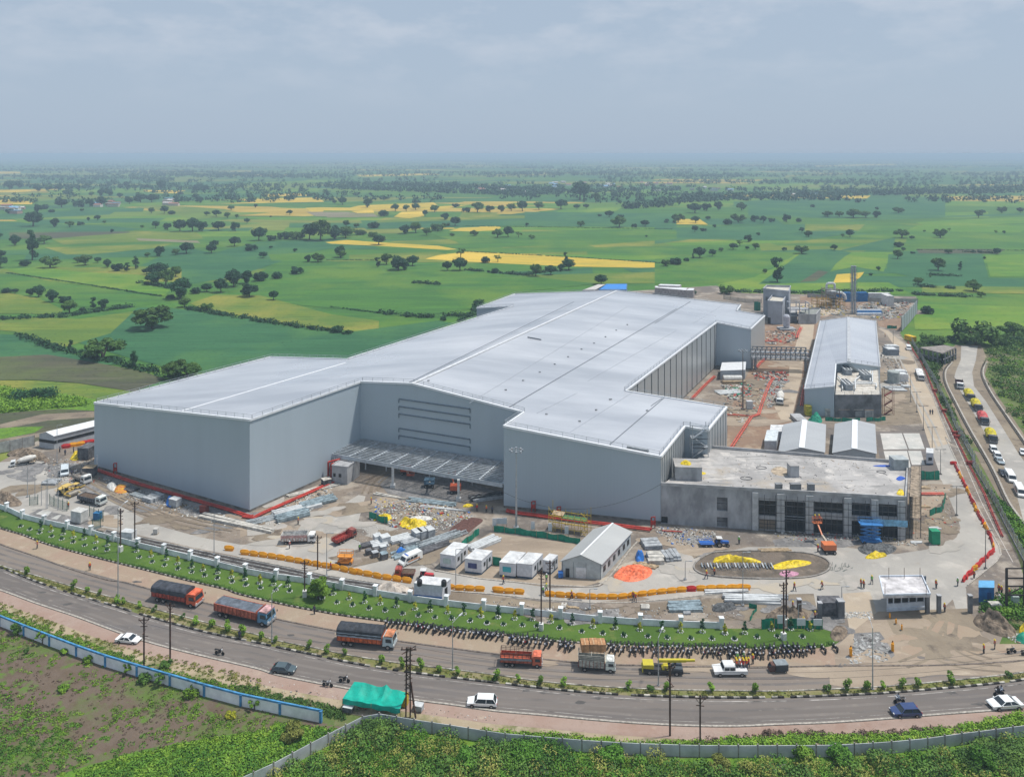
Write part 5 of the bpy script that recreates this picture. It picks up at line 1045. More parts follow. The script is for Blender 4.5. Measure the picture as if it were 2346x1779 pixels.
leafmat('leaf_dark',(.014,.058,.026),(.030,.098,.034),(.06,.145,.04),.35)
leafmat('leaf_mid',(.045,.105,.022),(.095,.185,.032),(.16,.25,.045),.35)
leafmat('leaf_bright',(.085,.180,.018),(.17,.30,.028),(.26,.36,.05),.9)
leafmat('leaf_yellow',(.22,.26,.02),(.42,.40,.03),(.5,.42,.05),.9)
leafmat('leaf_olive',(.14,.17,.035),(.25,.26,.06),(.34,.31,.10),.6)
leafmat('leaf_lush',(.045,.130,.016),(.105,.235,.024),(.19,.32,.04),.25)
leafmat('leaf_dry',(.10,.07,.055),(.17,.12,.085),(.24,.18,.12),.6)
BARK=mat('bark',(.10,.075,.055),var=.3,coord='O',scale=3)
def leaf_arrays(cen,rad,n,size,up=.35,shell=.55):
 """n leaf clumps (quads) through each ellipsoid; cen, rad: (k,3)"""
 cen,rad=np.repeat(cen,n,0),np.repeat(rad,n,0);k=len(cen)
 d=rng.normal(size=(k,3));d/=np.linalg.norm(d,axis=1)[:,None];r=rng.uniform(shell,1.05,size=(k,1))**.7
 p=cen+d*rad*r;nrm=d+rng.normal(size=(k,3))*.55+np.array([0,0,up]);nrm/=np.linalg.norm(nrm,axis=1)[:,None]
 a=np.cross(nrm,rng.normal(size=(k,3)));a/=np.linalg.norm(a,axis=1)[:,None];b=np.cross(nrm,a);s=size*rng.uniform(.6,1.35,size=(k,1))
 q=np.stack([p-a*s-b*s*.5,p+a*s*.3-b*s*.8,p+a*s+b*s*.5,p-a*s*.3+b*s*.8],1)
 return q.reshape(-1,3)
def quads_obj(name,arr,m,parent=None,off=None):
 me=bpy.data.meshes.new(name);n=len(arr);f=n//4
 if off is not None:arr=arr-np.array(off)
 me.vertices.add(n);me.vertices.foreach_set('co',arr.astype(np.float32).ravel());me.loops.add(n);me.loops.foreach_set('vertex_index',np.arange(n,dtype=np.int32))
 me.polygons.add(f);me.polygons.foreach_set('loop_start',np.arange(0,n,4,dtype=np.int32));me.polygons.foreach_set('loop_total',np.full(f,4,dtype=np.int32));me.update();me.validate()
 me.materials.append(m);o=bpy.data.objects.new(name,me);C.objects.link(o)
 if parent is not None:o.parent=parent
 return o
def crown_lobes(kind,seed):
 r=np.random.default_rng(seed);c,s=[],[]
 spec={'round':(22,.34,.98,.50),'wide':(24,.42,.80,.52),'tall':(18,.24,1.6,.52),'bush':(14,.36,.66,.38),'thin':(9,.36,.9,.62)}[kind]
 nl,spread,ht,zc=spec
 for i in range(nl):
  a=r.uniform(0,6.28);q=spread*math.sqrt(r.uniform(0,1));z=ht*(zc+r.uniform(-.36,.34)*(1-.7*(q/spread)**2 if kind!='tall' else 1))
  if kind=='tall':q*=.5+.5*math.sin(math.pi*min(1,max(0,z/ht)))
  c.append((q*math.cos(a),q*math.sin(a),z));k=r.uniform(.11,.19)*(1 if kind!='thin' else .7);s.append((k*1.15,k*1.15,k*(.8 if kind!='wide' else .6)))
 return np.array(c),np.array(s),ht
PROTO={}
def tree_proto(kind,leaf,seed,n=70,size=.05,name='tree'):
 """unit tree (width about 1): crown and trunk, to be scaled"""
 t=thing(name,'tree','tree',(0,-500,-50));c,s,ht=crown_lobes(kind,seed);quads_obj('crown',leaf_arrays(c,s,n,size),MATS[leaf],t)
 b=MB();r=random.Random(seed);b.tube((0,0,0),(.02,0,ht*.38),.040,.026,7)
 for i in range(6):
  j=r.randrange(len(c));b.tube((.01,0,ht*r.uniform(.2,.36)),tuple(c[j]*np.array((.8,.8,.95))),.018,.006,5)
 if kind=='wide':b.tube((0,0,0),(-.12,.02,ht*.5),.03,.015,6)
 b.build('trunk',BARK,t);t['w']=1.0;return t
for k_,(kind,leaf,seed)in{'r1':('round','leaf_dark',1),'r2':('round','leaf_dark',2),'r3':('round','leaf_mid',3),'w1':('wide','leaf_mid',4),'w2':('wide','leaf_mid',5),'t1':('tall','leaf_dark',6),'t2':('tall','leaf_dark',7),'b1':('bush','leaf_dark',8),'b2':('bush','leaf_mid',9),'n1':('thin','leaf_mid',10)}.items():
 PROTO[k_]=tree_proto(kind,leaf,seed,110 if k_[0]!='n' else 60,.035,'field_tree')
used_proto=set()
def plant_tree(k,p,wdt,label,group,sz=1.0,cat='tree',name=None):
 src=PROTO[k]
 if k in used_proto:t=copy_tree(src)
 else:t=src;used_proto.add(k)
 if name:t.name=name
 t.location=(p.x,p.y,0.05);t.rotation_euler=(0,0,random.uniform(0,6.28));t.scale=(wdt,wdt,wdt*sz);tag(t,label,cat,group)
 for q in('w',):
  if q in t:del t[q]
 return t
VW=[mat('house_wall_%d'%i,c,var=.15)for i,c in enumerate(((.62,.60,.56),(.50,.46,.42),(.45,.30,.25)))];VR=[mat('house_roof_%d'%i,c,var=.15)for i,c in enumerate(((.55,.52,.50),(.32,.14,.10),(.20,.38,.55)))]
def hamlet(nm,t_,x0,x1,y0,y1,n,seed):
 r=random.Random(seed);xs=sorted(r.uniform(x0,x1)for _ in range(n))
 for i,x in enumerate(xs):
  p=G(t_,x,r.uniform(y0,y1));t=thing('village_house','small pale house, %d%s from the left in %s'%(i+1,{1:'st',2:'nd',3:'rd'}.get(i+1 if i<9 else 0,'th'),nm),'house',(p.x,p.y,.1),r.uniform(-.4,.4),'houses in '+nm);w_,d_,h_=r.uniform(8,18),r.uniform(7,10),r.uniform(3,5)
  MB().box(0,0,0,w_,d_,h_).build('wall',r.choice(VW),t);k=MB();k.side([(-w_/2-.5,h_),(w_/2+.5,h_),(w_/2+.5,h_+.2),(-w_/2-.5,h_+.2)],-d_/2-.5,d_/2+.5)if r.random()<.4 else k.quad((-w_/2,-d_/2,h_+.01),(w_/2,-d_/2,h_+.01),(w_/2,0,h_+1.8),(-w_/2,0,h_+1.8)).quad((-w_/2,d_/2,h_+.01),(w_/2,d_/2,h_+.01),(w_/2,0,h_+1.8),(-w_/2,0,h_+1.8));k.build('roof',r.choice(VR),t)
hamlet('the far village right of centre','u2',1420,2212,245,285,34,1);hamlet('the small farm group at left','u1',610,740,378,402,7,2);hamlet('the farmyard at the far left edge','u1',10,150,400,460,8,3);hamlet('the hamlet before the mid-left trees','u1',1050,1180,350,395,5,4);hamlet('the roadside group at far right','u4',0,480,265,285,8,5);hamlet('the hamlet under the far right woods','u4',820,980,300,318,5,6);hamlet('the distant village at top centre','u2',950,1400,270,320,12,7)
KLAB={'r':'round dark tree standing in the green fields beyond the factory','w':'wide-spreading tree standing in the green fields beyond the factory','t':'tall narrow tree standing in the green fields beyond the factory','b':'low bushy tree standing in the green fields beyond the factory','n':'thin sparse tree standing in the green fields beyond the factory'}
SPEC={('u1',963):'big round-crowned tree alone in the dark green field, left',('u1',650):'broad umbrella-shaped tree left of the factory, above the brown weedy patch',('u1',445):'small upright tree just left of the umbrella-shaped tree',('u1',848):'narrow dark tree just right of the umbrella-shaped tree',('u1',1110):'spreading tree by the left rear corner of the factory',('u1',1185):'lighter green spreading tree nearest the left rear corner of the factory',('u1',2140):'round bush-like tree at the edge of the field right behind the factory roof',
('u4',735):'tall double-crowned tree behind the tower block',('u4',1697):'large round tree in the fields at the right, below the dirt track',('u2',325):'flat-bottomed tree standing on the thin yellow strip',('u2',1735):'oval tree just behind the blue sheet roof',('u4',1830):'narrow tree right of the large round tree at the right',('u2',735):'small dark shrub in the field left of the factory rear corner'}
spec_done=set();TREES=[]
def trees(t,lst):
 for e in lst:
  x,y,w_=e[:3];k=e[3]if len(e)>3 else random.choice(('r1','r2','r3','r1','r2','b1'))
  p=G(t,x,y);sc_=TILES[t][2];Y=px(t,x,y)[1];wm=w_*sc_*HC/(Y-HY)
  lab=SPEC.get((t,x))if(t,x)not in spec_done else None;spec_done.add((t,x))if lab else None;o=plant_tree(k,p,wm*(.98 if Y>600 else 1.04)*random.uniform(.85,1.15),lab or KLAB[k[0]],None if lab else 'trees scattered over the fields',random.uniform(.8,1.2))
  if not lab:TREES.append((px(t,x,y),k[0],w_*sc_,o))
trees('u1',[(963,1168,210,'w1'),(650,1365,260,'w2'),(445,1308,62,'t1'),(848,1422,66,'t2'),(1110,1478,200,'w1'),(1185,1474,160,'w2'),(2140,1192,98,'b1'),(1732,988,76,'r1'),(1580,968,112,'r2'),(1312,1058,88,'w1'),(1170,1032,82,'r3'),(1140,978,140),(1080,980,60,'b1'),(970,890,100),(1050,895,120),(1000,850,130),(930,825,70),(1112,840,80),(1245,945,78),(1310,935,82),(1400,940,92),(1480,905,112),(1560,885,82),(1640,868,130),(1760,852,100),(1880,822,100),(1950,748,62),(2015,748,80,'w1'),(2155,718,72),
(441,1072,102),(525,1060,50,'b1'),(590,1042,52,'t1'),(652,1038,72),(410,1002,92),(330,1000,100),(245,968,80),(190,962,62),(45,942,72),(95,946,52),(150,772,92,'b1'),(318,784,112,'w1'),(205,735,108,'t2'),(280,632,80,'w2'),(95,642,82),(0,785,90),(5,722,66),(540,768,112),(490,752,50),(620,752,52),(680,782,62),(740,804,84,'b1'),(805,808,56,'t1'),(860,792,52,'t2'),(935,718,42),(1010,712,72),(1113,702,62),(1180,694,86),(1340,692,62),(1355,655,56),(1590,674,82,'b1'),(1485,648,78),(1640,612,92),(1720,612,80,'b1'),(1665,722,54),(1715,662,26),(1870,682,30),(1800,604,92,'b1'),(1880,604,100,'b2'),(1960,606,100),(2030,612,150),(2120,604,100),(2190,595,92),
(210,522,98,'r1'),(345,526,54),(440,528,62),(510,514,52),(560,486,26),(618,484,38),(660,502,32),(900,532,30),(710,560,22),(985,532,52),(1060,544,62),(1140,554,92),(1220,554,102),(1280,554,72),(1385,548,88,'r1'),(1490,552,58),(1565,502,42),(1465,418,42,'w1'),(1835,448,42),(1715,462,22),(1620,402,22),(290,412,62),(390,402,72,'r1'),(0,590,40),(60,440,60),(240,435,60),(330,432,50),(500,400,70),(570,398,70),(640,395,60),(520,430,26),(820,380,60),(890,370,70),(960,370,60),(1090,445,60),(1040,440,60),(960,440,40),(1120,370,40),(1310,455,50),(1370,460,60),(1440,470,50),(1500,470,30),(430,320,60),(370,300,70),(310,300,60),(240,300,60),(120,280,60),(60,288,60),(1020,285,70),(1260,290,70),(1300,292,50),(1140,330,40),(1240,350,50),(1270,372,40),(690,330,60),(640,330,50),(580,332,40),(690,275,40),(800,275,50),(760,340,40)])
trees('u2',[(325,638,98,'r1'),(85,720,70),(320,780,52,'t1'),(375,762,72),(450,798,122),(540,772,92),(490,798,62),(760,802,78),(840,802,88,'r1'),(845,718,62,'n1'),(1005,752,68),(1080,748,52,'n1'),(1060,818,68,'b1'),(1320,838,82),(1415,828,76,'r1'),(1480,806,50),(1530,798,92),(1510,742,40,'t1'),(1735,890,82,'r1'),(735,1118,46,'b1'),(60,1192,92,'b1'),(490,568,92),(560,562,82,'r3'),(630,578,70,'r3'),(700,552,82,'b2'),(750,522,60,'b2'),(810,518,72),(745,480,60),(790,584,34,'w1'),(930,582,58,'w1'),(1078,592,64,'w2'),(1145,590,72,'r1'),(1210,592,46,'n1'),(1295,602,42,'w1'),(1265,518,28),(1605,524,46,'w1'),(1850,528,84,'w2'),(1945,528,44),(2013,522,58,'r1'),(1785,464,62),(1860,466,42),(1725,458,34),(290,532,82),(360,456,92),(255,402,56),(430,424,50),(500,424,52),(560,418,52),(680,432,62),(620,455,40),(880,432,62),(950,432,82),(1030,432,62),(1100,432,52),(1165,424,62),(1235,424,66),(1340,416,62),(1480,412,92),(1580,414,42),(1640,408,44),(2150,497,30),(2200,502,34),(2200,472,40),(120,525,50),(185,532,40),(50,560,60),(130,580,90,'b2'),(210,575,90,'b2'),(290,590,60,'b2'),(810,400,60),(460,355,24),(95,385,50),(45,380,30),(2020,590,18),(1600,355,120),(1700,370,60),(1820,350,50),(2145,770,40,'w1'),(2195,760,50)])
trees('u4',[(735,828,98,'t1'),(660,775,30),(65,732,50,'w1'),(125,722,82),(190,702,48),(230,686,28,'t1'),(270,682,82),(345,672,52),(397,646,36),(470,632,62),(510,612,42,'n1'),(555,632,32),(605,632,42),(560,586,52),(620,548,28),(775,642,30),(880,657,68,'w1'),(1075,637,52,'r1'),(880,530,38),(920,557,44,'w1'),(1125,557,28),(1170,557,44),(1697,758,104,'r3'),(1830,758,40,'t2'),(1578,840,60,'r3'),(1910,882,84,'w1'),(1955,917,50,'w2'),(1455,688,54),(1545,656,32),(1490,642,30),(1455,616,62),(1480,562,78,'w2'),(1540,572,38),(1710,562,62,'w1'),(1765,522,32,'n1'),(1615,527,18),(1940,442,52),(1960,422,40),(2045,537,26,'n1'),(2092,537,18),(2050,662,42),(1760,657,38,'w1'),(2080,414,58,'w1'),(2190,414,44),(1460,414,62,'w1'),(1035,437,62,'w1'),(1105,437,42,'w2'),(1190,442,84,'w1'),(1265,442,62),(1330,442,44),(945,380,32),(600,467,54),(650,472,44),(700,467,44),(790,467,62),(865,467,44),(520,397,62,'w1'),(440,482,62),(500,470,72,'w1'),(245,472,66),(140,470,76,'w2'),(70,472,32),(240,527,52),(290,522,52),(358,500,28),(240,412,80),(310,400,62),(380,395,52),(275,328,54),(1295,787,32),(1340,757,28),(1330,912,42),(1380,917,32,'b1'),(230,897,60,'b1'),(430,900,84,'b2'),(1650,800,18),(1975,690,20),(320,455,40),(1330,395,26)])
trees('u3',[(1638,362,84,'b1'),(1920,545,240,'b2'),(2150,500,180,'w2'),(2170,540,90,'b1'),(1860,540,100,'b1'),(1700,550,130,'b2'),(1640,545,100,'b2'),(1780,530,90,'b1'),(2060,560,110,'b2')])
for k,s_ in PROTO.items():
 if k not in used_proto:
  for ch in list(s_.children):bpy.data.objects.remove(ch)
  bpy.data.objects.remove(s_)
ORD=lambda n:('%d'%n)+('th' if 10<n%100<14 else{1:'st',2:'nd',3:'rd'}.get(n%10,'th'))
BND=((0,470,'under the far woods'),(470,492,'in the far fields'),(492,512,'in the upper middle fields'),(512,535,'level with the thin yellow strips'),(535,560,'level with the long yellow strip'),(560,600,'just below the long yellow strip'),(600,660,'in the nearer fields'),(660,2000,'in the nearest fields'))
XB=((-999,320,'at far left'),(320,640,'left'),(640,960,'left of centre'),(960,1300,'centre'),(1300,1650,'right of centre'),(1650,1950,'right'),(1950,3999,'at far right'))
KN={'r':'round dark tree','w':'spreading tree','t':'narrow upright tree','b':'low bushy tree','n':'thin sparse tree'}
for y0,y1,yn in BND:
 for x0,x1,xn in XB:
  cell=sorted((e for e in TREES if y0<=e[0][1]<y1 and x0<=e[0][0]<x1),key=lambda e:e[0][0])
  for i,e in enumerate(cell):e[3]['label']='%s, %s from the left, %s, %s'%(KN[e[1]],ORD(i+1),yn,xn)
cen,rad=[],[]
def far_row(x0,x1,y0,y1,n,size=(9,15),jy=2.5,hz=.45):
 for i in range(n):
  X=random.uniform(x0,x1);Y=lerp(y0,y1,(X-x0)/max(1,x1-x0))+random.uniform(-jy,jy)*random.random()
  if Y<HY+2.5:continue
  p=G('s',X,Y);w_=random.uniform(*size);cen.append((p.x,p.y,w_*hz*random.uniform(.8,1.1)));rad.append((w_*.5,w_*.5,w_*hz))
for i in range(400):           # hedgerows thinning with distance
 yb=4+110*random.random()**2.3;L_=random.uniform(60,420);x0=random.uniform(-150,2400);far_row(x0,x0+L_,HY+yb,HY+yb+random.uniform(-.012,.012)*L_,int(L_/(2.2+yb*.11)),jy=1+yb*.03)
for x0,x1,y0,y1,n in((1780,2346,452,440,260),(1780,2346,446,432,200),(1580,1800,458,452,70),(760,1220,432,448,240),(900,1300,425,440,200),(1150,1560,448,436,150),(750,1050,420,428,120),(1500,1700,468,455,60),(1430,1560,478,470,50),(0,400,405,412,160),(200,800,398,408,220),(300,600,395,400,120),(1500,2346,405,400,240),(1100,1700,400,404,180),(0,900,384,386,200),(900,2346,384,382,300),(1500,1950,462,458,60)):far_row(x0,x1,y0,y1,n,(9,16),4)
far=quads_obj('distant_woods',leaf_arrays(np.array(cen),np.array(rad),14,2.1,.3,.4),MATS['leaf_dark']);tag(far,'bluish belts of far-off trees along the field edges under the horizon',kind='stuff')
def clumps(line_or_pts,n,w_,size,h,jit):
 c,r=[],[]
 for i in range(n):
  p=random.choice(line_or_pts)if not callable(line_or_pts)else line_or_pts();s_=random.uniform(*size);c.append((p.x+random.uniform(-jit,jit),p.y+random.uniform(-jit,jit),p.z+s_*h*.55));r.append((s_,s_,s_*h))
 return np.array(c),np.array(r)
def dense(spec,k=12):
 return[p for p,a in walk(path(spec),2.0)]
hd=[]
for s_ in([('u1',[(-300,1150),(0,1112),(400,1092),(830,1032)])],[('u1',[(120,1212),(400,1312),(520,1332)])],[('u1',[(1200,1046),(1700,1132),(2212,1202)])],[('u2',[(340,1072),(600,1097),(900,1085)])],[('u2',[(870,800),(1250,832),(1450,800)])],[('u1',[(880,1425),(1150,1482)])],[('u4',[(1540,852),(1790,867)])],[('u4',[(1560,902),(1900,917)])],[('u4',[(500,888),(900,895),(1500,880)])],[('u1',[(540,1350),(770,1390),(860,1420)])],[('u1',[(900,880),(1080,915)])],[('u4',[(1640,787),(1830,792)])],[('u4',[(1850,648),(2040,655)])],[('u2',[(850,1120),(940,1060),(960,1000)])],[('u2',[(560,880),(720,892)])]):
 hd+=dense(s_)
c,r_=clumps(hd,900,0,(.8,2.6),.7,2);o=quads_obj('field_hedge',leaf_arrays(c,r_,34,.42),MATS['leaf_dark']);tag(o,'dark hedges and shrubs along the field edges',kind='stuff')
thin=[]
for s_ in([('u1',[(50,818),(500,885),(1020,965)])],[('u4',[(1565,634),(2400,640)])],[('u2',[(860,520),(2212,540)])],[('u2',[(0,1030),(340,1072)])],[('u2',[(880,682),(1560,718),(2120,755)])],[('u2',[(0,735),(300,735)])]):thin+=dense(s_)
c,r_=clumps(thin,1300,0,(.5,1.1),.5,.8);o=quads_obj('field_margin',leaf_arrays(c,r_,12,.4),MATS['leaf_dark']);tag(o,'thin dark weedy margins between the fields',kind='stuff')
def in_poly(spec):
 P_=path(spec);xs=[p.x for p in P_];ys=[p.y for p in P_]
 def f():
  while True:
   x,y=random.uniform(min(xs),max(xs)),random.uniform(min(ys),max(ys));ins=False
   for i in range(len(P_)):
    a,b_=P_[i],P_[i-1]
    if(a.y>y)!=(b_.y>y)and x<(b_.x-a.x)*(y-a.y)/(b_.y-a.y)+a.x:ins=not ins
   if ins:return Vector((x,y,.3))
 return f
def bushes(name,label,spec,n,size,h,leafn,leafs,m,clus=0,jit=2.0):
 f=in_poly(spec);c,r_=clumps(f if not clus else[f()for _ in range(clus)],n,0,size,h,jit if clus else 0);o=quads_obj(name,leaf_arrays(c,r_,leafn,leafs),MATS[m]);tag(o,label,kind='stuff')
RS=[('v2',[(1400,260),(1900,100),(2300,300),(2300,1300),(1800,1120),(1600,880),(1480,640),(1430,420)])]
bushes('roadside_scrub','tangled green scrub right of the access road',RS,130,(1.2,4.2),.6,130,.28,'leaf_mid')
bushes('roadside_scrub','brighter low weeds among the scrub right of the access road',RS,420,(.6,2.2),.22,50,.22,'leaf_bright')
bushes('bank_weeds','weeds on the bank between the mesh fence and the drain',[('v2',[(620,230),(760,230),(1050,400),(900,450),(880,640),(960,900),(1130,1180),(1300,1400),(1180,1280),(1000,900),(820,580)])],260,(.7,2.2),.5,60,.25,'leaf_mid')
bushes('bank_weeds','low green weeds outside the fence near the right edge',[('t4',[(1940,700),(2100,860),(2212,1000),(2400,1250),(2300,1250),(2120,1000)])],150,(.5,1.5),.5,60,.2,'leaf_lush')
bushes('fence_bushes','thick bushes beside the compound corner under the power frame',[('t4',[(1890,1620),(1960,1560),(2100,1500),(2400,1450),(2500,1700),(2250,1680),(2080,1640),(1990,1680)])],150,(.7,1.7),.7,120,.17,'leaf_lush')
bushes('heap_weeds','weeds on the soil heap beside the gate track',[('b4',[(1850,380),(2000,360),(2180,440),(2120,480),(1950,470),(1880,440)])],50,(.4,.9),.5,70,.14,'leaf_mid')
bushes('ditch_weeds','bright weeds beyond the back wall at the left',[('v4',[(-300,930),(0,920),(250,960),(470,990),(640,1010),(640,1040),(400,1060),(150,1080),(-300,1120)])],420,(.8,2.6),.45,60,.26,'leaf_bright')
bushes('ditch_shrubs','dark shrubs among the bright weeds at the left',[('v4',[(90,1015),(150,1010),(300,1000),(390,1000),(395,985),(290,980),(200,990),(100,990)])],26,(1.4,2.6),1.1,160,.3,'leaf_dark')
LP=[('b2',[(180,1779),(260,1720),(680,1500),(1060,1290),(1400,1350),(1700,1400),(2100,1470)]),('b3',[(500,1520),(850,1545),(1200,1560),(2060,1590)]),('b4',[(400,1440),(800,1440),(1200,1420),(1700,1370),(2212,1290),(2600,1240),(2600,1650),(0,1650)]),('b3',[(1000,1800),(0,1800)])]
bushes('undergrowth','lush mid-green undergrowth filling the walled plot at the bottom',LP,1150,(.25,1.3),.5,46,.12,'leaf_lush')
bushes('undergrowth','large leafy thickets in the walled plot at the bottom',LP,70,(1.1,2.2),.75,330,.14,'leaf_mid')
bushes('undergrowth','large lush thickets in the walled plot at the bottom',LP,60,(1.0,2.0),.7,300,.13,'leaf_lush')
bushes('undergrowth','tall olive grass clumps in the walled plot at the bottom',LP,60,(.8,1.7),.9,240,.11,'leaf_olive')
bushes('undergrowth','bright yellow-green plants among the undergrowth at the bottom',LP,750,(.25,.8),.45,44,.11,'leaf_bright')
bushes('undergrowth','olive dry grass tufts among the undergrowth at the bottom',LP,420,(.4,1.3),.8,60,.11,'leaf_olive')
bushes('undergrowth','dark shrub masses against the grey wall at the bottom',[('b2',[(950,1330),(1060,1290),(1300,1330),(1200,1400),(900,1450),(800,1470)]),],90,(.6,1.5),.8,110,.14,'leaf_mid')
bushes('undergrowth','tall dark bushes below the grey wall, bottom centre',[('b3',[(150,1480),(620,1470),(700,1560),(560,1600),(180,1580)])],90,(.7,1.5),.9,130,.14,'leaf_lush')
bushes('undergrowth','tall bushes below the grey wall, bottom right',[('b4',[(1750,1440),(1900,1330),(2212,1300),(2212,1500),(1800,1500)])],120,(.7,1.5),.9,130,.14,'leaf_mid')
SB=[('b3',[(0,1330),(400,1345),(900,1395),(1300,1430),(1700,1420),(2100,1440),(2100,1500),(1200,1480),(500,1420),(0,1385)])]
bushes('roadside_weeds','green weeds between the pink pavement and the grey wall',SB,480,(.3,.85),.55,44,.12,'leaf_bright')
bushes('roadside_weeds','green weeds along the wall foot at the lower right',[('b4',[(0,1250),(250,1270),(500,1240),(800,1240),(1200,1240),(1700,1180),(2212,1080),(2212,1160),(1700,1220),(1200,1285),(600,1310),(0,1310)])],520,(.3,.85),.55,44,.12,'leaf_bright')
bushes('dry_weeds','dark reddish dry weeds beside the grey wall',[('b3',[(1500,1400),(1900,1390),(1900,1430),(1500,1440)]),('b4',[(400,1210),(1000,1225),(1500,1190),(1750,1190),(1400,1240),(400,1250)])],90,(.3,.8),.6,60,.1,'leaf_dry')
bushes('plot_grass','bright grass in the corner of the lower left plot',[('b1',[(600,1700),(900,1560),(1500,1420),(2100,1330)]),('b2',[(300,1270),(800,1320),(900,1310),(600,1440),(300,1600),(100,1700)])],900,(.3,.9),.3,44,.12,'leaf_bright')
bushes('plot_grass','darker weeds in the corner of the lower left plot',[('b1',[(500,1750),(900,1600),(1500,1480),(2100,1400)]),('b2',[(300,1300),(800,1330),(500,1480),(100,1700)])],420,(.3,.9),.5,44,.13,'leaf_lush')
bushes('plot_weeds','scattered green weeds over the bare brown plot, lower left',[('b1',[(-200,560),(0,560),(700,830),(1400,1050),(2100,1230),(2100,1330),(1300,1450),(600,1600),(-200,1650)])],760,(.15,.75),.22,34,.10,'leaf_bright',46,2.6)
bushes('plot_weeds','green tufts sprinkled over the bare brown plot, lower left',[('b1',[(-200,900),(0,1000),(700,1450),(1400,1400),(1300,1480),(600,1700),(-200,1900)])],420,(.15,.8),.25,34,.10,'leaf_lush',30,2.4)
bushes('plot_weeds','dry brown stalks over the bare plot, lower left',[('b1',[(-200,560),(0,560),(700,830),(1400,1050),(2100,1230),(2100,1330),(1300,1450),(600,1600),(-200,1650)])],420,(.15,.5),.25,20,.08,'leaf_dry',40,2.5)
bushes('wall_weeds','dark green weeds along the road side of the blue-trimmed wall',[('b1',[(-100,330),(0,350),(350,480),(800,650),(1300,820),(2100,1030),(2100,1070),(1500,900),(900,730),(400,560),(0,400),(-100,380)])],260,(.3,.8),.35,44,.12,'leaf_bright')
bushes('wall_weeds','weeds between the blue-trimmed wall and the tea stall',[('b2',[(-60,940),(200,1000),(700,1120),(880,1220),(800,1230),(400,1130),(0,1035)])],200,(.25,.7),.45,44,.12,'leaf_mid')
bushes('verge_weeds','low weeds on the sandy verge left of the stall',[('b1',[(0,290),(300,400),(700,560),(1000,650),(1400,740),(1900,850),(2100,920),(2100,1000),(1300,790),(600,560),(0,350)])],260,(.2,.5),.3,34,.10,'leaf_olive')
bushes('median_grass','dry grass tufts along the median strip',[('b1',[(-100,-30),(0,3),(600,195),(1200,360),(2060,580),(2060,590),(1200,375),(600,215),(0,8)]),],500,(.12,.32),.5,24,.09,'leaf_olive')
for nm,ln in(('median_grass',[lerp(a,b_,.5)for a,b_ in zip(near_top,far_bot)]),):
 c,r_=clumps([p for p,a in walk(ln,.5)if abs(p.x)<220],850,0,(.12,.38),.5,.55);c[:,2]+=.37;o=quads_obj(nm,leaf_arrays(c,r_,22,.09),MATS['leaf_olive']);tag(o,'dry olive grass and weeds growing along the road median',kind='stuff')
hl=offset(lawn_bot,-.55);pts=[p for p,a in walk(hl,.35)if-140<p.x<80]
c,r_=clumps(pts,1500,0,(.22,.42),.75,.18);c[:,2]+=.36;o=quads_obj('lawn_hedge',leaf_arrays(c,r_,36,.085),MATS['leaf_mid']);tag(o,'low dark green hedge along the front edge of the lawn strip',kind='stuff')
dk,wt=MB(),MB()
for i,(p,a)in enumerate(walk(lawn_bot,.62)):
 if-140<p.x<20:(dk if i%2 else wt).box(p.x,p.y,.36,.5,.28,.22,a)
for b,m_ in((dk,'kerb_black'),(wt,'kerb_white')):o=b.build('kerb',MATS[m_]);o['kind']='structure'
WST=mat('stone_white',(.68,.68,.66),var=.15)
def shrub_proto(name,leaf,lobes,n,size,ring=True,stem=None):
 t=thing(name,'x','shrub',(0,-500,-40));c=np.array([l[:3]for l in lobes],float);r_=np.array([l[3:]for l in lobes],float);quads_obj('foliage',leaf_arrays(c,r_,n,size),MATS[leaf],t)
 if stem:b=MB();b.tube((0,0,0),(0,0,stem),.05,.03,6);b.build('stem',BARK,t)
 if ring:
  b=MB()
  for i in range(7):a=i*.898;b.box(math.cos(a)*.46,math.sin(a)*.46,0,.2,.16,.12,a)
  b.build('stone_ring',WST,t)
 return t
SHR={'sap':shrub_proto('sapling','leaf_dark',[(0,0,1.1,.34,.34,.28),(.2,.1,1.55,.3,.3,.2),(-.1,-.1,1.8,.26,.26,.2),(.25,-.2,.7,.26,.26,.18),(-.25,.15,.75,.26,.26,.18)],46,.10,stem=1.8),
'yel':shrub_proto('yellow_shrub','leaf_yellow',[(0,0,.6,.34,.34,.3),(.12,.1,1.05,.26,.26,.25),(-.15,0,.9,.22,.22,.22),(0,-.1,1.35,.16,.16,.2)],46,.09,stem=.5),
'rnd':shrub_proto('round_shrub','leaf_dark',[(0,0,.32,.38,.38,.28),(.15,.1,.35,.25,.25,.22)],70,.08)}
first=set();cnt=dict(s=0,y=0,r=0)
def place_shrub(k,p,label,group,s_=1.0,cat='shrub',z=None):
 src=SHR[k];t=src if k not in first else copy_tree(src);first.add(k)
 t.location=(p.x,p.y,.352 if z is None else z);t.rotation_euler=(0,0,random.uniform(0,6));t.scale=(s_,s_,s_*random.uniform(.85,1.2));return tag(t,label,cat,group)
for t_,xs in(('t1',[(345,1165),(535,1205),(710,1245),(908,1300),(1155,1350),(1405,1420),(1620,1485),(1840,1535),(2070,1590)]),('b2',[(40,108),(270,150),(385,162),(750,225),(1000,292),(1255,325),(1525,362),(1795,385),(2070,410)]),('b3',[(145,415),(422,430),(740,465),(1085,500),(1460,520),(1785,530)]),('b4',[(180,490),(515,460)])):
 for x,y in xs:cnt['s']+=1;place_shrub('sap',G(t_,x,y),'dark green sapling, %s from the left in the back row on the lawn'%ORD(cnt['s']),'lawn saplings',1.05)
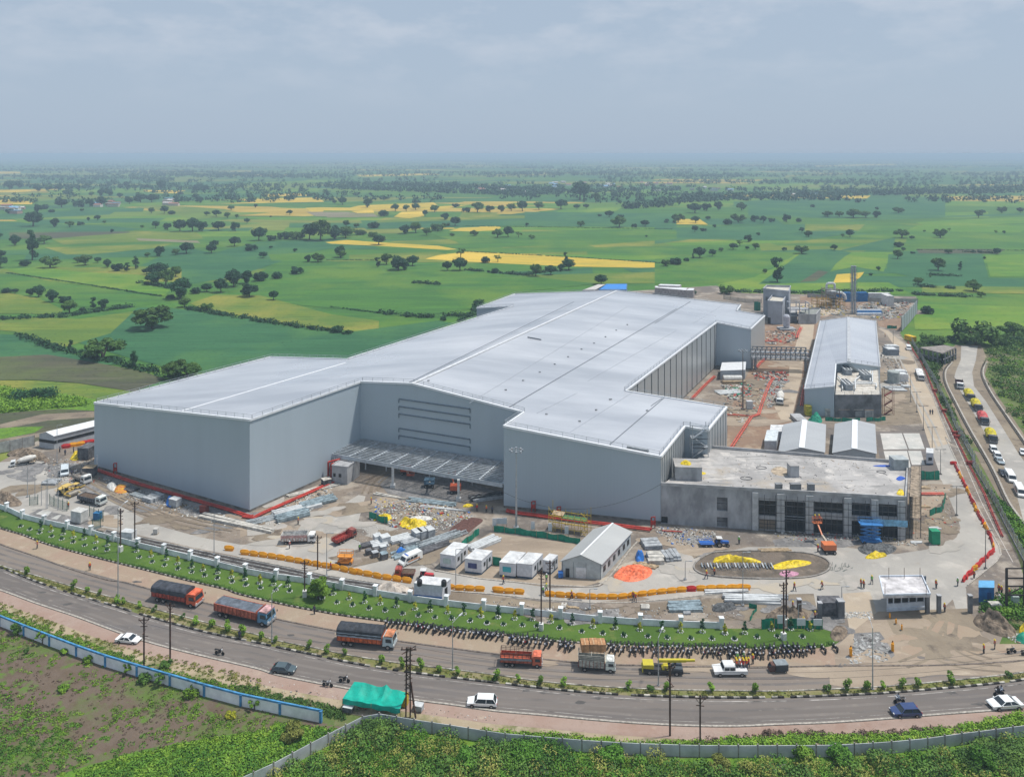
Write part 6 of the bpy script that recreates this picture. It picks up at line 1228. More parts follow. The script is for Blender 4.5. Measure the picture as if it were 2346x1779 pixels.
for t_,xs in(('t1',[(430,1180),(620,1232),(810,1275),(1275,1392),(1500,1455),(1715,1510),(1955,1570),(2195,1620)]),('b2',[(160,130),(875,262),(1125,305),(1405,345),(1665,375),(1930,405)]),('b3',[(10,408),(278,425),(568,450),(905,490),(1282,515),(1608,528),(1965,545)]),('b4',[(35,490),(375,465),(655,465)])):
 for x,y in xs:cnt['y']+=1;place_shrub('yel',G(t_,x,y),'yellow-leaved shrub, %s from the left among those on the lawn'%ORD(cnt['y']),'yellow lawn shrubs',1.1)
for t_,xs in(('t1',[(175,1140),(250,1168),(335,1195),(435,1225),(522,1248),(618,1275),(715,1300),(803,1328),(905,1342),(1175,1402),(1285,1442),(1390,1470),(1503,1500),(1618,1528),(1730,1558),(1835,1582),(1960,1612),(2080,1635)]),('b2',[(45,155),(165,178),(285,195),(398,205),(660,258),(778,295),(902,318),(1035,345),(1165,362),(1305,385),(1430,402),(1562,415),(1700,425),(1845,445),(1980,462)]),('b3',[(55,462),(188,470),(340,478),(455,485),(635,502),(815,528),(983,545),(1155,562),(1345,568),(1503,580),(1692,585),(1860,588),(2040,590)]),('b4',[(105,535),(268,522),(415,515),(598,518)])):
 for x,y in xs:cnt['r']+=1;place_shrub('rnd',G(t_,x,y),'low round dark shrub, %s from the left in the front row on the lawn'%ORD(cnt['r']),'round lawn shrubs',1.1)
SHR['med']=shrub_proto('median_shrub','leaf_bright',[(0,0,.9,.45,.45,.38),(.2,.15,1.2,.32,.32,.3),(-.25,0,.6,.3,.3,.3),(.1,-.2,.5,.25,.25,.3)],60,.11,ring=False,stem=.8)
SHR['med2']=shrub_proto('median_shrub','leaf_mid',[(0,0,.6,.5,.5,.4),(.3,.15,.9,.3,.3,.3),(-.35,0,.5,.35,.35,.3)],60,.11,ring=False,stem=.4)
i=0
for t_,xs in(('b1',[(215,72),(590,188),(700,210),(800,235),(940,302),(990,308),(1120,338),(1240,368),(1465,425),(1570,472),(1700,495),(1825,532),(1945,562)]),('b2',[(20,562),(170,592),(285,615),(555,662),(695,702),(840,718),(1135,788),(1300,822),(1450,835),(1597,855),(1745,872),(2060,915)]),('b3',[(130,918),(305,928),(485,950),(670,965),(1190,992),(1365,1005),(1495,1002),(1855,1012)]),('b4',[(255,925),(778,918),(925,912),(1070,905),(1187,896),(1327,890),(1440,882),(1680,862),(2100,812)])):
 for x,y in xs:
  i+=1;k='med' if(x*7+y)%4 else 'med2';place_shrub(k,G(t_,x,y),('bright' if k=='med' else 'dark')+' leafy shrub, %s from the left along the road median'%ORD(i),'shrubs along the road median',random.uniform(.85,1.35),z=.37)
def single(name,label,t_,x,y,wdt,kind,leaf,size,n=160,sz=1.0):
 src=tree_proto(kind,leaf,int(x),n,size/wdt,name);p=G(t_,x,y);src.location=(p.x,p.y,.3);src.scale=(wdt,wdt,wdt*sz);tag(src,label,'tree' if 'tree' in name else 'bush');
 if 'w' in src:del src['w']
single('leafy_tree','bushy bright green tree against the white boundary wall beside two poles','b2',625,262,4.8,'round','leaf_bright',.16,260,1.0)
for i,(x,y,w_,kind,leaf,lab)in enumerate(((140,540,2.6,'round','leaf_mid','leafy young tree leaning over the blue-trimmed wall, farthest left'),(340,620,2.6,'thin','leaf_bright','thin young tree before the second blue post of the wall'),(540,690,2.2,'bush','leaf_bright','small bright bush before the blue-trimmed wall, left part'),(710,770,2.4,'bush','leaf_bright','wide bright bush at the foot of the blue-trimmed wall'),(1010,870,2.2,'thin','leaf_bright','sparse yellow-green bush before the middle of the blue-trimmed wall'),(1160,930,2.6,'bush','leaf_mid','low spreading bush just left of a thin sapling by the wall'),(1275,960,2.4,'thin','leaf_mid','thin sapling before the right half of the blue-trimmed wall'),(1540,1030,3.2,'bush','leaf_bright','bright bush covering the lower edge of the wall near a blue post'),(2040,1150,2.2,'thin','leaf_bright','thin bush near the right part of the blue-trimmed wall'),(510,1000,2.0,'bush','leaf_bright','round bright bush alone on the bare plot'),(1850,1215,1.9,'bush','leaf_yellow','yellow-green bush below the wall on the bare plot'),(1335,810,2.2,'bush','leaf_mid','green bush at the foot of the right-hand roadside pole'),(210,700,1.2,'thin','leaf_mid','tiny sapling ringed with orange soil on the bare plot'))):
 single('young_tree' if kind!='bush' else 'wild_bush',lab,'b1',x,y,w_,kind,leaf,.11,90)
for i,(t_,x,y,w_,kind,leaf,lab)in enumerate((('b2',1830,1600,4.2,'bush','leaf_lush','big domed green bush in the walled plot, bottom centre'),('b4',600,1430,4.0,'bush','leaf_bright','bright bushy shrub just below the grey wall, bottom right of centre'),('b4',880,1420,4.2,'bush','leaf_lush','wide green shrub touching the grey wall, lower right'),('b4',1900,1480,4.0,'round','leaf_lush','tall leafy shrub in front of the grey wall at the right'),('b3',380,1560,4.6,'bush','leaf_lush','dense vine-covered bush below the grey wall'),('b3',1060,1560,4.4,'bush','leaf_lush','second dense bush below the grey wall, right of the first'),('b3',1920,1640,3.8,'bush','leaf_olive','olive feathery bush in the walled plot'),('b2',430,1380,3.8,'bush','leaf_olive','olive grassy bush on the left plot below the blue-trimmed wall'))):
 single('wild_bush',lab,t_,x,y,w_,kind,leaf,.13,260)
 # ================================================================== VEHICLES
RUB=mat('rubber',(.018,.018,.019),rough=.8,coord='O');RIM=mat('rim',(.35,.35,.36),rough=.4,metal=.6,coord='O');VGL=mat('vehicle_glass',(.02,.03,.04),rough=.08,spec=.7,coord='O');CHS=mat('chassis',(.04,.04,.042),rough=.7,coord='O')
def paint_m(name,c,rough=.35):return mat(name,c,rough=rough,var=.05,spec=.5,coord='O',scale=.8)
def wheel(parent,x,y,r=.48,w_=.26,z=0):
 t=MB().lathe([(r*.75,-w_/2),(r,-w_/2+.04),(r,w_/2-.04),(r*.75,w_/2)],(x,y,z+r),14,'y').build('wheel',RUB,parent)
 MB().lathe([(r*.5,-w_/2-.02),(r*.5,w_/2+.02)],(x,y,z+r),8,'y').build('rim',RIM,t);return t
def lamp(parent,x,y,z,name='headlight',c=(.8,.8,.75)):
 MB().box(x,y,z,.08,.28,.16).build(name,mat(name,c,rough=.2,coord='O'),parent)
def lorry(label,L=9.0,cab=(.45,.06,.03),body=(.42,.09,.05),kind='tarp',tarp=(.06,.065,.075),W=2.4,bh=1.5,band=None,cabroof=None,name='goods_truck',cat='truck',wheels3=True,group=None):
 """front towards +x"""
 t=thing(name,label,cat,group=group);cl=1.9;xf=L/2;cb=paint_m('cab_%02d%02d%02d'%tuple(int(v*99)for v in cab),cab);bd=mat('body_%02d%02d%02d'%tuple(int(v*99)for v in body),body,var=.25,scale=1.6,coord='O',rough=.6)
 MB().box(-.3,0,.75,L-1.2,.9,.3).box(-.8,0,.55,L*.3,2.0,.35).build('chassis',CHS,t)
 c=MB();c.side([(xf-cl,.7),(xf-.02,.7),(xf,1.5),(xf-.22,2.55),(xf-.5,2.72),(xf-cl,2.72)],-W/2+.08,W/2-.08,{3:.08,4:.15,5:.1});cabo=c.build('cab',cb,t)
 MB().quad((xf+.01,-W/2+.25,1.62),(xf+.01,W/2-.25,1.62),(xf-.19,W/2-.32,2.45),(xf-.19,-W/2+.32,2.45)).build('windscreen',VGL,cabo)
 for s in(-1,1):
  MB().quad(*[(x,s*(W/2-.065),z)for x,z in((xf-1.35,1.6),(xf-.28,1.6),(xf-.42,2.35),(xf-1.35,2.35))]).build('side_window',VGL,cabo)
  lamp(cabo,xf+.01,s*.85,.95);MB().box(xf+.12,s*(W/2+.08),1.7,.06,.18,.42).build('mirror',CHS,cabo)
 MB().box(xf+.05,0,.5,.2,W-.2,.32).build('bumper',mat('bumper_grey',(.3,.3,.31),coord='O'),t)
 MB().box(xf-.9,0,2.73,1.5,W-.3,.22).build('roof_rack',mat('rack_%s%s'%(str(cabroof),str(cab)),cabroof or tuple(min(1,v*1.15+.03)for v in cab),coord='O',var=.3),cabo)
 bx0,bx1=-L/2,xf-cl-.15;bl=bx1-bx0;cx=(bx0+bx1)/2;fz=1.1
 b=MB();b.box(cx,0,fz,bl,W,.12)
 for s in(-1,1):b.box(cx,s*(W/2-.04),fz,bl,.08,bh)
 b.box(bx1-.04,0,fz,.08,W,bh+.3);b.box(bx0+.04,0,fz,.08,W,bh);body_o=b.build('cargo_body',bd,t)
 b=MB();n=int(bl/.75)
 for i in range(n+1):
  for s in(-1,1):b.box(bx0+.1+i*(bl-.2)/n,s*(W/2+.03),fz,.10,.07,bh)
 b.build('side_rib',mat('rib_%02d'%int(body[0]*99),tuple(min(1,v*.5)for v in body),coord='O'),body_o)
 if band:
  for s in(-1,1):MB().box(cx,s*(W/2+.08),fz+bh*.55,bl,.04,bh*.42).build('side_sheet',mat('band_%02d'%int(band[0]*99),band,var=.2,coord='O'),body_o)
 if kind=='tarp':
  def f(u,v):
   a=math.pi*v;y=-math.cos(a)*(W/2+.08);z=fz+bh*.98+math.sin(a)**.55*.95+.05*math.sin(u*40)*math.sin(a)
   return(bx0-.05+u*(bl+.1),y,z)
  b=MB().grid(f,22,10);n=len(b.v)
  for i in(0,22):
   b.v.append((bx0-.05+(bl+.1)*(i/22),0,fz+bh));k=len(b.v)-1
   for j in range(10):b.f.append((j*23+i,(j+1)*23+i,k))
  for s,row in((-1,0),(1,10)):       # skirt of the sheet down the sides
   m0=len(b.v);b.v+=[(bx0-.05+i/22*(bl+.1),s*(W/2+.13),fz+bh*.72+.06*math.sin(i*1.7))for i in range(23)]
   for i in range(22):b.f.append((row*23+i,row*23+i+1,m0+i+1,m0+i))
  b.build('tarpaulin',mat('tarp_%02d'%int(tarp[2]*99),tarp,rough=.55,var=.25,scale=1.2,coord='O',bump=.3),t)
 if kind=='low':       # sheet slung low over a load
  b=MB().grid(lambda u,v:(bx0+.1+u*(bl-.2),(v-.5)*(W-.1),fz+bh*.95+.28*math.sin(math.pi*v)**.6+.12*math.sin(u*9)*math.sin(math.pi*v)),18,8);b.build('tarpaulin',mat('tarp_%02d'%int(tarp[2]*99),tarp,rough=.55,var=.25,scale=1.2,coord='O',bump=.3),t)
 if kind=='cage' or kind=='crates':
  b=MB()
  for s in(-1,1):
   for i in range(8):b.beam((bx0+.1+i*(bl-.2)/7,s*(W/2-.05),fz+bh),(bx0+.1+i*(bl-.2)/7,s*(W/2-.05),fz+bh+1.2),.09)
   for z in(.4,.8,1.2):b.beam((bx0,s*(W/2-.05),fz+bh+z),(bx1,s*(W/2-.05),fz+bh+z),.08)
  for x in(bx0,(bx0+bx1)/2,bx1):b.beam((x,-W/2,fz+bh+1.2),(x,W/2,fz+bh+1.2),.09)
  b.build('cage',mat('cage_dark',(.09,.06,.05),coord='O')if kind=='cage' else mat('cage_grey',(.35,.34,.3),coord='O'),body_o)
 if kind=='open':
  b=MB()
  for s in(-1,1):
   for i in range(14):b.beam((bx0+.1+i*(bl-.2)/13,s*(W/2-.05),fz+bh),(bx0+.1+i*(bl-.2)/13,s*(W/2-.05),fz+bh+.55),.07)
   b.beam((bx0,s*(W/2-.05),fz+bh+.3),(bx1,s*(W/2-.05),fz+bh+.3),.06)
  b.build('side_rail',bd,body_o)
 if kind=='load':MB().grid(lambda u,v:(bx0+.15+u*(bl-.3),(v-.5)*(W-.25),fz+bh*.85+.3*math.sin(math.pi*u)*math.sin(math.pi*v)),10,6).build('soil_load',mat('load_soil',(.12,.08,.055),var=.3,scale=3,bump=.6,coord='O'),t)
 xs=[xf-.95,-L/2+1.3]+([-L/2+2.55]if wheels3 else[])
 for i,x in enumerate(xs):
  for s in(-1,1):wheel(t,x,s*(W/2-.2),.5,.3 if i==0 else .5)
 for s in(-1,1):lamp(body_o,-L/2-.03,s*(W/2-.25),fz+.05,'tail_light',(.4,.02,.02))
 t['L']=L;return t
def car(label,col,L=4.4,W=1.75,kind='sedan',name='car',group=None,H=1.48,cat='car'):
 t=thing(name,label,cat,group=group);m_=paint_m('carpaint_%02d%02d%02d'%tuple(int(v*99)for v in col),col,.22);h=L/2;z0,zb=.28,.92
 prof=[(-h,.38),(h-.05,.38),(h,.62),(h-.15,.80),(h-1.15,zb),(h-1.35,zb),(-h+.35 if kind!='sedan' else-h+.05,zb+.02),(-h,.78)]
 body=MB().side(prof,-W/2,W/2,{2:.12,3:.12,7:.08,0:.05,1:.1}).build('body',m_,t)
 if kind=='sedan':top=[(h-1.2,zb-.01),(h-1.95,H-.03),(h-2.3,H),(-h+1.45,H-.02),(-h+.65,zb+.01)]
 elif kind=='suv':top=[(h-1.15,zb-.01),(h-1.75,H-.03),(h-2.1,H),(-h+.55,H-.01),(-h+.12,zb+.02)]
 else:top=[(h-1.1,zb-.01),(h-1.8,H-.03),(h-2.1,H),(-h+.8,H-.03),(-h+.12,zb+.02)]
 MB().side(top,-W/2+.04,W/2-.04,{1:.16,2:.18,3:.18}).build('greenhouse',VGL,t)
 (a,b_),(c,d)=top[1],top[3];cx=(a+c)/2;MB().box(cx+.05,0,H-.035,abs(a-c)+.1,W-.34,.055).build('roof',m_,t)
 b=MB()
 for s in(-1,1):
  for(x0,z0_),(x1,z1_)in((top[0],top[1]),(top[4],top[3]),((top[0][0]*.45+top[4][0]*.55,zb),((top[1][0]*.45+top[3][0]*.55),H-.03))):b.beam((x0,s*(W/2-.03),z0_),(x1,s*(W/2-.17),z1_),.08)
 b.build('pillar',m_,t)
 for x in(h-.85,-h+.85):
  for s in(-1,1):wheel(t,x,s*(W/2-.1),.33,.22)
 for s in(-1,1):lamp(body,h-.07,s*(W/2-.3),.66);lamp(body,-h+.0,s*(W/2-.22),.72,'tail_light',(.4,.02,.02));MB().box(h-1.35,s*(W/2+.08),.95,.12,.18,.12).build('mirror',m_,body)
 MB().box(h-.02,0,.42,.06,W*.6,.16).build('grille',CHS,body)
 t['L']=L;return t
def van(label,col,L=5.2,W=1.9,H=2.25,name='van',stripe=None,rackm=None,cat='van',group=None,win=True):
 t=thing(name,label,cat,group=group);m_=paint_m('vanpaint_%02d%02d%02d'%tuple(int(v*99)for v in col),col,.3);h=L/2
 body=MB().side([(-h,.35),(h-.05,.35),(h,.85),(h-.45,1.25),(h-1.05,H-.15),(h-1.35,H),(-h+.15,H),(-h,H-.2)],-W/2,W/2,{4:.12,5:.14,6:.12,7:.1,2:.08,3:.05}).build('body',m_,t)
 MB().quad((h-.46,-W/2+.14,1.3),(h-.46,W/2-.14,1.3),(h-.98,W/2-.2,H-.22),(h-.98,-W/2+.2,H-.22)).build('windscreen',VGL,t)
 b=MB()
 for s in(-1,1):
  for x0,x1 in(((h-1.9,h-.9),(h-2.9,h-2.0),(h-4.1,h-3.0))if win else((h-1.9,h-.9),)):b.quad(*[(x,s*(W/2+.006),z)for x,z in((x0,1.3),(x1,1.3),(x1-.12,H-.4),(x0,H-.4))])
 b.build('side_window',VGL,t)
 if stripe:
  b=MB()
  for s in(-1,1):b.box(-.3,s*(W/2+.012),.85,L*.62,.02,.22)
  b.build('stripe',mat('stripe_%02d'%int(stripe[0]*99),stripe,coord='O'),body)
 if rackm:MB().box(h-1.7,0,H+.003,.3,1.2,.16).build('roof_bar',rackm,t)
 for x in(h-.9,-h+1.0):
  for s in(-1,1):wheel(t,x,s*(W/2-.12),.36,.24)
 for s in(-1,1):lamp(body,h-.04,s*(W/2-.3),.72)
 t['L']=L;return t
def jeep(label,col,L=4.8,crowd=False,name='pickup',W=1.8,H=1.85,group=None):
 t=thing(name,label,'pickup',group=group);m_=paint_m('carpaint_%02d%02d%02d'%tuple(int(v*99)for v in col),col,.3);h=L/2
 MB().side([(-h,.5),(h,.5),(h,.95),(h-1.25,1.1),(h-1.3,1.12),(-h,1.12)],-W/2,W/2,{2:.08}).build('body',m_,t)
 MB().side([(h-1.25,1.1),(h-1.5,H-.04),(h-1.6,H),(h-3.1,H),(h-3.15,1.1)],-W/2+.06,W/2-.06,{1:.1,2:.12,3:.08}).build('cab',m_,t)
 b=MB();b.quad((h-1.26,-W/2+.2,1.2),(h-1.26,W/2-.2,1.2),(h-1.47,W/2-.25,H-.12),(h-1.47,-W/2+.25,H-.12));b.build('windscreen',VGL,t);b=MB()
 for s in(-1,1):
  for x0,x1 in((h-2.2,h-1.5),(h-3.0,h-2.3)):b.quad(*[(x,s*(W/2-.05),z)for x,z in((x0,1.18),(x1,1.18),(x1,H-.15),(x0,H-.15))])
 b.build('side_window',VGL,t)
 for x in(h-.8,-h+.85):
  for s in(-1,1):wheel(t,x,s*(W/2-.1),.38,.24)
 for s in(-1,1):lamp(t,h,s*.6,.75)
 t['L']=L;return t
def put(t,a,b_,fit=True,z=.34,lab=None):
 """stand a vehicle so that its tail is over ground point a and its nose over b_"""
 L=t['L']if 'L' in t else 1;d=b_-a;t.location=((a.x+b_.x)/2,(a.y+b_.y)/2,z);t.rotation_euler=(0,0,math.atan2(d.y,d.x))
 s=min(1.22,max(.8,Vector((d.x,d.y)).length/L))*.95 if fit else 1
 t.scale=(s,s*1.06,s*.80)
 if 'L' in t:del t['L']
 return t
def P2(t,x0,y0,x1,y1):return G(t,x0,y0),G(t,x1,y1)
ORG=(.46,.10,.05);OG2=(.50,.12,.06)
put(lorry('orange truck with a black tarpaulin arched over its load, farthest left on the road',9.2,(.55,.09,.03),(.42,.07,.045),'tarp',(.055,.06,.075)),*P2('b1',1245,248,1610,318),z=.36)
put(lorry('long orange-sided truck under a flat grey sheet with a blue and white cab',10.6,(.10,.24,.38),(.48,.13,.08),'low',(.12,.14,.17),cabroof=(.5,.3,.3)),G('b1',1705,352),G('b2',305,478),z=.36)
put(lorry('tall tarpaulin-covered truck with bright orange sides and pale cab beside the motorcycles',10.2,(.45,.55,.58),(.62,.13,.04),'tarp',(.04,.045,.055),bh=1.9,band=(.30,.36,.42),cabroof=(.5,.2,.1)),*P2('b2',785,600,1255,648),z=.36)
put(lorry('orange cage-sided truck with a grey sheet band, parked by the motorcycles',8.6,(.52,.11,.05),(.45,.10,.05),'cage',band=(.22,.25,.27),bh=1.2),*P2('b3',155,775,505,795),z=.36)
t=put(lorry('white and cream truck with a slatted body holding cardboard boxes',7.4,(.62,.66,.60),(.42,.42,.37),'crates',bh=1.7,wheels3=False,cabroof=(.6,.62,.6)),*P2('b3',780,812,1090,835),z=.36)
cart=G('b3',885,815);bm=mat('cardboard',(.48,.25,.12),var=.2,coord='O')
for i,(dx,dy)in enumerate(((-.9,0),(.6,.1),(2.0,0))):
 bx_=thing('cardboard_box',('left','middle','right')[i]+' of the big cardboard boxes loaded on the cream truck','box',(cart.x+dx,cart.y+.9+dy,3.0),.05,'boxes on the cream truck');MB().box(0,0,0,1.35,1.9,1.35).build('carton',bm,bx_);MB().box(0,0,1.353,.15,1.85,.01).build('tape',mat('tape',(.6,.42,.25),coord='O'),bx_)
put(jeep('white double-cab pickup with workers crowding its open back',(.68,.68,.68),4.9),*P2('b3',2140,860,1862,862),z=.36)
put(car('white sedan pulled up on the sandy verge at the lower left',(.78,.79,.80),4.6),*P2('b1',938,595,1125,615),z=.31)
put(car('dark grey hatchback driving on the near carriageway, left part',(.07,.10,.115),4.3,kind='hatch'),*P2('b2',255,838,450,855),z=.36)
put(car('white seven-seat car with roof rails driving left past the tea stall',(.74,.76,.77),4.8,kind='suv',H=1.68),*P2('b2',2068,1118,1815,1108),z=.36)
put(car('dark blue hatchback driving left on the near carriageway, right part',(.035,.06,.16),4.4,kind='suv',H=1.6),*P2('b4',1455,1078,1240,1085),z=.36)
put(car('white sedan driving left near the right edge of the road',(.76,.78,.79),4.7),*P2('b4',2190,1018,1955,1034),z=.36)
t=thing('cargo_rickshaw','small dark covered three-wheeled goods carrier parked by the motorcycles','rickshaw');MB().box(-.5,0,.5,2.4,1.6,1.5).build('box_body',mat('rick_dark',(.07,.075,.08),coord='O'),t);MB().box(-.5,0,2.003,2.5,1.7,.12).build('canopy',mat('rick_top',(.22,.25,.27),coord='O'),t)
MB().side([(.8,.45),(1.9,.45),(1.8,1.1),(1.45,1.9),(.8,1.9)],-.65,.65,{3:.1}).build('cab',mat('rick_cab',(.12,.06,.05),coord='O'),t);MB().quad((1.79,-.5,1.15),(1.79,.5,1.15),(1.5,.45,1.8),(1.5,-.45,1.8)).build('windscreen',VGL,t);wheel(t,1.5,0,.3,.16);wheel(t,-1.1,.7,.3,.16);wheel(t,-1.1,-.7,.3,.16);t['L']=3.8
put(t,*P2('b4',495,762,348,768),z=.36)
t=thing('mobile_crane','yellow pick-and-carry crane with its long boom lowered over the dark rear','crane');YC=paint_m('crane_yellow',(.52,.44,.03));MB().side([(-4.6,.6),(4.4,.6),(4.4,1.4),(2.2,1.5),(-.2,1.5),(-4.6,1.7)],-1.15,1.15).build('chassis',CHS,t)
MB().box(-3.4,0,1.55,2.4,2.2,1.1).build('engine_hood',YC,t);MB().box(3.2,.0,.5,2.2,2.25,1.5).build('counterweight',mat('crane_dark',(.07,.085,.10),coord='O'),t);MB().box(-4.55,0,.6,.5,2.3,1.0).build('bumper',YC,t)
c=MB().side([(-.4,1.5),(1.0,1.5),(1.0,2.7),(.0,2.7),(-.4,2.1)],-1.05,-.1).build('cab',YC,t);MB().quad((-.41,-1.0,1.6),(-.41,-.15,1.6),(-.02,-.15,2.6),(-.02,-1.0,2.6)).build('windscreen',VGL,c)
MB().beam((-1.2,.3,3.0),(5.2,.3,3.35),.6,.7).beam((5.1,.3,3.36),(7.2,.3,3.5),.45,.5).build('boom',YC,t);MB().beam((.3,.3,1.6),(2.2,.3,3.0),.3).beam((2.6,.3,1.5),(2.8,.3,3.0),.5).build('ram',CHS,t)
for x in(-3.2,2.9):
 for s in(-1,1):wheel(t,x,s*1.05,.62,.4)
t['L']=9.2;put(t,*P2('b3',1295,845,1640,860),z=.36)
put(lorry('white high-sided tipper truck with red stripes parked in the loading yard',9.0,(.66,.67,.68),(.62,.61,.59),'open',bh=2.0,band=(.55,.35,.33)),*P2('t2',345,1275,645,1265))
put(lorry('empty red open truck with a yellow tailboard in the forecourt',7.6,(.20,.05,.04),(.33,.05,.04),'open',bh=1.1,wheels3=True),*P2('t2',790,1300,970,1210))
put(lorry('grey dump truck loaded with dark soil and a white cab, beside the road rollers',8.4,(.58,.62,.60),(.10,.11,.13),'load',bh=1.25),*P2('t1',680,915,880,960))
put(lorry('small white lorry with open sides near the left corner of the factory',6.2,(.60,.62,.62),(.36,.33,.30),'open',bh=.9,wheels3=False),*P2('t1',645,735,745,780))
put(van('pale blue and white van parked on soil left of the factory',(.56,.62,.66),5.0),*P2('t1',548,660,545,720))
put(van('white ambulance van with orange and blue side marks and a roof light bar',(.74,.75,.74),5.6,stripe=(.7,.25,.05),rackm=mat('lightbar',(.1,.2,.6)),name='ambulance',cat='ambulance',H=2.35),*P2('t2',1525,1395,1350,1475))
t=put(lorry('old red-brown lorry with a wooden load beside the red tractor',5.6,(.30,.05,.04),(.20,.10,.08),'load',bh=.7,wheels3=False),*P2('t2',1470,1560,1315,1555));
def tractor(label,col,L=3.6,trailer=None):
 t=thing('tractor',label,'tractor');m_=paint_m('tract_%02d'%int(col[0]*99+col[2]),col);MB().side([(0,.8),(1.7,.8),(1.75,1.3),(0,1.45)],-.35,.35).build('hood',m_,t);MB().box(-.5,0,.9,1.2,1.3,.35).build('fender',m_,t)
 MB().box(-.45,0,1.25,.5,.5,.5).build('seat',CHS,t);b=MB()
 for x in(-.95,.05):
  for y in(-.5,.5):b.beam((x,y,1.2),(x,y,2.3),.06)
 b.build('roll_frame',CHS,t);MB().box(-.45,0,2.303,1.3,1.3,.08).build('canopy',mat('canopy_white',(.6,.6,.6),coord='O'),t)
 for s in(-1,1):wheel(t,-.6,s*.75,.72,.4);wheel(t,1.4,s*.6,.42,.25)
 if trailer:
  b=MB();b.box(-3.4,0,.8,3.2,1.8,.15);b.beam((-1.8,0,.8),(-1,0,.8),.12)
  for s in(-1,1):b.beam((-5,s*.9,1.3),(-1.8,s*.9,1.3),.1);b.beam((-5,s*.9,.9),(-5,s*.9,1.3),.1);b.beam((-1.8,s*.9,.9),(-1.8,s*.9,1.3),.1)
  b.build('trailer',m_,t);wheel(t,-3.6,.85,.42,.22);wheel(t,-3.6,-.85,.42,.22)
 t['L']=L;return t
put(tractor('red tractor beside the old lorry at the orange barrier line',(.50,.04,.05)),*P2('t2',1500,1575,1630,1580),fit=False)
put(tractor('bright blue tractor with a blue trailer near the roundabout',(.03,.12,.42),trailer=True),*P2('t3',1960,1300,2110,1300),fit=False)
def mixer(label,group=None):
 t=thing('mixer_truck',label,'concrete mixer');cb=paint_m('mixcab',(.64,.66,.66));MB().box(-.4,0,.75,7.6,.9,.3).build('chassis',CHS,t);c=MB().side([(2.5,.7),(4.2,.7),(4.22,1.5),(4.0,2.6),(2.5,2.75)],-1.15,1.15,{3:.08,4:.08}).build('cab',cb,t)
 MB().quad((4.23,-.95,1.6),(4.23,.95,1.6),(4.02,.9,2.5),(4.02,-.9,2.5)).build('windscreen',VGL,c);b=MB()
 for s in(-1,1):b.quad(*[(x,s*1.16,z)for x,z in((2.8,1.6),(3.9,1.6),(3.8,2.4),(2.8,2.4))])
 b.build('side_window',VGL,c)
 d=MB().lathe([(.35,-4.3),(.7,-4.0),(1.25,-2.3),(1.28,-.6),(1.0,1.0),(.4,1.9)],k=18,axis='x');me=d.build('drum',mat('drum_white',(.62,.60,.56),coord='O',var=.12),t,smooth=False);me.location=(0,0,2.45);me.rotation_euler=(0,R(10),0)
 b=MB();b.beam((-3.6,0,.9),(-3.6,0,2.6),.5);b.beam((1.9,0,.9),(1.9,0,2.2),.6);b.beam((-4.2,0,2.6),(-4.8,0,1.5),.5,.1);b.box(-3,0,1.05,2.0,2.2,.12);b.build('drum_frame',mat('mix_frame',(.42,.34,.25),coord='O'),t)
 for x in(3.3,-1.6,-2.9):
  for s in(-1,1):wheel(t,x,s*1.0,.5,.35)
 for s in(-1,1):lamp(c,4.22,s*.85,.95)
 t['L']=8.6;return t
put(mixer('white concrete mixer truck at the far left of the compound'),*P2('t1',290,600,100,630))
put(mixer('white concrete mixer truck on the back road left of the warehouse'),G('v1',715,1300),G('v1',700,1410),fit=False)
def roller(label,rear=0):
 t=thing('road_roller',label,'road roller',group=None);YR=paint_m('roller_yellow',(.60,.42,.10));MB().lathe([(.3,-1.0),(.75,-1.0),(.75,1.0),(.3,1.0)],(1.6,0,.75),18,'y').build('drum',mat('steel_drum',(.25,.23,.2),metal=.6,rough=.5,coord='O'),t)
 MB().box(1.6,1.1,.65,2.3,.12,.3).box(1.6,-1.1,.65,2.3,.12,.3).box(.55,0,.65,.2,2.3,.35).build('drum_frame',YR,t);MB().side([(-2.4,.7),(.3,.7),(.3,1.2),(-.7,1.3),(-2.4,1.75)],-.8,.8).build('engine_hood',YR,t)
 b=MB()
 for x in(-.8,.3):
  for y in(-.65,.65):b.beam((x,y,1.2),(x,y,2.6),.08)
 b.build('canopy_post',CHS,t);MB().box(-.25,0,2.603,1.7,1.7,.12).build('canopy',YR,t);MB().box(-.3,0,1.2,.5,.5,.6).build('seat',CHS,t)
 for s in(-1,1):wheel(t,-1.5,s*.85,.7,.45)
 t['L']=4.8;return t
put(roller('yellow road roller with square canopy, the farther of two'),*P2('t1',600,845,690,800));put(roller('yellow road roller in front of the other one, beside the dump truck'),*P2('t1',500,850,640,890))
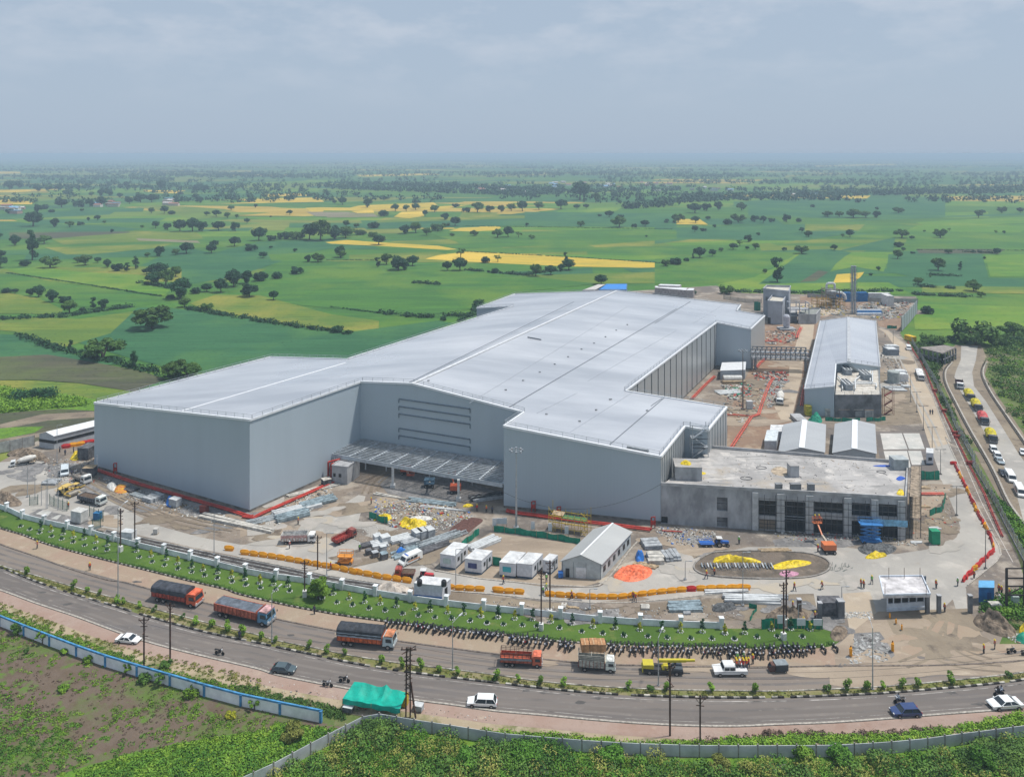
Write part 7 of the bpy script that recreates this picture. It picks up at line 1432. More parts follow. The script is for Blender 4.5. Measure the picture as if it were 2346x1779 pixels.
def boomlift(label,base_col,t_,x,y,tip=None,rz=0.0):
 p=G(t_,x,y);t=thing('boom_lift',label,'boom lift',(p.x,p.y,.34),0);m_=paint_m('lift_%02d%02d'%(int(base_col[0]*99),int(base_col[2]*99)),base_col,.45);MB().box(0,0,.35,2.4,2.2,.5,rz).build('chassis',CHS,t);MB().box(0,0,.9,2.8,2.0,1.2,rz).build('turntable',m_,t)
 for sx_ in(-.9,.9):
  for s in(-1,1):wheel(t,sx_,s*1.05,.42,.35)
 if tip is not None:
  q=tip-Vector((p.x,p.y,.34));b=MB();m1=q*.55;b.beam((0,0,1.6),m1,.4,.5);b.build('boom',mat('boom_pale',(.48,.42,.34),coord='O'),t);MB().beam(m1-q*.04,q,.28,.32).build('jib',m_,t);bk=MB()
  for dx in(-1.0,1.0):
   for dy in(-.45,.45):bk.beam(q+Vector((dx,dy,0)),q+Vector((dx,dy,1.1)),.07)
   bk.beam(q+Vector((dx,-.45,1.1)),q+Vector((dx,.45,1.1)),.07)
  for dy in(-.45,.45):bk.beam(q+Vector((-1,dy,1.1)),q+Vector((1,dy,1.1)),.07);bk.beam(q+Vector((-1,dy,.55)),q+Vector((1,dy,.55)),.06)
  bk.box(q.x,q.y,q.z-.1,2.1,1.0,.1);bk.build('basket',m_,t)
 return t
tipP=onplane('t4',705,940,OA+Vector((0,-3.5,0)),Vector((OB-OA).cross(Vector((0,0,1)))))
boomlift('orange boom lift with its arm raised to the office front',(.60,.17,.06),'t4',790,1170,tipP)
boomlift('orange boom lift parked folded beside the right canopy column',(.55,.11,.05),'t2',1820,850,G('t2',1790,700,3.5));boomlift('dark blue scissor lift standing under the canopy',(.08,.15,.22),'t2',1600,800,G('t2',1605,760,3.2));boomlift('orange folded boom lift deep under the canopy, farther back',(.5,.1,.05),'t2',1400,690,G('t2',1440,690,1.5))
def scissor(label,col,t_,x,y,w_,d,h,rz=0,deck=None):
 p=G(t_,x,y);t=thing('scissor_lift',label,'scissor lift',(p.x,p.y,.34),rz);m_=paint_m('sc_%02d%02d'%(int(col[0]*99),int(col[2]*99)),col,.5);MB().box(0,0,.3,w_,d,.5).build('base',m_,t);b=MB();n=max(1,round(h/1.1));st_=(h-.8)/n
 for i in range(n):
  for y_ in(-d*.4,d*.4):b.beam((-w_*.45,y_,.8+i*st_),(w_*.45,y_,.8+(i+1)*st_),.16);b.beam((w_*.45,y_,.8+i*st_),(-w_*.45,y_,.8+(i+1)*st_),.16)
 b.build('scissor_arms',m_,t);k=MB();k.box(0,0,h,(deck or w_)*1.0,d,.15)
 for xx in(-.5,0,.5):
  for yy in(-.48,.48):k.beam((xx*(deck or w_),yy*d,h),(xx*(deck or w_),yy*d,h+1.1),.07)
 for yy in(-.48,.48):
  for z in(.55,1.1):k.beam((-.5*(deck or w_),yy*d,h+z),(.5*(deck or w_),yy*d,h+z),.07)
 k.build('platform',m_,t)
 for s in(-1,1):wheel(t,w_*.38,s*d*.45,.35,.2);wheel(t,-w_*.38,s*d*.45,.35,.2)
 return t
scissor('bright orange scissor lift standing alone in the forecourt',(.70,.28,.04),'t2',890,1450,3.2,1.5,1.6,R(-3));scissor('large blue scissor lift raised against the right end of the office front',(.04,.20,.50),'t4',1095,1095,4.4,2.0,4.2,R(-5),5.0)
for i,(x,w_)in enumerate(((1100,5),(1240,7.5))):
 p=onplane('t4',x,945,OA+Vector((0,-2.2,0)),Vector((OB-OA).cross(Vector((0,0,1)))));q=thing('light_blue_sheet',('left' if not i else 'right')+' light blue sheet hung on the scaffold before the office windows','sheet',p,R(-7));MB().grid(lambda u,v:((u-.5)*w_,.1*math.sin(u*12),(v-.5)*1.5),12,3).build('fabric',mat('sheet_blue',(.20,.42,.60),var=.2,coord='O'),q)
def box_truck_tarp(label,col,t_,a,c,deck=True):
 tr_=lorry(label,8.6,(.07,.07,.08),(.18,.10,.09),'low',(.5,.4,.1),bh=1.1,name='covered_truck');put(tr_,G(t_,*a),G(t_,*c),fit=False)
 for ch in[c_ for c_ in tr_.children if c_.name.startswith('tarpaulin')]:bpy.data.objects.remove(ch)
 r=random.Random(len(label));b=MB().grid(lambda u,v:(-4.4+u*6.6,(v-.5)*(2.9+.2*math.sin(u*20)),1.4+2.2*math.sin(math.pi*v)**.5*(.55+.45*math.sin(math.pi*min(1,u*1.1+.05))+.12*math.sin(u*23))),20,12);b.build('bright_tarpaulin',mat('tarp_c%02d'%int(col[1]*99),col,rough=.5,var=.3,scale=1.5,bump=.6,coord='O'),tr_);return tr_
YT=(.62,.52,.02);PT=(.62,.10,.10)
for i,(a,c,col,lab)in enumerate((((1195,770),(1245,850),YT,'truck under a yellow tarpaulin, farthest of the four on the access road'),((1270,880),(1320,960),YT,'truck under a yellow tarpaulin, just behind the pink-covered one'),((1345,1020),(1385,1100),PT,'truck under a crumpled pink tarpaulin on the access road'),((1430,1200),(1475,1300),YT,'nearest covered truck, yellow tarpaulin and black cab, on the access road'))):box_truck_tarp(lab,col,'v2',a,c)
put(lorry('dark truck with a white cab, farthest vehicle on the access road',8.4,(.66,.67,.68),(.10,.05,.06),'open',bh=1.0),G('v2',1100,640),G('v2',1125,735),fit=False)
for i,(a,c,f_,lab)in enumerate((((1455,1345),(1495,1410),'suv','white car right behind the nearest covered truck'),((1500,1415),(1535,1475),'suv','second white car in the line on the access road'),((1515,1470),(1560,1520),'sedan','silver-grey sedan at the end of the line on the access road'))):
 put(car(lab,(.74,.75,.76)if i<2 else(.30,.36,.40),4.6,kind=f_,H=1.7 if f_=='suv' else 1.48),G('v2',*a),G('v2',*c),fit=False)
put(car('small white car at the right picture edge on the access road',(.7,.71,.72),4.2,kind='hatch'),G('t4',2200,420),G('t4',2215,480),fit=False)
put(car('black car parked left of the white minibus by the access road',(.03,.035,.05),4.5,kind='sedan'),G('t4',2045,575),G('t4',2080,630),fit=False)
put(van('white minibus parked on the verge of the access road',(.72,.73,.73),6.0,name='minibus',cat='minibus',H=2.5),G('t4',2085,590),G('t4',2145,685),fit=False)
put(van('second white minibus with red patches, nearer the right edge',(.72,.71,.70),6.4,name='minibus',cat='minibus',stripe=(.6,.2,.08),H=2.5),G('t4',2150,680),G('t4',2215,800),fit=False)
put(lorry('long white trailer truck on the compound road beside the red pipes',13,(.66,.66,.66),(.64,.64,.64),'low',(.7,.7,.7),bh=1.0,wheels3=True),G('v2',660,500),G('v2',720,670),fit=False)
put(van('small white van on the compound road near its far end',(.7,.7,.7),5.2),G('v2',560,265),G('v2',575,310),fit=False)
# ================================================================== PEOPLE AND MOTORCYCLES
SKIN=mat('skin',(.20,.11,.07),coord='O');HAIRM=mat('hair',(.015,.012,.01),coord='O')
def person_proto(shirt,trousers,pose='stand',hat=None,vest=None,name='person',seed=0):
 """one skinned body (height 1.68), clothes as children"""
 r=random.Random(seed);t=thing('person','x','person',(0,-500,-40));st=.16 if pose!='walk' else .30;b=MB()
 J={'pel':(0,0,.93),'bel':(0,0,1.10),'che':(.01,0,1.30),'nek':(.02,0,1.44),'hea':(.03,0,1.53),'top':(.03,0,1.63)}
 fl_,fr_=(st,.10,0),(-st*.8,-.10,0)
 if pose=='stand':fl_,fr_=(.03,.12,0),(-.03,-.12,0)
 if pose=='sit':pass
 V=[J['pel'],J['bel'],J['che'],J['nek'],J['hea'],J['top']];rad=[.13,.125,.145,.055,.085,.07];E=[(0,1),(1,2),(2,3),(3,4),(4,5)]
 def chain(root,pts,rr):
  k=root
  for p,q in zip(pts,rr):V.append(p);rad.append(q);E.append((k,len(V)-1));k=len(V)-1
 if pose=='ride':
  for s in(-1,1):chain(0,[(.05,s*.12,.92),(.42,s*.2,.80),(.22,s*.2,.42),(.40,s*.2,.36)],[.10,.075,.05,.04])
  for s in(-1,1):chain(2,[(.03,s*.18,1.38),(.20,s*.26,1.16),(.48,s*.28,1.08),(.56,s*.28,1.08)],[.06,.045,.035,.03])
 else:
  for s,f in((1,fl_),(-1,fr_)):chain(0,[(0,s*.09,.86),(f[0]*.6+.03,s*.10,.48),(f[0],f[1],.08),(f[0]+.16,f[1],.03)],[.095,.065,.045,.04])
  a_=.22 if pose=='walk' else .05;up=pose=='reach'
  for s in(-1,1):
   if up:chain(2,[(.02,s*.18,1.38),(.22,s*.22,1.22),(.42,s*.16,1.32),(.50,s*.14,1.34)],[.06,.045,.035,.032])
   else:chain(2,[(.01,s*.18,1.38),(-s*a_*.5,s*.23,1.12),(-s*a_+.06,s*.24,.88),(-s*a_+.09,s*.24,.78)],[.06,.045,.035,.032])
 me=bpy.data.meshes.new('body');me.from_pydata(V,E,[]);o=bpy.data.objects.new('body',me);C.objects.link(o);md=o.modifiers.new('skin','SKIN');sv=me.skin_vertices[0].data
 for i,v in enumerate(sv):v.radius=(rad[i],rad[i]*(1.25 if i in(1,2)else 1));v.use_root=(i==0)
 dg=bpy.context.evaluated_depsgraph_get();dg.update();ev=bpy.data.meshes.new_from_object(o.evaluated_get(dg));bpy.data.objects.remove(o)
 ms=[mat('sh_%02d%02d%02d'%tuple(int(v*99)for v in shirt),shirt,coord='O'),mat('tr_%02d%02d%02d'%tuple(int(v*99)for v in trousers),trousers,coord='O'),SKIN,HAIRM]
 for m_ in ms:ev.materials.append(m_)
 for p in ev.polygons:
  c=p.center;ay=abs(c.y);p.material_index=2 if(c.z>1.42 or(ay>.19 and c.z<1.0 and pose!='ride'))else(1 if c.z<.96 else 0)
  if c.z>1.56:p.material_index=3
  if c.z<.06:p.material_index=3
 o=bpy.data.objects.new('body',ev);C.objects.link(o);o.parent=t
 if hat:MB().lathe([(.19,1.56),(.13,1.58),(.125,1.66),(.07,1.72),(.01,1.73)],(.03,0,0),10).build('hard_hat',mat('hat_%02d%02d'%(int(hat[0]*99),int(hat[2]*99)),hat,coord='O',rough=.4),t)
 if vest:MB().lathe([(.17,.98),(.185,1.1),(.20,1.3),(.12,1.42)],(0,0,0),10).build('vest',mat('vest_%02d%02d'%(int(vest[0]*99),int(vest[2]*99)),vest,coord='O',rough=.6),t).scale=(.85,1.15,1)
 return t
OV,GV,YH,WH=(.75,.12,.04),(.25,.62,.12),(.75,.55,.03),(.75,.75,.75)
PP={'ow':person_proto((.3,.2,.2),(.05,.06,.10),'walk',YH,OV),'os':person_proto((.35,.25,.2),(.06,.06,.07),'stand',YH,OV),'ws':person_proto((.3,.3,.35),(.05,.05,.07),'stand',WH,OV),'gs':person_proto((.3,.4,.3),(.05,.06,.09),'stand',WH,GV),'gw':person_proto((.3,.4,.3),(.05,.06,.09),'walk',YH,GV),'pl':person_proto((.5,.5,.5),(.06,.06,.07),'walk'),'dk':person_proto((.08,.09,.14),(.03,.03,.04),'stand'),'rd':person_proto((.6,.05,.05),(.08,.07,.07),'stand',YH,None),'or':person_proto((.35,.25,.2),(.06,.06,.07),'reach',YH,OV),'ri':person_proto((.45,.5,.58),(.04,.05,.08),'ride'),'r2':person_proto((.03,.03,.04),(.03,.03,.04),'ride')}
used_p=set()
def person(k,t_,x,y,label,rz=None,z=None,h=0,s_=1.06,group=None,at=None):
 src=PP[k];t=src if k not in used_p else copy_tree(src);used_p.add(k);p=at if at is not None else G(t_,x,y,h)
 t.location=(p.x,p.y,(z if z is not None else(p.z if(h or at is not None)else .345)));t.rotation_euler=(0,0,random.uniform(0,6.28)if rz is None else rz);t.scale=(s_,)*3;tag(t,label,'person',group);return t
for k,t_,x,y,lab in(('ow','t3',195,1625,'person in orange vest and yellow helmet walking before the turquoise-board cabin'),('gs','t3',560,1610,'person in a green vest standing behind the twin poles, farther one'),('gs','b3',505,230,'person in green vest at the orange barrier gap, left of the pair'),('gw','b3',530,205,'person in green vest at the orange barrier gap, right of the pair'),('ow','b3',735,262,'person in orange vest walking along the orange barriers, left'),('ow','b3',1228,270,'person in orange vest walking along the orange barriers near the red one'),('ow','b3',1245,285,'person carrying something beside the barrier walker near the red one'),('ow','t3',1912,1580,'person in orange walking on the road by the roundabout kerb, left one'),('os','t3',1980,1555,'person in orange standing at the roundabout kerb, right one'),
('ow','t4',540,1450,'dark-clothed worker with white helmet crossing below the roundabout'),('ow','t4',742,1440,'worker striding on the road left of the gatehouse'),('os','t4',1025,1425,'left one of two orange-vested workers side by side on the road'),('os','t4',1045,1432,'right one of two orange-vested workers side by side on the road'),('gw','t4',1105,1400,'worker in green vest walking just left of the gatehouse roof'),('os','t4',1572,1432,'orange-vested worker standing right of the gatehouse roof'),('gs','t4',1730,1415,'person in olive near the end of the red and orange barriers'),('os','t4',1848,1360,'worker in orange beside the slanting red barriers'),('os','t4',1635,1605,'worker at the gateway between the grey piers'),('os','t4',2030,1465,'left of two orange workers right of the blue guard cabin'),('os','t4',2048,1478,'right of two orange workers right of the blue guard cabin'),('os','t4',2105,1495,'worker in orange under the power frame'),('gs','t4',2035,1545,'person in green vest by the bushes beside the blue guard cabin'),('rd','t4',608,1710,'worker in bright red stooping by the rubble at the lawn end'),('or','t4',690,1665,'orange worker among the soil heap left of the black tank'),('os','t4',528,1590,'worker on the soil strip behind the lawn wall'),('rd','t4',712,1168,'person in red left of the orange boom lift'),('gs','t4',137,1108,'person in pale green beside the blue tractor'),('gs','t4',565,1005,'person in green vest at the foot of the office front'),
('os','b4',1920,640,'person in dark trousers walking at the road edge, right, nearer one'),('os','b4',2000,605,'person in orange top walking at the road edge, right, farther one'),('os','b1',720,35,'person in an orange vest walking alone on the sandy verge'),('or','t1',315,1325,'person in orange bending on the sandy verge at the left'),('ws','t2',418,1325,'person in red beside the white tipper truck'),('gs','t2',1010,1350,'person in a green vest left of the stacked white blocks'),('rd','t2',765,1505,'person in red standing at the orange barrier line'),('os','t2',1108,950,'person in orange standing at the top of the concrete strip'),('rd','t2',2000,1010,'worker in red near the brown soil bed, leftmost of three'),('os','t2',2080,1020,'worker in orange near the brown soil bed, middle of three'),('dk','t2',2130,1025,'dark worker near the brown soil bed, rightmost of three'),('os','t2',490,1120,'worker walking on the loading strip before the steel piles'),('dk','t1',605,710,'dark-dressed worker beside the small white lorry, left'),('pl','t1',635,705,'light-dressed worker beside the small white lorry, right'),('or','t1',578,990,'worker in orange by the green enclosure posts'),('dk','t1',505,510,'worker on the slab before the long low shed'),('dk','t1',550,535,'worker on the slab left of the yellow pile'),('dk','t1',620,510,'worker behind the yellow pile'),('dk','v1',1815,870,'dark figure walking beside the warehouse wall'),('os','v1',1858,640,'small orange figure at the far end of the compound road'),('dk','v2',797,985,'left of two dark figures walking on the tan road'),('dk','v2',822,985,'right of two dark figures walking on the tan road'),('gs','t4',1535,1760,'x'),
('dk','b2',595,385,'person on foot with a blue bag on the sandy verge by the hedge'),('dk','b1',1922,590,'dark-clothed person standing on the road median')):
 if lab=='x':continue
 person(k,t_,x,y,lab,z=.36)
for i,(x,y,lab)in enumerate(((682,895,'left worker in the boom lift basket'),(722,893,'right worker in the boom lift basket'))):person('ow' if i else 'os',None,0,0,lab,at=tipP+Vector((-.5+i*1.0,0,.05)))
pc=G('b3',2110,862)
for i in range(9):
 person(('os','ow','rd','os','or','os','ws','rd','ow')[i],None,0,0,'worker with yellow helmet in the open back of the pickup, %s counted from the front'%ORD(i+1),at=Vector((pc.x-1.1+(i%5)*.55+.1*random.random(),pc.y+(.55 if i<5 else .05),1.0)),group='workers riding in the pickup')
for i,(x,y,k)in enumerate(((125,700,'gs'),(172,695,'gs'),(238,715,'os'))):person(k,'b4',x,y,('left green-vested worker behind the pickup','right green-vested worker behind the pickup','orange-clad worker walking past the motorcycles toward the pickup')[i],z=.36)
def bike_proto(col,name='motorcycle'):
 t=thing(name,'x','motorcycle',(0,-500,-40));m_=paint_m('bike_%02d%02d%02d'%tuple(int(v*99)for v in col),col,.35)
 b=MB();b.side([(-.15,.75),(.10,.72),(.38,.80),(.34,.98),(.08,1.0),(-.15,.86)],-.13,.13,{3:.04,4:.04});b.build('fuel_tank',m_,t);MB().side([(-.85,.88),(-.15,.82),(-.15,.90),(-.5,.92),(-.85,.98)],-.13,.13).build('seat',mat('seat_black',(.02,.02,.022),coord='O'),t)
 b=MB();b.box(.05,0,.35,.45,.26,.35);b.beam((-.1,0,.75),(-.62,.10,.33),.06);b.beam((-.1,0,.75),(-.62,-.10,.33),.06);b.beam((.45,0,.95),(.72,0,.33),.09);b.beam((.0,-.16,.32),(-.7,-.18,.38),.08);b.build('frame',CHS,t)
 b=MB();b.beam((.35,-.34,1.12),(.35,.34,1.12),.05);b.beam((.42,0,.95),(.36,0,1.12),.06);b.beam((.38,.3,1.12),(.38,.36,1.3),.04);b.beam((.38,-.3,1.12),(.38,-.36,1.3),.04);b.build('handlebar',CHS,t);MB().box(.50,0,.88,.14,.2,.2).build('headlight',mat('bike_lamp',(.6,.62,.65),rough=.2,coord='O'),t);MB().box(-.85,0,.72,.35,.16,.08).build('mudguard',m_,t)
 for x in(.72,-.62):MB().lathe([(.22,-.05),(.31,-.05),(.31,.05),(.22,.05)],(x,0,.31),12,'y').build('wheel',RUB,t)
 return t
BP=[bike_proto(c)for c in((.02,.02,.025),(.04,.05,.10),(.28,.03,.03),(.06,.10,.28),(.42,.43,.45))];usedb=set();nb=0
def bike(i,p,rz,label,group=None,z=.36):
 src=BP[i];t=src if i not in usedb else copy_tree(src);usedb.add(i);t.location=(p.x,p.y,z);t.rotation_euler=(random.uniform(-.12,.12)if group else 0,0,rz);return tag(t,label,'motorcycle',group)
CN=('black','dark blue','red','blue','grey')
rseg=[0];ROWN=['leftmost parking row beside the tarped truck','short front row at left of the parking','back row behind the cage truck','front row right of the cage truck','back row behind the cream truck','front row right of the cream truck','front row left of the cream truck','back row behind the crane','front row behind the crane','back row at the right end','front row at the right end']
def bike_row(spec,step,rows=2,skip=.06,jit=.35):
 global nb;ct={};rseg[0]+=1;rn=ROWN[rseg[0]-1]
 for p,a in walk(smooth(path(spec),4),step*1.12):
  for r_ in range(rows):
   if random.random()<skip:continue
   ct[r_]=ct.get(r_,0)+1;i=random.choices(range(5),(30,22,13,15,20))[0];q=p+Vector((math.sin(a),-math.cos(a),0))*(r_*2.0+random.uniform(-jit,jit));bike(i,q,a+R(-100)+random.uniform(-.35,.35),'%s motorcycle, %s from left, %s'%(CN[i],ORD(ct[r_]),rn),CN[i]+' motorcycles parked along the hedge');nb+=1
bike_row([('b2',[(1170,472),(1300,490),(1530,520),(1640,535),(1800,560),(2050,580)])],.78,1,.08)
bike_row([('b2',[(1420,520),(1560,540)])],1.0,1,.2)
bike_row([('b3',[(-40,560),(200,590),(400,600),(600,620)])],.80,1);bike_row([('b3',[(240,615),(420,640),(600,655)])],.85,1,.15)
bike_row([('b3',[(640,640),(900,655),(1250,672),(1270,672)])],.80,1);bike_row([('b3',[(1050,690),(1270,705)])],.8,1,.1);bike_row([('b3',[(650,665),(780,690)])],.9,1,.2)
bike_row([('b3',[(1310,672),(1700,685),(2060,690)])],.78,1);bike_row([('b3',[(1310,710),(1700,722),(2060,730)])],.8,1,.12);bike_row([('b4',[(0,620),(300,622),(700,610)])],.8,1,.08);bike_row([('b4',[(60,655),(300,660),(640,645)])],.8,1,.1)
for i,(c_,t_,x,y,rz,lab)in enumerate(((0,'b1',1760,712,R(-15),'black motorcycle left at the inner road edge, lower left'),(0,'b2',835,935,R(-6),'black motorcycle standing just left of the green tea stall'),(4,'b2',700,970,R(-12),'old grey motorcycle beside the dark puddle stain'),(0,'b4',2120,638,R(8),'black motorcycle parked at the right road edge, left of two'),(0,'b4',2225,650,R(8),'black motorcycle at the very right road edge'),(0,'b4',838,615,R(100),'single dark motorcycle apart at the right end of the rows'),(0,'b4',752,625,R(100),'dark motorcycle second from the right end of the rows'))):bike(c_,G(t_,x,y),rz,lab)
for lab,t_,x,y,rz,k,lab2 in(('motorcycle ridden left beside the dark blue car','b4',1305,1000,R(184),'ri','rider in a light shirt beside the dark blue car'),('dark motorcycle with two riders above the white sedan at the right','b4',2030,945,R(186),'r2','front rider in black on the motorcycle at the right')):
 q=G(t_,x,y);bike(0 if k=='r2' else 4,q,rz,lab);person(k,None,0,0,lab2,rz=rz,at=Vector((q.x-.1*math.cos(rz)*-1,q.y,.36)),s_=1.0)
q=G('b4',2030,945);person('ri',None,0,0,'pillion rider in red on the motorcycle at the right',rz=R(186),at=Vector((q.x+.5,q.y+.05,.42)),s_=1.0)
for col_ in(PP,):
 for k,s_ in list(col_.items()):
  if k not in used_p:
   for ch in list(s_.children):bpy.data.objects.remove(ch)
   bpy.data.objects.remove(s_)
   # ================================================================== SITE FURNITURE AND MATERIALS
BO=mat('barrier_orange',(.85,.36,.015),rough=.45,var=.08,coord='O');BRD=mat('barrier_red',(.55,.03,.03),rough=.45,var=.1,coord='O')
def barrier_proto(m_,name='barrier'):
 t=thing(name,'x','barrier',(0,-500,-40));b=MB()
 def f(u,v):
  x=(u-.5)*1.95;e=(1-abs(2*u-1)**3);a=v*math.pi*2;z=.5+.48*math.sin(a)*(.50+.50*e);return(x,.24*math.cos(a)*(1-.45*(z>.6))*(.5+.5*e),z)
 b.grid(f,10,10);b.build('shell',m_,t);MB().box(0,0,.005,1.6,.5,.12).build('foot',m_,t)
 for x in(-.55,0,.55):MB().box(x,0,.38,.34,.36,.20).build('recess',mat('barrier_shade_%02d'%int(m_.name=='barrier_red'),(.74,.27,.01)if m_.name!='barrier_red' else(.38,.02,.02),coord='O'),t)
 return t
BPR={0:barrier_proto(BO),1:barrier_proto(BRD)};ub=set()
def barriers(spec,label,group,pat=lambda i:0,step=1.98,sm=True,s_=1.0,jit=.10):
 ln=path(spec);ln=smooth(ln,4)if sm else ln
 for i,(p,a)in enumerate(walk(ln,step)):
  k=pat(i);t=BPR[k]if k not in ub else copy_tree(BPR[k]);ub.add(k);t.location=(p.x,p.y,.34);t.rotation_euler=(0,0,a+random.uniform(-jit,jit));t.scale=(s_,s_,s_*1.05);tag(t,'%s %s, %s from the left'%('orange' if k==0 else 'red',label,ORD(i+1)),'barrier',group)
barriers([('t2',[(40,1375),(300,1410),(550,1455),(800,1500),(975,1540)])],'plastic barrier in the long line before the rail tracks','orange barriers before the tracks',s_=1.15,step=2.25)
barriers([('t2',[(1000,1540),(1200,1580),(1440,1615)])],'plastic barrier in the short line ending at the red tractor','orange barriers by the tractor',s_=1.15,step=2.25)
barriers([('b2',[(1685,180),(1740,185)])],'plastic barrier half hidden behind the white cabin','barriers behind the cabin');barriers([('b2',[(1760,190),(1995,202)])],'plastic barrier in the line right of the white cabin','barriers right of the cabin',step=2.1,s_=1.1)
barriers([('b2',[(2075,205),(2110,207)]),('b3',[(65,200)])],'plastic barrier between the second and third gaps','barriers between gaps',step=2.1,s_=1.1,sm=False);barriers([('b3',[(150,210),(260,218),(385,226)])],'plastic barrier left of the green-vested pair','barriers left of the pair',s_=1.1,step=2.1)
barriers([('b3',[(560,240),(750,252),(950,262),(1150,258),(1300,238),(1500,215),(1750,195),(2100,184)]),('t4',[(110,1442),(255,1440)])],'plastic barrier in the curving line below the roundabout','curving barrier line below the roundabout',lambda i:1 if i==14 else 0,s_=1.1,step=2.1)
pat=lambda i:1 if(i//3)%3!=1 or i<8 else 0
barriers([('t4',[(1712,540),(1745,610),(1790,700),(1835,800),(1880,900),(1930,985),(1975,1080),(1995,1150)])],'plastic barrier in the row along the right-hand road','red and orange barriers along the road',lambda i:1 if(i%7)<4 else 0,1.55,s_=.95,jit=.5)
barriers([('t4',[(1985,1170),(1900,1250),(1830,1320),(1765,1385)])],'plastic barrier in the slanting row toward the gate','slanting red and orange barriers',lambda i:0 if i in(7,14,15,16)else 1,1.6,s_=1.05,jit=.3)
barriers([('t4',[(1698,528),(1740,528)])],'plastic barrier closing the far end of the row','barriers closing the row',lambda i:1,sm=False)
barriers([('v4',[(478,1355),(520,1350)])],'plastic barrier by the long low shed, left end','barriers by the low shed',lambda i:1,s_=1.3,sm=False);barriers([('v4',[(528,1345),(595,1335)])],'plastic barrier by the long low shed, middle','barriers by the low shed',s_=1.3,sm=False);barriers([('v4',[(600,1332),(675,1318)])],'plastic barrier by the long low shed, near the factory','barriers by the low shed',lambda i:1,s_=1.3,sm=False)
for x,y,lab in((950,665,'orange plastic barrier on end at the left of the broken paving'),(1255,630,'orange plastic barrier on end at the right of the broken paving'),(1235,385,'orange barrier tipped up by the gate kerb, farthest'),(1280,425,'orange barrier tipped up by the gate kerb, middle'),(1322,470,'orange barrier tipped up by the gate kerb, nearest')):
 p=G('b4',x,y);t=copy_tree(BPR[0]);t.location=(p.x,p.y,1.2 if y>600 else .9);t.rotation_euler=(0,R(80),R(60));t.scale=(.95 if y>600 else .55,)*3;tag(t,lab,'barrier');
 if 'group' in t:del t['group']
p=G('t1',1935,1340);t=copy_tree(BPR[0]);t.location=(p.x,p.y,.34);t.scale=(1.2,)*3;tag(t,'single orange barrier apart on the road, left of the long line','barrier');
if 'group' in t:del t['group']
LG=mat('lamp_steel',(.42,.44,.46),rough=.4,metal=.4);LGD=mat('lamp_dark',(.16,.16,.16),rough=.5)
def road_lamp(label,t_,x,y,ytop,arm=1.8,ang=60,group='street lamps on the road median'):
 p=G(t_,x,y);h=top_at(p,t_,x,ytop)-.3;t=thing('street_lamp',label,'street lamp',(p.x,p.y,.36),R(ang),group);MB().tube((0,0,0),(0,0,h),.12,.06,8).box(0,0,0,.4,.4,.15).build('post',LG,t)
 MB().tube((0,0,h-.05),(arm,0,h+.45),.05,.04,6).build('arm',LG,t);MB().box(arm+.25,0,h+.4,.8,.28,.12,ry=R(-8)).build('lamp_head',mat('lamp_head',(.5,.52,.54)),t);return t
for i,(t_,x,y,yt)in enumerate((('t1',997,1790,975),('b2',255,610,205),('b2',1705,835,440),('b3',1430,960,560),('b4',1110,900,440))):road_lamp(('first','second','third','fourth','fifth')[i]+' street lamp from the left on the road median',t_,x,y,yt,group=None,ang=(70,60,50,60,80)[i])
def utility(label,t_,x,y,yt,kind=0,white=False,group=None):
 p=G(t_,x,y);h=top_at(p,t_,x,yt)-.3;t=thing('utility_pole',label,'utility pole',(p.x,p.y,.3),R(random.uniform(-20,20)),group);PM=mat('pole_rust',(.085,.045,.035),var=.3,rough=.7);MB().beam((0,0,0),(0,0,h),.24,.18).build('pole',PM,t)
 b=MB();b.beam((-.9,0,h-.5),(.9,0,h-.5),.12);b.beam((-.6,0,h-1.6),(.6,0,h-1.6),.1);b.beam((0,0,h-1.4),(.7,0,h-.5),.06);b.beam((0,0,h-1.4),(-.7,0,h-.5),.06)
 if kind:b.beam((0,-.8,h-2.6),(0,.8,h-2.6),.1);b.beam((-.7,0,h-3.4),(.7,0,h-3.4),.1)
 b.build('cross_arm',PM,t)
 for i in(-.8,0,.8):MB().lathe([(.05,0),(.11,.08),(.06,.14),(.11,.2),(.04,.3)],(i,0,h-.44),8).build('insulator',mat('insulator',(.12,.09,.08)),t)
 if white:MB().box(0,0,0,.8,.8,1.3).build('base_block',WST,t)
 return t
for i,(t_,x,y,yt,k,w_)in enumerate((('b1',1155,805,395,1,0),('b1',1365,780,280,1,0),('t1',1018,1350,975,1,1),('t1',1138,1290,915,0,1),('b2',518,245,-60,1,1),('t2',655,1500,1200,0,0),('b3',490,512,20,0,1),('b3',560,400,-60,0,1),('b3',1523,1365,780,1,0),('b3',1765,1430,1020,0,0),('b4',462,535,105,0,1),('t4',481,1700,1285,0,1))):
 utility(('rusty pole left of its taller twin by the blue-trimmed wall','taller rusty pole right of the white sedan','rusty pole with cross arms and white base on the lawn, far left','plain rusty pole behind the boundary wall, far left','rusty pole rising through the leafy tree on the lawn','rusty pole just right of the leafy tree, behind the wall','rusty pole with white base block on the lawn, before the cabins','plain rusty pole behind the wall, before the site office','tall rusty pole with knobs beyond the grey wall, bottom right of centre','shorter rusty pole in weeds at the grey wall, bottom right','plain rusty pole on the lawn near its right end','rusty pole behind the green netting near the lawn end')[i],t_,x,y,yt,k,w_)
p=G('b2',1365,1215);t=thing('power_pylon','rusty twin-post power pylon with ladder frame beside the green tea stall','pylon',(p.x,p.y,.3));hh=top_at(p,'b2',1350,650);b=MB();PM=MATS['pole_rust']
for x in(-.7,0):b.beam((x,0,0),(x*.8,0,hh),.22)
b.beam((.9,-.2,0),(.1,0,hh*.5),.22)
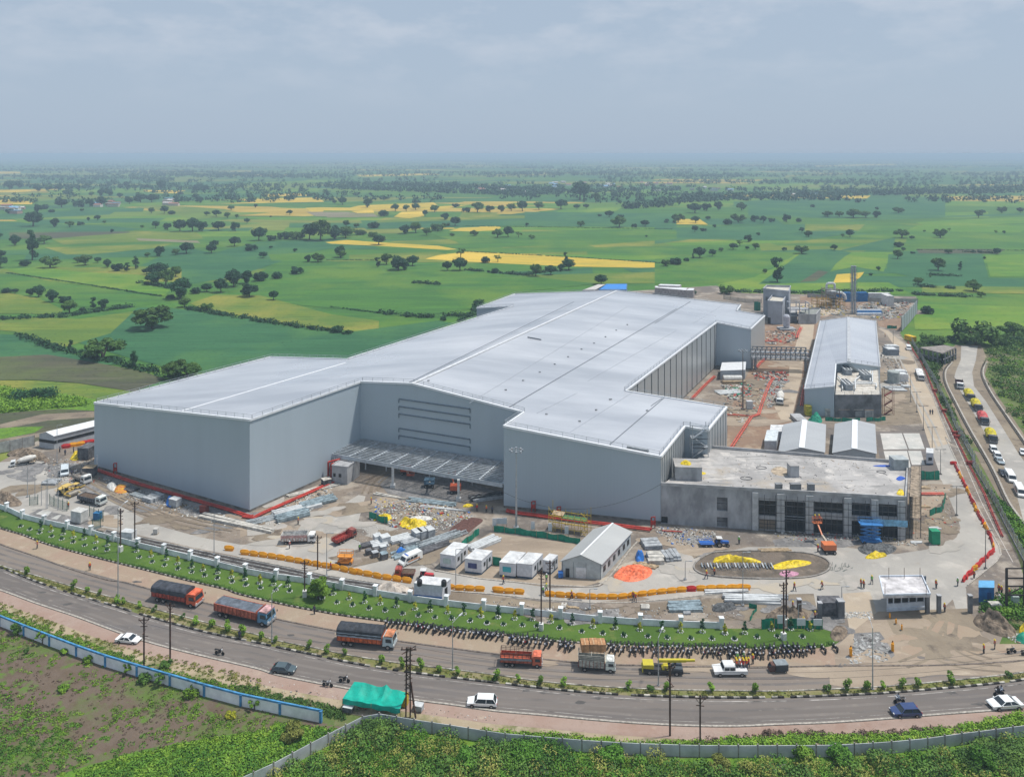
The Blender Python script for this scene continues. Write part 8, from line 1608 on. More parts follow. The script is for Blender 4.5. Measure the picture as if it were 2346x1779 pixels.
for i in range(10):z=hh*(.35+i*.065);b.beam((-.75,0,z),(.1,0,z+(.4 if i%2 else-.4)),.09);b.beam((-.9,-.3,z),(.3,.3,z),.08)
b.build('post',PM,t);b=MB();b.beam((-1.5,0,hh-.4),(1.0,0,hh-.4),.15);b.beam((-1.2,0,hh-2.2),(.8,0,hh-2.2),.12);b.beam((-1.3,-.4,hh-.9),(.9,.4,hh),.1);b.build('cross_arm',PM,t)
for i in(-1.3,-.3,.8):MB().lathe([(.05,0),(.12,.1),(.06,.2),(.1,.3),(.04,.4)],(i,0,hh-.3),8).build('insulator',MATS['insulator'],t)
p=G('t4',2085,1600);q=G('t4',2215,1600);hh=top_at(p,'t4',2085,1275);t=thing('power_pylon','dark steel H-frame with cross rails at the right edge above the bushes','pylon',(p.x,p.y,.3));b=MB()
for w_,hx in((p,hh),(q,hh+1.5)):b.beam(w_,w_+Vector((0,0,hx)),.35)
for k in(1,.78,.6,.4):b.beam(p+Vector((0,0,hh*k)),q+Vector((0,0,hh*k)),.22)
b.beam(p+Vector((0,0,hh*.4)),q+Vector((0,0,hh*.6)),.15);b.build('frame',mat('frame_dk',(.05,.04,.04)),t,world=True)
def site_lamp(label,t_,x,y,yt,twin=True,m_=LGD,group=None,w_=1.9):
 p=G(t_,x,y);h=top_at(p,t_,x,yt)-.3;t=thing('site_lamp',label,'lamp post',(p.x,p.y,.34),0,group);MB().tube((0,0,0),(0,0,h),.10,.06,7).box(0,0,0,.5,.5,.3).build('post',m_,t)
 MB().beam((-w_/2 if twin else 0,0,h),(w_/2,0,h+.05),.08).build('arm',m_,t)
 for s in((-1,1)if twin else(1,)):MB().box(s*(w_/2+.2),0,h-.02,.7,.25,.12).build('lamp_head',m_,t)
for i,(t_,x,y,yt,tw)in enumerate((('v2',402,240,80,0),('v2',588,850,540,0),('v2',655,960,735,1),('v2',726,1150,885,1),('v2',818,1420,1112,1),('t4',1605,600,412,1),('t4',1722,900,680,1),('t4',1932,1290,1000,0))):site_lamp(('farthest','second','third','fourth','fifth','sixth','seventh','nearest')[i]+' lamp post along the right-hand compound road, counted from the back',t_,x,y,yt,bool(tw),LGD)
for i,(t_,x,y,yt,lab)in enumerate((('t2',732,1560,1185,'grey lamp post right of the two rusty poles, before the red truck'),('t2',1822,1640,1320,'grey lamp post before the leftmost site cabins'),('t1',1808,1380,1020,'grey lamp post on the track bed left of the long barrier line'),('b3',880,345,170,'thin lamp post behind the wall below the site office'),('t4',165,1560,1160,'thin lamp post behind the wall below the roundabout'),('t1',232,890,630,'lamp post on the concrete yard at the far left'),('t1',482,600,270,'lamp post before the long low shed'),('t3',1732,1590,1420,'short lamp post on the road left of the roundabout'),('b4',570,420,265,'slim white post by the green netting'),('t4',885,1590,1410,'thin mast beside the grey pier left of the gate drive'))):site_lamp(lab,t_,x,y,yt,False,LG)
for i,(t_,x,y,yt,lab)in enumerate((('t3',305,1160,480,'tall floodlight mast with a ring of lamps before the right block of the factory'),('v1',297,1440,780,'tall brown floodlight mast in the yard notch of the factory'))):
 p=G(t_,x,y);h=top_at(p,t_,x,yt)-.3;t=thing('floodlight_mast',lab,'floodlight mast',(p.x,p.y,.34));MB().tube((0,0,0),(0,0,h),.28,.12,10).box(0,0,0,1.2,1.2,.6).build('mast',LG if not i else mat('mast_brown',(.2,.17,.15)),t);rg=MB()
 for k in range(10):a=k*.628;rg.beam((math.cos(a)*1.3,math.sin(a)*1.3,h-.1),(math.cos(a+.628)*1.3,math.sin(a+.628)*1.3,h-.1),.07)
 rg.beam((-1.3,0,h-.1),(1.3,0,h-.1),.07);rg.beam((0,-1.3,h-.1),(0,1.3,h-.1),.07);rg.build('ring',LG,t)
 for k in range(8):a=k*.785;MB().box(math.cos(a)*1.5,math.sin(a)*1.5,h-.35,.42,.42,.42,a).build('floodlight',mat('flood',(.30,.33,.36)),t)
def wire(label,pts,sag=1.0,r=.025,name='power_line'):
 b=MB();
 for a,c in zip(pts,pts[1:]):
  L_=[lerp(a,c,i/14)-Vector((0,0,sag*4*(i/14)*(1-i/14)))for i in range(15)];b.poly(L_,r,4)
 o=b.build(name,mat('wire',(.05,.05,.055)));tag(o,label,'wire')
A_=Vector((0,0,8.3))
wire('dark power cable sagging across the right block of the factory',[G('t3',170,1160)+Vector((0,0,9.5)),onplane('t3',1525,770,RB1-Vector((0,1.0,0)),Vector((0,1,0)))],5.2,.04)
base_w=[G('b1',1155,805),G('b2',1365,1215),G('b3',1523,1365),G('b4',2250,1100)]
for k in range(3):wire(('lowest','middle','highest')[k]+' of the three power lines strung along the road between rusty poles',[q+Vector((.5*k,.5*k,9.4+.7*k-(1.5 if j==0 else 0)))for j,q in enumerate(base_w)],1.4,.02)
# ---- stacks and building materials
def stack(name,label,cat,t_,x,y,rz,L_,n,w_,h,m_,layers=1,gap=1.15,group=None,skew=.04,z=.34,tube=False):
 p=G(t_,x,y);t=thing(name,label,cat,(p.x,p.y,z),rz,group)
 for j in range(layers):
  for i in range(n):
   b=MB();yy=(i-(n-1)/2)*w_*gap;a=random.uniform(-skew,skew);dx=random.uniform(-.3,.3)*(skew>.02)
   if tube:b.tube((-L_/2+dx,yy,w_/2+j*h),(L_/2+dx,yy+a*L_,w_/2+j*h),w_/2,k=8)
   else:b.box(dx,yy,j*(h+.003),L_,w_,h,a)
   b.build('pipe' if tube else 'piece',m_,t)
 return t
GAL=mat('galv_pale',(.40,.44,.46),rough=.4,metal=.3,var=.2,scale=2);GLB=mat('galv_blue',(.31,.39,.43),rough=.4,metal=.3,var=.25);WHM=mat('panel_white',(.54,.56,.57),rough=.5,var=.1);GRM=mat('stack_grey',(.36,.38,.40),var=.2);DKM=mat('stack_dark',(.12,.12,.13),var=.3);WD=mat('timber',(.40,.30,.19),var=.25,scale=2);CON=mat('block_pale',(.48,.46,.42),var=.2);BLT=mat('tarp_blue',(.03,.17,.55),rough=.5,var=.2,bump=.4,scale=2)
S_=[('t2',300,1060,33,14,5,.5,.35,GAL,1,'galvanised beams lying beside the red pipe, nearest end'),('t2',480,1000,33,12,5,.55,.35,WHM,2,'white sheeted beams in the middle of the loading strip'),('t2',660,940,35,9,5,.6,.4,GLB,2,'bluish wrapped beams at the upper part of the loading strip'),('t2',560,960,34,9,4,.4,.3,GRM,1,'grey angle bars between the beam stacks'),('t2',620,830,35,14,3,.6,.3,CON,1,'pale planks lying along the top of the loading strip'),('t2',440,1060,33,8,4,.7,.5,GLB,2,'second heap of bluish wrapped sections, lower strip'),
('t2',1290,890,-22,11,2,.4,.3,CON,1,'pale timber pair lying before the canopy yard'),('t2',1620,935,-14,13,6,.35,.3,GLB,1,'long bluish sections lying before the right canopy column'),('t2',1730,990,-14,13,2,.35,.25,WHM,1,'two white rods lying in front of the bluish sections'),('t2',1350,1255,30,5.0,4,.6,.4,WHM,2,'flat white beams stacked left of the ambulance, upper group'),('t2',1430,1290,30,4,3,.7,.5,GRM,2,'grey beams stacked right of the flat white ones'),('t2',1180,1300,25,3.5,4,.7,.4,WHM,2,'white panels stacked in the material yard, centre'),('t2',1090,1300,30,4,4,.4,.3,DKM,2,'dark sections stacked at the left of the material yard'),('t2',1480,1330,35,11,8,.35,.3,GLB,1,'long blue-grey pipes laid slanting behind the ambulance'),('t2',1600,1330,38,10,7,.35,.4,DKM,1,'dark rusty sections laid right of the blue-grey pipes'),('t2',1680,1260,36,11,5,.4,.4,GAL,2,'galvanised profiles near the brown soil bed'),('t2',1400,1380,33,6,3,.5,.4,GLB,1,'short blue-grey pipes just behind the ambulance'),('t2',1780,1240,38,9,3,.3,.3,GRM,2,'narrow grey profiles beside the brown soil bed'),
('t2',2060,1290,40,8,5,.5,.35,WHM,2,'white planks stacked behind the left cabins'),('t2',2080,890,20,9,6,.4,.3,DKM,2,'dark steel sections heaped at the right end of the canopy'),('t3',60,900,20,8,6,.4,.3,GRM,2,'grey steel sections at the foot of the right block'),('b3',1645,335,2,6.5,7,.42,.3,GLB,2,'large stack of blue-white channel beams behind the lawn wall'),('b3',1665,382,0,1.4,3,.3,.4,GRM,1,'small grey block stack below the channel beams'),('b3',1325,335,0,1.7,4,.35,.4,CON,1,'small pale slab stack near the wall'),('b3',670,322,75,1.6,3,.3,.25,CON,1,'two short pale planks near the wall'),('b3',740,335,-5,2.2,3,.2,.2,WD,1,'short timber bits near the wall'),('t4',230,1525,-3,11,4,.5,.4,WHM,2,'long white beams stacked behind the lawn, right part'),('t4',330,1500,-3,9,3,.4,.4,GRM,1,'grey beams just behind the long white ones'),('b4',40,190,3,9,2,.5,.4,WHM,1,'white planks at the kerb right of the dark aggregate heap'),
('t3',1440,1300,5,4,3,1.2,.9,GRM,1,'grey pallets of cladding right of the site office, upper'),('t3',1480,1420,3,3.5,3,1.3,.9,CON,1,'pale timber frames with crates right of the site office'),('t3',1610,1400,-80,3.5,4,.8,.5,GRM,2,'low grey panels near the roundabout kerb'),('t3',1400,1470,-25,5,3,.5,.3,WD,1,'brown timber beside the orange tarpaulin'),('t4',400,1158,0,7,4,.3,.3,WD,1,'brown planks at the top kerb of the roundabout'),('t4',1480,840,0,3.2,3,.3,.3,WD,1,'small timber stack right of the office, lower'),('t4',1470,700,0,3.5,4,.3,.3,WD,1,'timber stack right of the office, upper'),('t4',1560,998,0,2.4,3,.35,.3,WHM,1,'small white panel stack right of the office'),('t4',1430,1098,0,2.6,3,.3,.2,WHM,1,'white boards near the green toilet cabin'),
('t1',1300,910,-30,3.5,4,.9,1.0,GRM,1,'grey covered pallets before the left factory wall'),('t1',1180,885,-30,6,3,.5,.4,GAL,1,'pale bars lying before the left factory wall'),('t1',1100,830,-28,4,4,.6,.6,DKM,1,'dark bundles beside the colourful sacks, left wall'),('t1',2000,1120,-24,22,2,.9,.6,CON,1,'very long pale concrete beams before the left block corner'),('t1',430,770,0,4,6,.5,.6,GRM,1,'grey rebar cages near the enclosure'),('v1',200,1150,0,9,3,.5,.5,WD,2,'timber stack in the factory notch yard'),('v1',130,1250,10,9,7,.6,.4,WHM,1,'white pipes heaped in the factory notch yard'),('v1',1240,1000,5,3,3,.6,.6,DKM,1,'x'),('v1',1950,1200,0,7,4,.6,.4,GRM,1,'grey bars beyond the plant deck, right'),('v1',2080,1190,0,3,3,.6,.7,WHM,1,'white bags right of the plant deck'),('v2',440,720,0,6,4,.8,.4,WHM,1,'white panels on the mud right of the plant deck')]
for t_,x,y,rz,L_,n,w_,h,m_,ly,lab in S_:
 if lab!='x':stack('material_stack',lab,'material stack',t_,x,y,R(rz),L_,n,w_,h,m_,ly,skew=.05)
def crate(label,t_,x,y,sx,sy,h,m_,rz=0,name='wrapped_crate',group=None,topm=None,cat='crate'):
 p=G(t_,x,y);t=thing(name,label,cat,(p.x,p.y,.34),R(rz),group);MB().box(0,0,.18,sx,sy,h).build('body',m_,t);MB().box(0,0,.18+h+.003,sx*1.04,sy*1.04,.06).build('lid',topm or m_,t);b=MB()
 for k in(-.4,0,.4):b.box(sx*k,0,0,.12,sy,.176)
 b.build('pallet',WD,t);return t
for i,x in enumerate((1495,1540,1600)):crate(('left','middle','right')[i]+' of three grey crates standing in line behind the beams','t2',x,1240-i*10,1.8,2.4,1.7,GRM,35,topm=WHM)
for i,(x,y,s_)in enumerate(((1160,1262,1.7),(1225,1278,2.0),(1205,1345,1.4),(1140,1395,1.3),(1085,1375,1.2),(1215,1410,1.5))):crate(('white crate at the back of the material yard','larger white crate at the back of the material yard','small grey crate in the middle of the material yard','dark crate at the front of the material yard','black bin at the left front of the material yard','dark tank crate at the right front of the material yard')[i],'t2',x,y,s_,s_,s_*.75,(WHM,WHM,GRM,DKM,DKM,DKM)[i],30,topm=(WHM,WHM,WHM,GRM,DKM,GLB)[i])
crate('pallet of grey blocks with a blue cloth before the left factory wall','t1',1480,965,2.6,1.8,1.8,GRM,-25,topm=WHM);crate('dark red water tank before the left factory wall','t1',1725,1020,1.7,1.4,1.6,mat('tank_red',(.20,.05,.04)),-20,name='small_tank',cat='tank')
crate('small white utility box on the concrete road at the left','t1',1318,1200,1.0,1.0,1.1,mat('box_pale',(.5,.48,.45)),0,name='utility_box',cat='box');crate('small white cube house by the roadside pole, behind the wall','t1',1085,1250,3.0,1.8,1.9,WHM,-10,name='meter_cabin',cat='box')
crate('pale electrical box in the left enclosure','t1',672,1095,3.2,2.2,2.6,mat('box_pale2',(.52,.52,.50)),-20,name='switch_cabinet',cat='cabinet');crate('blue transformer in the green enclosure at the left','t1',825,1080,1.6,1.3,1.6,mat('trans_blue',(.03,.15,.32)),-10,name='transformer',cat='transformer')
crate('dark tank housing between the two grey piers left of the gate drive','t4',800,1610,4.2,2.4,2.4,DKM,0,name='dark_tank',topm=DKM,cat='tank');crate('white meter box on the bushes at the right','t4',2148,1570,1.2,.8,2.0,mat('box_green',(.4,.47,.45)),0,name='meter_box',cat='box');crate('pale concrete box below the blue guard cabin','t4',2000,1600,2.0,1.3,1.4,CON,0,name='concrete_box',cat='box')
crate('green portable toilet cabin right of the office block','t4',1560,1105,1.9,1.6,2.9,mat('toilet_green',(.02,.27,.14),var=.1),0,name='portable_toilet',cat='toilet');crate('white cabinet in the factory notch yard','v1',368,1430,2.0,1.6,2.6,WHM,0,name='yard_cabinet',cat='cabinet',topm=WHM)
crate('yellow wrapped stack at the left corner of the warehouse','v1',1010,1500,1.9,2.2,3.2,mat('wrap_yellow',(.5,.42,.05),var=.3),0,name='wrapped_stack');crate('yellow generator on the far compound road','v2',585,195,2.6,5.0,2.2,mat('wrap_yel2',(.62,.40,.02),var=.2),15,name='generator',cat='generator');crate('bright blue water drum beside the site office','t3',680,1570,1.0,1.0,1.0,BLT,0,name='water_drum',cat='drum');crate('black steel container at the left corner of the factory','t1',745,550,3.6,4.5,3.2,DKM,-10,name='dark_container',cat='container');crate('small dark hut with brown roof near the left factory corner','t1',760,710,3.0,2.4,2.4,DKM,0,name='site_hut',cat='hut',topm=WD);crate('small dark box room with pale lid at the foot of the left block','t2',728,785,2.2,2.0,1.5,DKM,35,name='valve_chamber',cat='box',topm=CON)
crate('grey concrete pit box beside the warehouse pipes','v1',910,1560,3.4,7,1.0,RAW,0,name='pit_box',cat='box')
for i,(a,c)in enumerate((((250,960),(365,950)),((420,950),(600,1020)),((755,1050),(880,1100)),((780,1170),(885,1130)))):
 boundary(('green mesh fence panel row around the small yard at the far left, back left part','green mesh fence row around the small yard, back middle part','green mesh fence row around the small yard, back right part','green mesh fence row around the small yard, front right part')[i],[G('t1',*a),G('t1',*c)],2.2,1.9,mat('mesh_green',(.10,.22,.18),alpha=.25),mat('post_green',(.02,.09,.07)),2.6,.11,th=.03,name='enclosure_fence',cat='fence')
sheet('enclosure_slab',path([('t1',[(230,1040),(330,990),(640,1060),(900,1120),(790,1180),(500,1120)])]),.345,MATS['slab_border']if 'slab_border' in MATS else MATS['gravel'])
for i,(a,b_)in enumerate((((300,1030),(440,1010)),((430,1070),(520,1040)),((570,1090),(620,1065)))):sheet('slab',path([('t1',[a,(a[0]+60,a[1]-30),b_,(b_[0]-40,b_[1]+40)])]),.352,MATS['slab'])
for i,(x,y,yt)in enumerate(((295,910,700),(390,990,740),(403,985,735),(490,1000,690),(350,960,790))):
 p=G('t1',x,y);h=top_at(p,'t1',x,yt);t=thing('steel_mast',('thin mast at the enclosure, leftmost','left one of the close pair of masts','right one of the close pair of masts','thin mast right of the close pair','short rusty mast with a brush top')[i],'mast',(p.x,p.y,.3));MB().tube((0,0,0),(0,0,h),.09,.06,6).build('post',LG,t);MB().beam((-.5,0,h-.4),(.5,0,h-.4),.07).build('arm',LG,t)
GRN=mat('net_green',(.01,.24,.155),rough=.6,var=.15,scale=1.2,bump=.2)
def screen(label,spec,h,name='green_screen',m_=None,wob=.12,thick=.05,z=.3):
 L_=path(spec);t=thing(name,label,'screen',(L_[0].x,L_[0].y,0));w_=walk(L_,.5);b=MB();n=len(w_)
 if n<3:w_=walk(L_,.2);n=len(w_)
 def f(u,v):p,a=w_[min(n-1,int(u*(n-1)+.5))];k=wob*math.sin(u*n*.9)+.05*math.sin(u*n*2.3);return(p.x+k*math.sin(a),p.y-k*math.cos(a),z+v*(h+.15*math.sin(u*n*.6)))
 b.grid(f,n-1,3);b.build('net',m_ or GRN,t,world=True);ps=MB()
 for p,a in walk(L_,2.6):q=MB();q.beam(Vector((p.x,p.y,z)),Vector((p.x,p.y,z+h+.15)),.08);q.build('post',WD,t,world=True)
 return t
screen('long green net screen behind the cabins, below the yellow scaffold',[('t3',[(115,1180),(300,1200),(600,1245),(850,1290)])],1.4);screen('green net screen at the left of the litter field',[('t2',[(1090,1065),(1160,1090),(1250,1120)])],1.6);screen('green net strip behind the left cabins',[('t2',[(1870,1320),(1960,1250),(2020,1200)])],1.5);screen('green net strip between the cabins at the middle',[('t3',[(105,1460),(190,1480)])],1.8)
screen('green screen fence on the slab right of the office',[('t4',[(1422,638),(1605,640)])],2.4,wob=.03);screen('bent green screen right of the office, lower part',[('t4',[(1525,905),(1620,870),(1640,770)])],1.6);screen('green netting at the end of the white wall by the lawn',[('b4',[(300,460),(400,452),(480,450)])],1.9);screen('green netting right of the board at the lawn end',[('b4',[(490,452),(620,455),(760,462)])],1.8)
screen('green net along the foot of the box units',[('v1',[(1200,1560),(1400,1570),(1600,1568)])],1.2);screen('green net right of the box units',[('v1',[(1650,1566),(1800,1565),(1870,1555)])],1.3);screen('green net before the far rear yard entrance',[('v1',[(1880,545),(1990,545)])],1.5);screen('green net at the left front of the tower block',[('v1',[(420,345),(500,350)])],5);screen('dark green bent hose-like net on the soil behind the lawn',[('b4',[(215,400),(270,310),(200,300)])],.8)
def heap(name,label,t_,pts,h,m_,cat='tarpaulin',seed=1,rough=.35,z=.34,nu=26,group=None,base=0.0):
 P_=[G(t_,x,y,base)for x,y in pts];c=sum(P_,Vector())/len(P_);r=random.Random(seed);ph=[r.uniform(0,6)for _ in range(8)];ring=smooth(P_,5,True);n=len(ring);b=MB();K=9
 for j in range(K+1):
  s_=1-j/K
  for i,p in enumerate(ring):
   q=lerp(c,p,s_);nz_=sum(math.sin(q.x*(1.1+k*.9)+ph[k])*math.sin(q.y*(1.3+k*.8)+ph[k+3])/(1+k*.6)for k in range(4));zz=z+base+h*(1-s_**2.2)*(.75+rough*nz_)+(.0 if s_>.99 else .05+.12*rough*abs(nz_));b.v.append((q.x,q.y,zz if j else z+base+.01))
 for j in range(K):
  for i in range(n):b.f.append((j*n+i,j*n+(i+1)%n,(j+1)*n+(i+1)%n,(j+1)*n+i))
 o=b.build(name,m_);o.data.transform(Matrix.Translation(-Vector((c.x,c.y,z+base))));o.location=(c.x,c.y,z+base);tag(o,label,cat,group);return o
ORT=mat('tarp_orange',(.80,.18,.08),rough=.55,var=.25,scale=1.6,bump=.8);YLT=mat('tarp_yellow',(.70,.52,.02),rough=.5,var=.25,scale=1.5,bump=.7);PNK=mat('tarp_pink',(.52,.26,.36),var=.2,bump=.4);WHT_=mat('sheet_white',(.66,.65,.62),var=.2,bump=.5,scale=2);AGG=mat('aggregate',(.11,.115,.12),var=.35,scale=2,bump=1);SOI=mat('heap_soil',(.20,.155,.115),var=.35,scale=1.2,bump=1)
heap('orange_tarpaulin','crumpled bright orange-red tarpaulin spread beside the site office','t3',[(1130,1570),(1180,1500),(1280,1465),(1400,1470),(1455,1520),(1400,1580),(1260,1608)],.9,ORT,rough=.6)
heap('yellow_tarpaulin','yellow tarpaulin laid over the drums on the roundabout','t4',[(-50,1225),(-20,1205),(150,1215),(280,1230),(290,1250),(120,1245),(-40,1250)],1.3,YLT,seed=2,rough=.2);heap('yellow_tarpaulin','flat spread yellow tarpaulin at the right of the roundabout','t4',[(360,1280),(450,1240),(560,1225),(665,1240),(650,1262),(540,1285),(420,1298)],.55,YLT,seed=3,rough=.3);heap('pink_sheet','striped pink sheets near the front kerb of the roundabout','t4',[(425,1330),(470,1305),(570,1318),(560,1342),(480,1352)],.3,PNK);heap('yellow_tarpaulin','yellow sacks heaped right of the dark aggregate before the office','t4',[(1055,1210),(1110,1170),(1200,1185),(1205,1200),(1120,1218)],.8,YLT,seed=5,rough=.8)
heap('aggregate_heap','dark grey aggregate heap before the blue scissor lift','t4',[(1000,1140),(1060,1115),(1220,1110),(1285,1140),(1220,1185),(1060,1185)],1.1,AGG,'heap');heap('aggregate_heap','dark grey aggregate heap behind the lawn wall','b3',[(1860,340),(1900,300),(2020,300),(2060,340),(1960,370),(1880,368)],1.0,AGG,'heap');heap('soil_heap','brown soil heap behind the lawn wall near the rusty pole','t4',[(330,1660),(380,1600),(520,1590),(640,1620),(620,1670),(450,1700)],1.8,SOI,'heap');heap('soil_heap','big weedy soil heap at the right of the gate track','b4',[(1840,400),(1900,345),(2020,350),(2150,460),(2120,520),(2000,500),(1880,450)],2.4,SOI,'heap');heap('soil_heap','low soil heap at the far left of the concrete yard','t1',[(-60,960),(-20,860),(60,850),(180,930),(140,970)],1.6,SOI,'heap');heap('soil_heap','dark soil ridge at the corner of the low shed','t1',[(60,530),(160,480),(330,500),(420,590),(240,560)],1.2,SOI,'heap');heap('sand_heap','pale sand heap behind the white cabin','b2',[(1090,190),(1150,140),(1280,150),(1380,190),(1340,215),(1180,215)],1.1,mat('sand_pale',(.50,.44,.38),var=.2,bump=.8),'heap');heap('soil_heap','brown soil mound at the end of the lawn','b4',[(800,500),(840,440),(900,440),(930,480),(890,540),(830,545)],.9,SOI,'heap')
heap('soil_bed','flat bed of dark red-brown soil behind the cabins','t2',[(1750,1195),(1900,1070),(2050,1080),(1980,1150),(1870,1225)],.35,mat('redbrown',(.115,.055,.045),var=.2,bump=.6,scale=2),'soil',rough=.1)
heap('yellow_tarpaulin','large crumpled yellow tarpaulin in the litter field','t2',[(1350,1130),(1360,1085),(1460,1070),(1570,1095),(1560,1150),(1440,1165)],.8,YLT,seed=7,rough=.8);heap('yellow_tarpaulin','smaller yellow tarpaulin at the left of the litter field','t2',[(1150,1060),(1200,1035),(1275,1045),(1270,1090),(1200,1085)],.6,YLT,seed=8,rough=.8);heap('yellow_tarpaulin','yellow cloth lying near the three workers','t2',[(1880,970),(1920,945),(1970,960),(1930,975)],.4,YLT,seed=9);heap('white_sheet','white plastic sheet lying in the litter field','t2',[(1430,1060),(1580,1050),(1620,1080),(1480,1085)],.4,WHT_);heap('blue_sheet','bright blue tarpaulin over pipes beside the ambulance','t2',[(1310,1360),(1350,1330),(1405,1335),(1380,1360),(1330,1375)],.9,BLT);heap('blue_sheet','blue cloth thrown over crates beside the orange tarpaulin','t3',[(1315,1440),(1320,1360),(1370,1350),(1385,1420),(1350,1450)],1.6,BLT,seed=4)
heap('yellow_tarpaulin','yellow sheeted pile by the black container at the left','t1',[(590,570),(620,540),(700,505),(710,550),(640,580)],1.5,YLT,seed=11);heap('sack_heap','red and yellow sacks heaped before the left factory wall','t1',[(960,830),(1010,780),(1090,800),(1080,850),(1000,860)],.9,mat('sack_mix',(.62,.40,.05),col2=(.50,.07,.04),scale=1.4,bump=.8),'heap');heap('rubble_sheet','grey plastic and sacks heaped left of the coloured sacks','t1',[(900,800),(940,760),(990,800),(960,840)],.8,WHT_,'heap');heap('blue_sheet','blue cover on the pallet before the left factory wall','t1',[(1400,950),(1420,910),(1465,915),(1475,960),(1430,975)],1.5,BLT,seed=6)
OZ=OH-.75
heap('yellow_sheet','yellow cloth on top of the concrete stair hut','t3',[(1690,600),(1730,565),(1780,590),(1770,610)],.6,YLT,z=0,base=OZ+3.3);heap('yellow_sheet','yellow cloth right of the concrete stair hut','t3',[(1840,680),(1870,665),(1910,680),(1870,690)],.4,YLT,z=0,base=OZ);heap('blue_net','blue net crumpled at the right of the office roof','t4',[(1280,625),(1310,605),(1350,620),(1310,638)],.4,mat('net_blue',(.03,.10,.45),bump=.5),z=0,base=OZ);heap('yellow_sheet','yellow cloth at the front right corner of the office roof','t4',[(1285,735),(1300,705),(1330,705),(1335,745)],.4,YLT,z=0,base=OZ);heap('blue_net','blue strip on the back edge of the office roof','t4',[(1110,530),(1180,525),(1260,528),(1200,538)],.2,MATS['net_blue'],z=0,base=OZ);heap('tan_patch','sandy spoil patch on the office roof','t4',[(370,560),(430,535),(500,560),(480,600),(400,595)],.15,mat('spoil',(.42,.34,.25),var=.2,bump=.5),'heap',z=0,base=OZ);heap('green_net','green net dome at the corner of the twin sheds','v1',[(1010,1560),(1060,1530),(1110,1505),(1160,1540),(1160,1580),(1080,1590)],2.2,GRN)
P4=[G('b2',915,912,3.2),G('b2',1338,995,2.6),G('b2',1285,1130,2.4),G('b2',822,1050,2.2)];g0=G('b2',1050,1150);t=thing('tea_stall','roadside stall under a big turquoise-green cloth roof at the lower road edge','stall',(g0.x,g0.y,.3))
def f(u,v):a=lerp(P4[3],P4[2],u);c=lerp(P4[0],P4[1],u);q=lerp(a,c,v);ridge_=.55*math.exp(-((u-.62)/.05)**2)+.25*math.exp(-((u-.2)/.08)**2);return q+Vector((0,0,-.45*math.sin(math.pi*u)*math.sin(math.pi*v)+ridge_*v+.06*math.sin(u*25+v*6)))
b=MB().grid(f,26,10);m0=len(b.v);b.v+=[tuple(Vector(f(i/26,0))-Vector((0,.05,.75+.12*math.sin(i*.9))))for i in range(27)]
for i in range(26):b.f.append((i,i+1,m0+i+1,m0+i))
b.build('cloth_roof',mat('cloth_turq',(.0,.36,.27),rough=.6,var=.12,scale=1.0,bump=.3),t,world=True)
for q in P4+[lerp(P4[3],P4[2],.5),lerp(P4[0],P4[1],.62)]:bb=MB();bb.tube(Vector((q.x,q.y,.3)),q+Vector((0,0,.05)),.05,k=6);bb.build('pole',WD,t,world=True)
for i,(x,y,sx,sy,h,m_,lab)in enumerate(((870,1170,1.6,1.0,.7,DKM,'grey cart table at the left front of the stall'),(990,1140,1.6,.8,.9,mat('stall_red',(.3,.05,.04)),'red counter under the stall cloth'),(1130,1150,1.4,.8,.8,WD,'wooden bench under the stall cloth'),(1310,1120,1.4,1.2,1.6,mat('stall_yellow',(.5,.36,.03)),'yellow handcart at the right of the stall'),(1430,1160,1.5,1.1,.8,GRM,'grey handcart with a white cover right of the pylon'))):crate(lab,'b2',x,y,sx,sy,h,m_,-15,name='stall_counter',cat='cart',topm=WHM if i in(0,4)else None)
for k,x,y,lab in(('pl',905,1140,'person in white standing at the left of the stall'),('gs',1020,1130,'person in a yellow-green vest under the stall cloth'),('dk',1150,1150,'dark-clothed customer under the stall cloth'),('pl',1170,1150,'light-clothed customer under the stall cloth')):person(k,'b2',x,y,lab,z=.31)
p=G('t3',740,1200);t=thing('yellow_scaffold','big yellow tube scaffold with plank decks before the right factory block','scaffold',(p.x,p.y,.3));b=MB();a,c=G('t3',580,1170),G('t3',905,1220);hh=6.2;n_=Vector((1.1,2.4,0))
for i in range(7):
 q=lerp(a,c,i/6)
 for o_ in(Vector(),n_):b.beam(q+o_,q+o_+Vector((0,0,hh+random.uniform(-.6,.8)if i in(0,6)else hh*.75)),.11)
for z in(1.2,2.6,4.0):
 for o_ in(Vector(),n_):b.beam(a+o_+Vector((0,0,z)),c+o_+Vector((0,0,z)),.09)
for i in(0,5):
 for z in(0,1.4,2.8,4.2):q,r_=lerp(a,c,i/6),lerp(a,c,(i+1)/6);b.beam(q+Vector((0,0,z)),r_+Vector((0,0,z+1.4)),.08);b.beam(q+Vector((0,0,z+1.4)),r_+Vector((0,0,z)),.08)
b.build('tube_frame',mat('scaf_yellow2',(.60,.42,.05),var=.15),t,world=True);d_=MB();d_.beam(lerp(a,c,.05)+n_*.5+Vector((0,0,4.1)),lerp(a,c,.35)+n_*.5+Vector((0,0,4.1)),2.2,.08);d_.build('deck',WD,t,world=True);d_=MB();d_.beam(lerp(a,c,.3)+n_*.5+Vector((0,0,3.5)),lerp(a,c,.95)+n_*.5+Vector((0,0,3.5)),2.0,.08);d_.build('deck',mat('deck_green',(.06,.16,.07)),t,world=True)
RB_=mat('pipe_end',(.30,.34,.37),metal=.3,var=.2);t=thing('pipe_bundle','rack of grey pipe sections under the yellow tarpaulin on the roundabout','pipe stack',G('t4',130,1270));p=G('t4',130,1290)
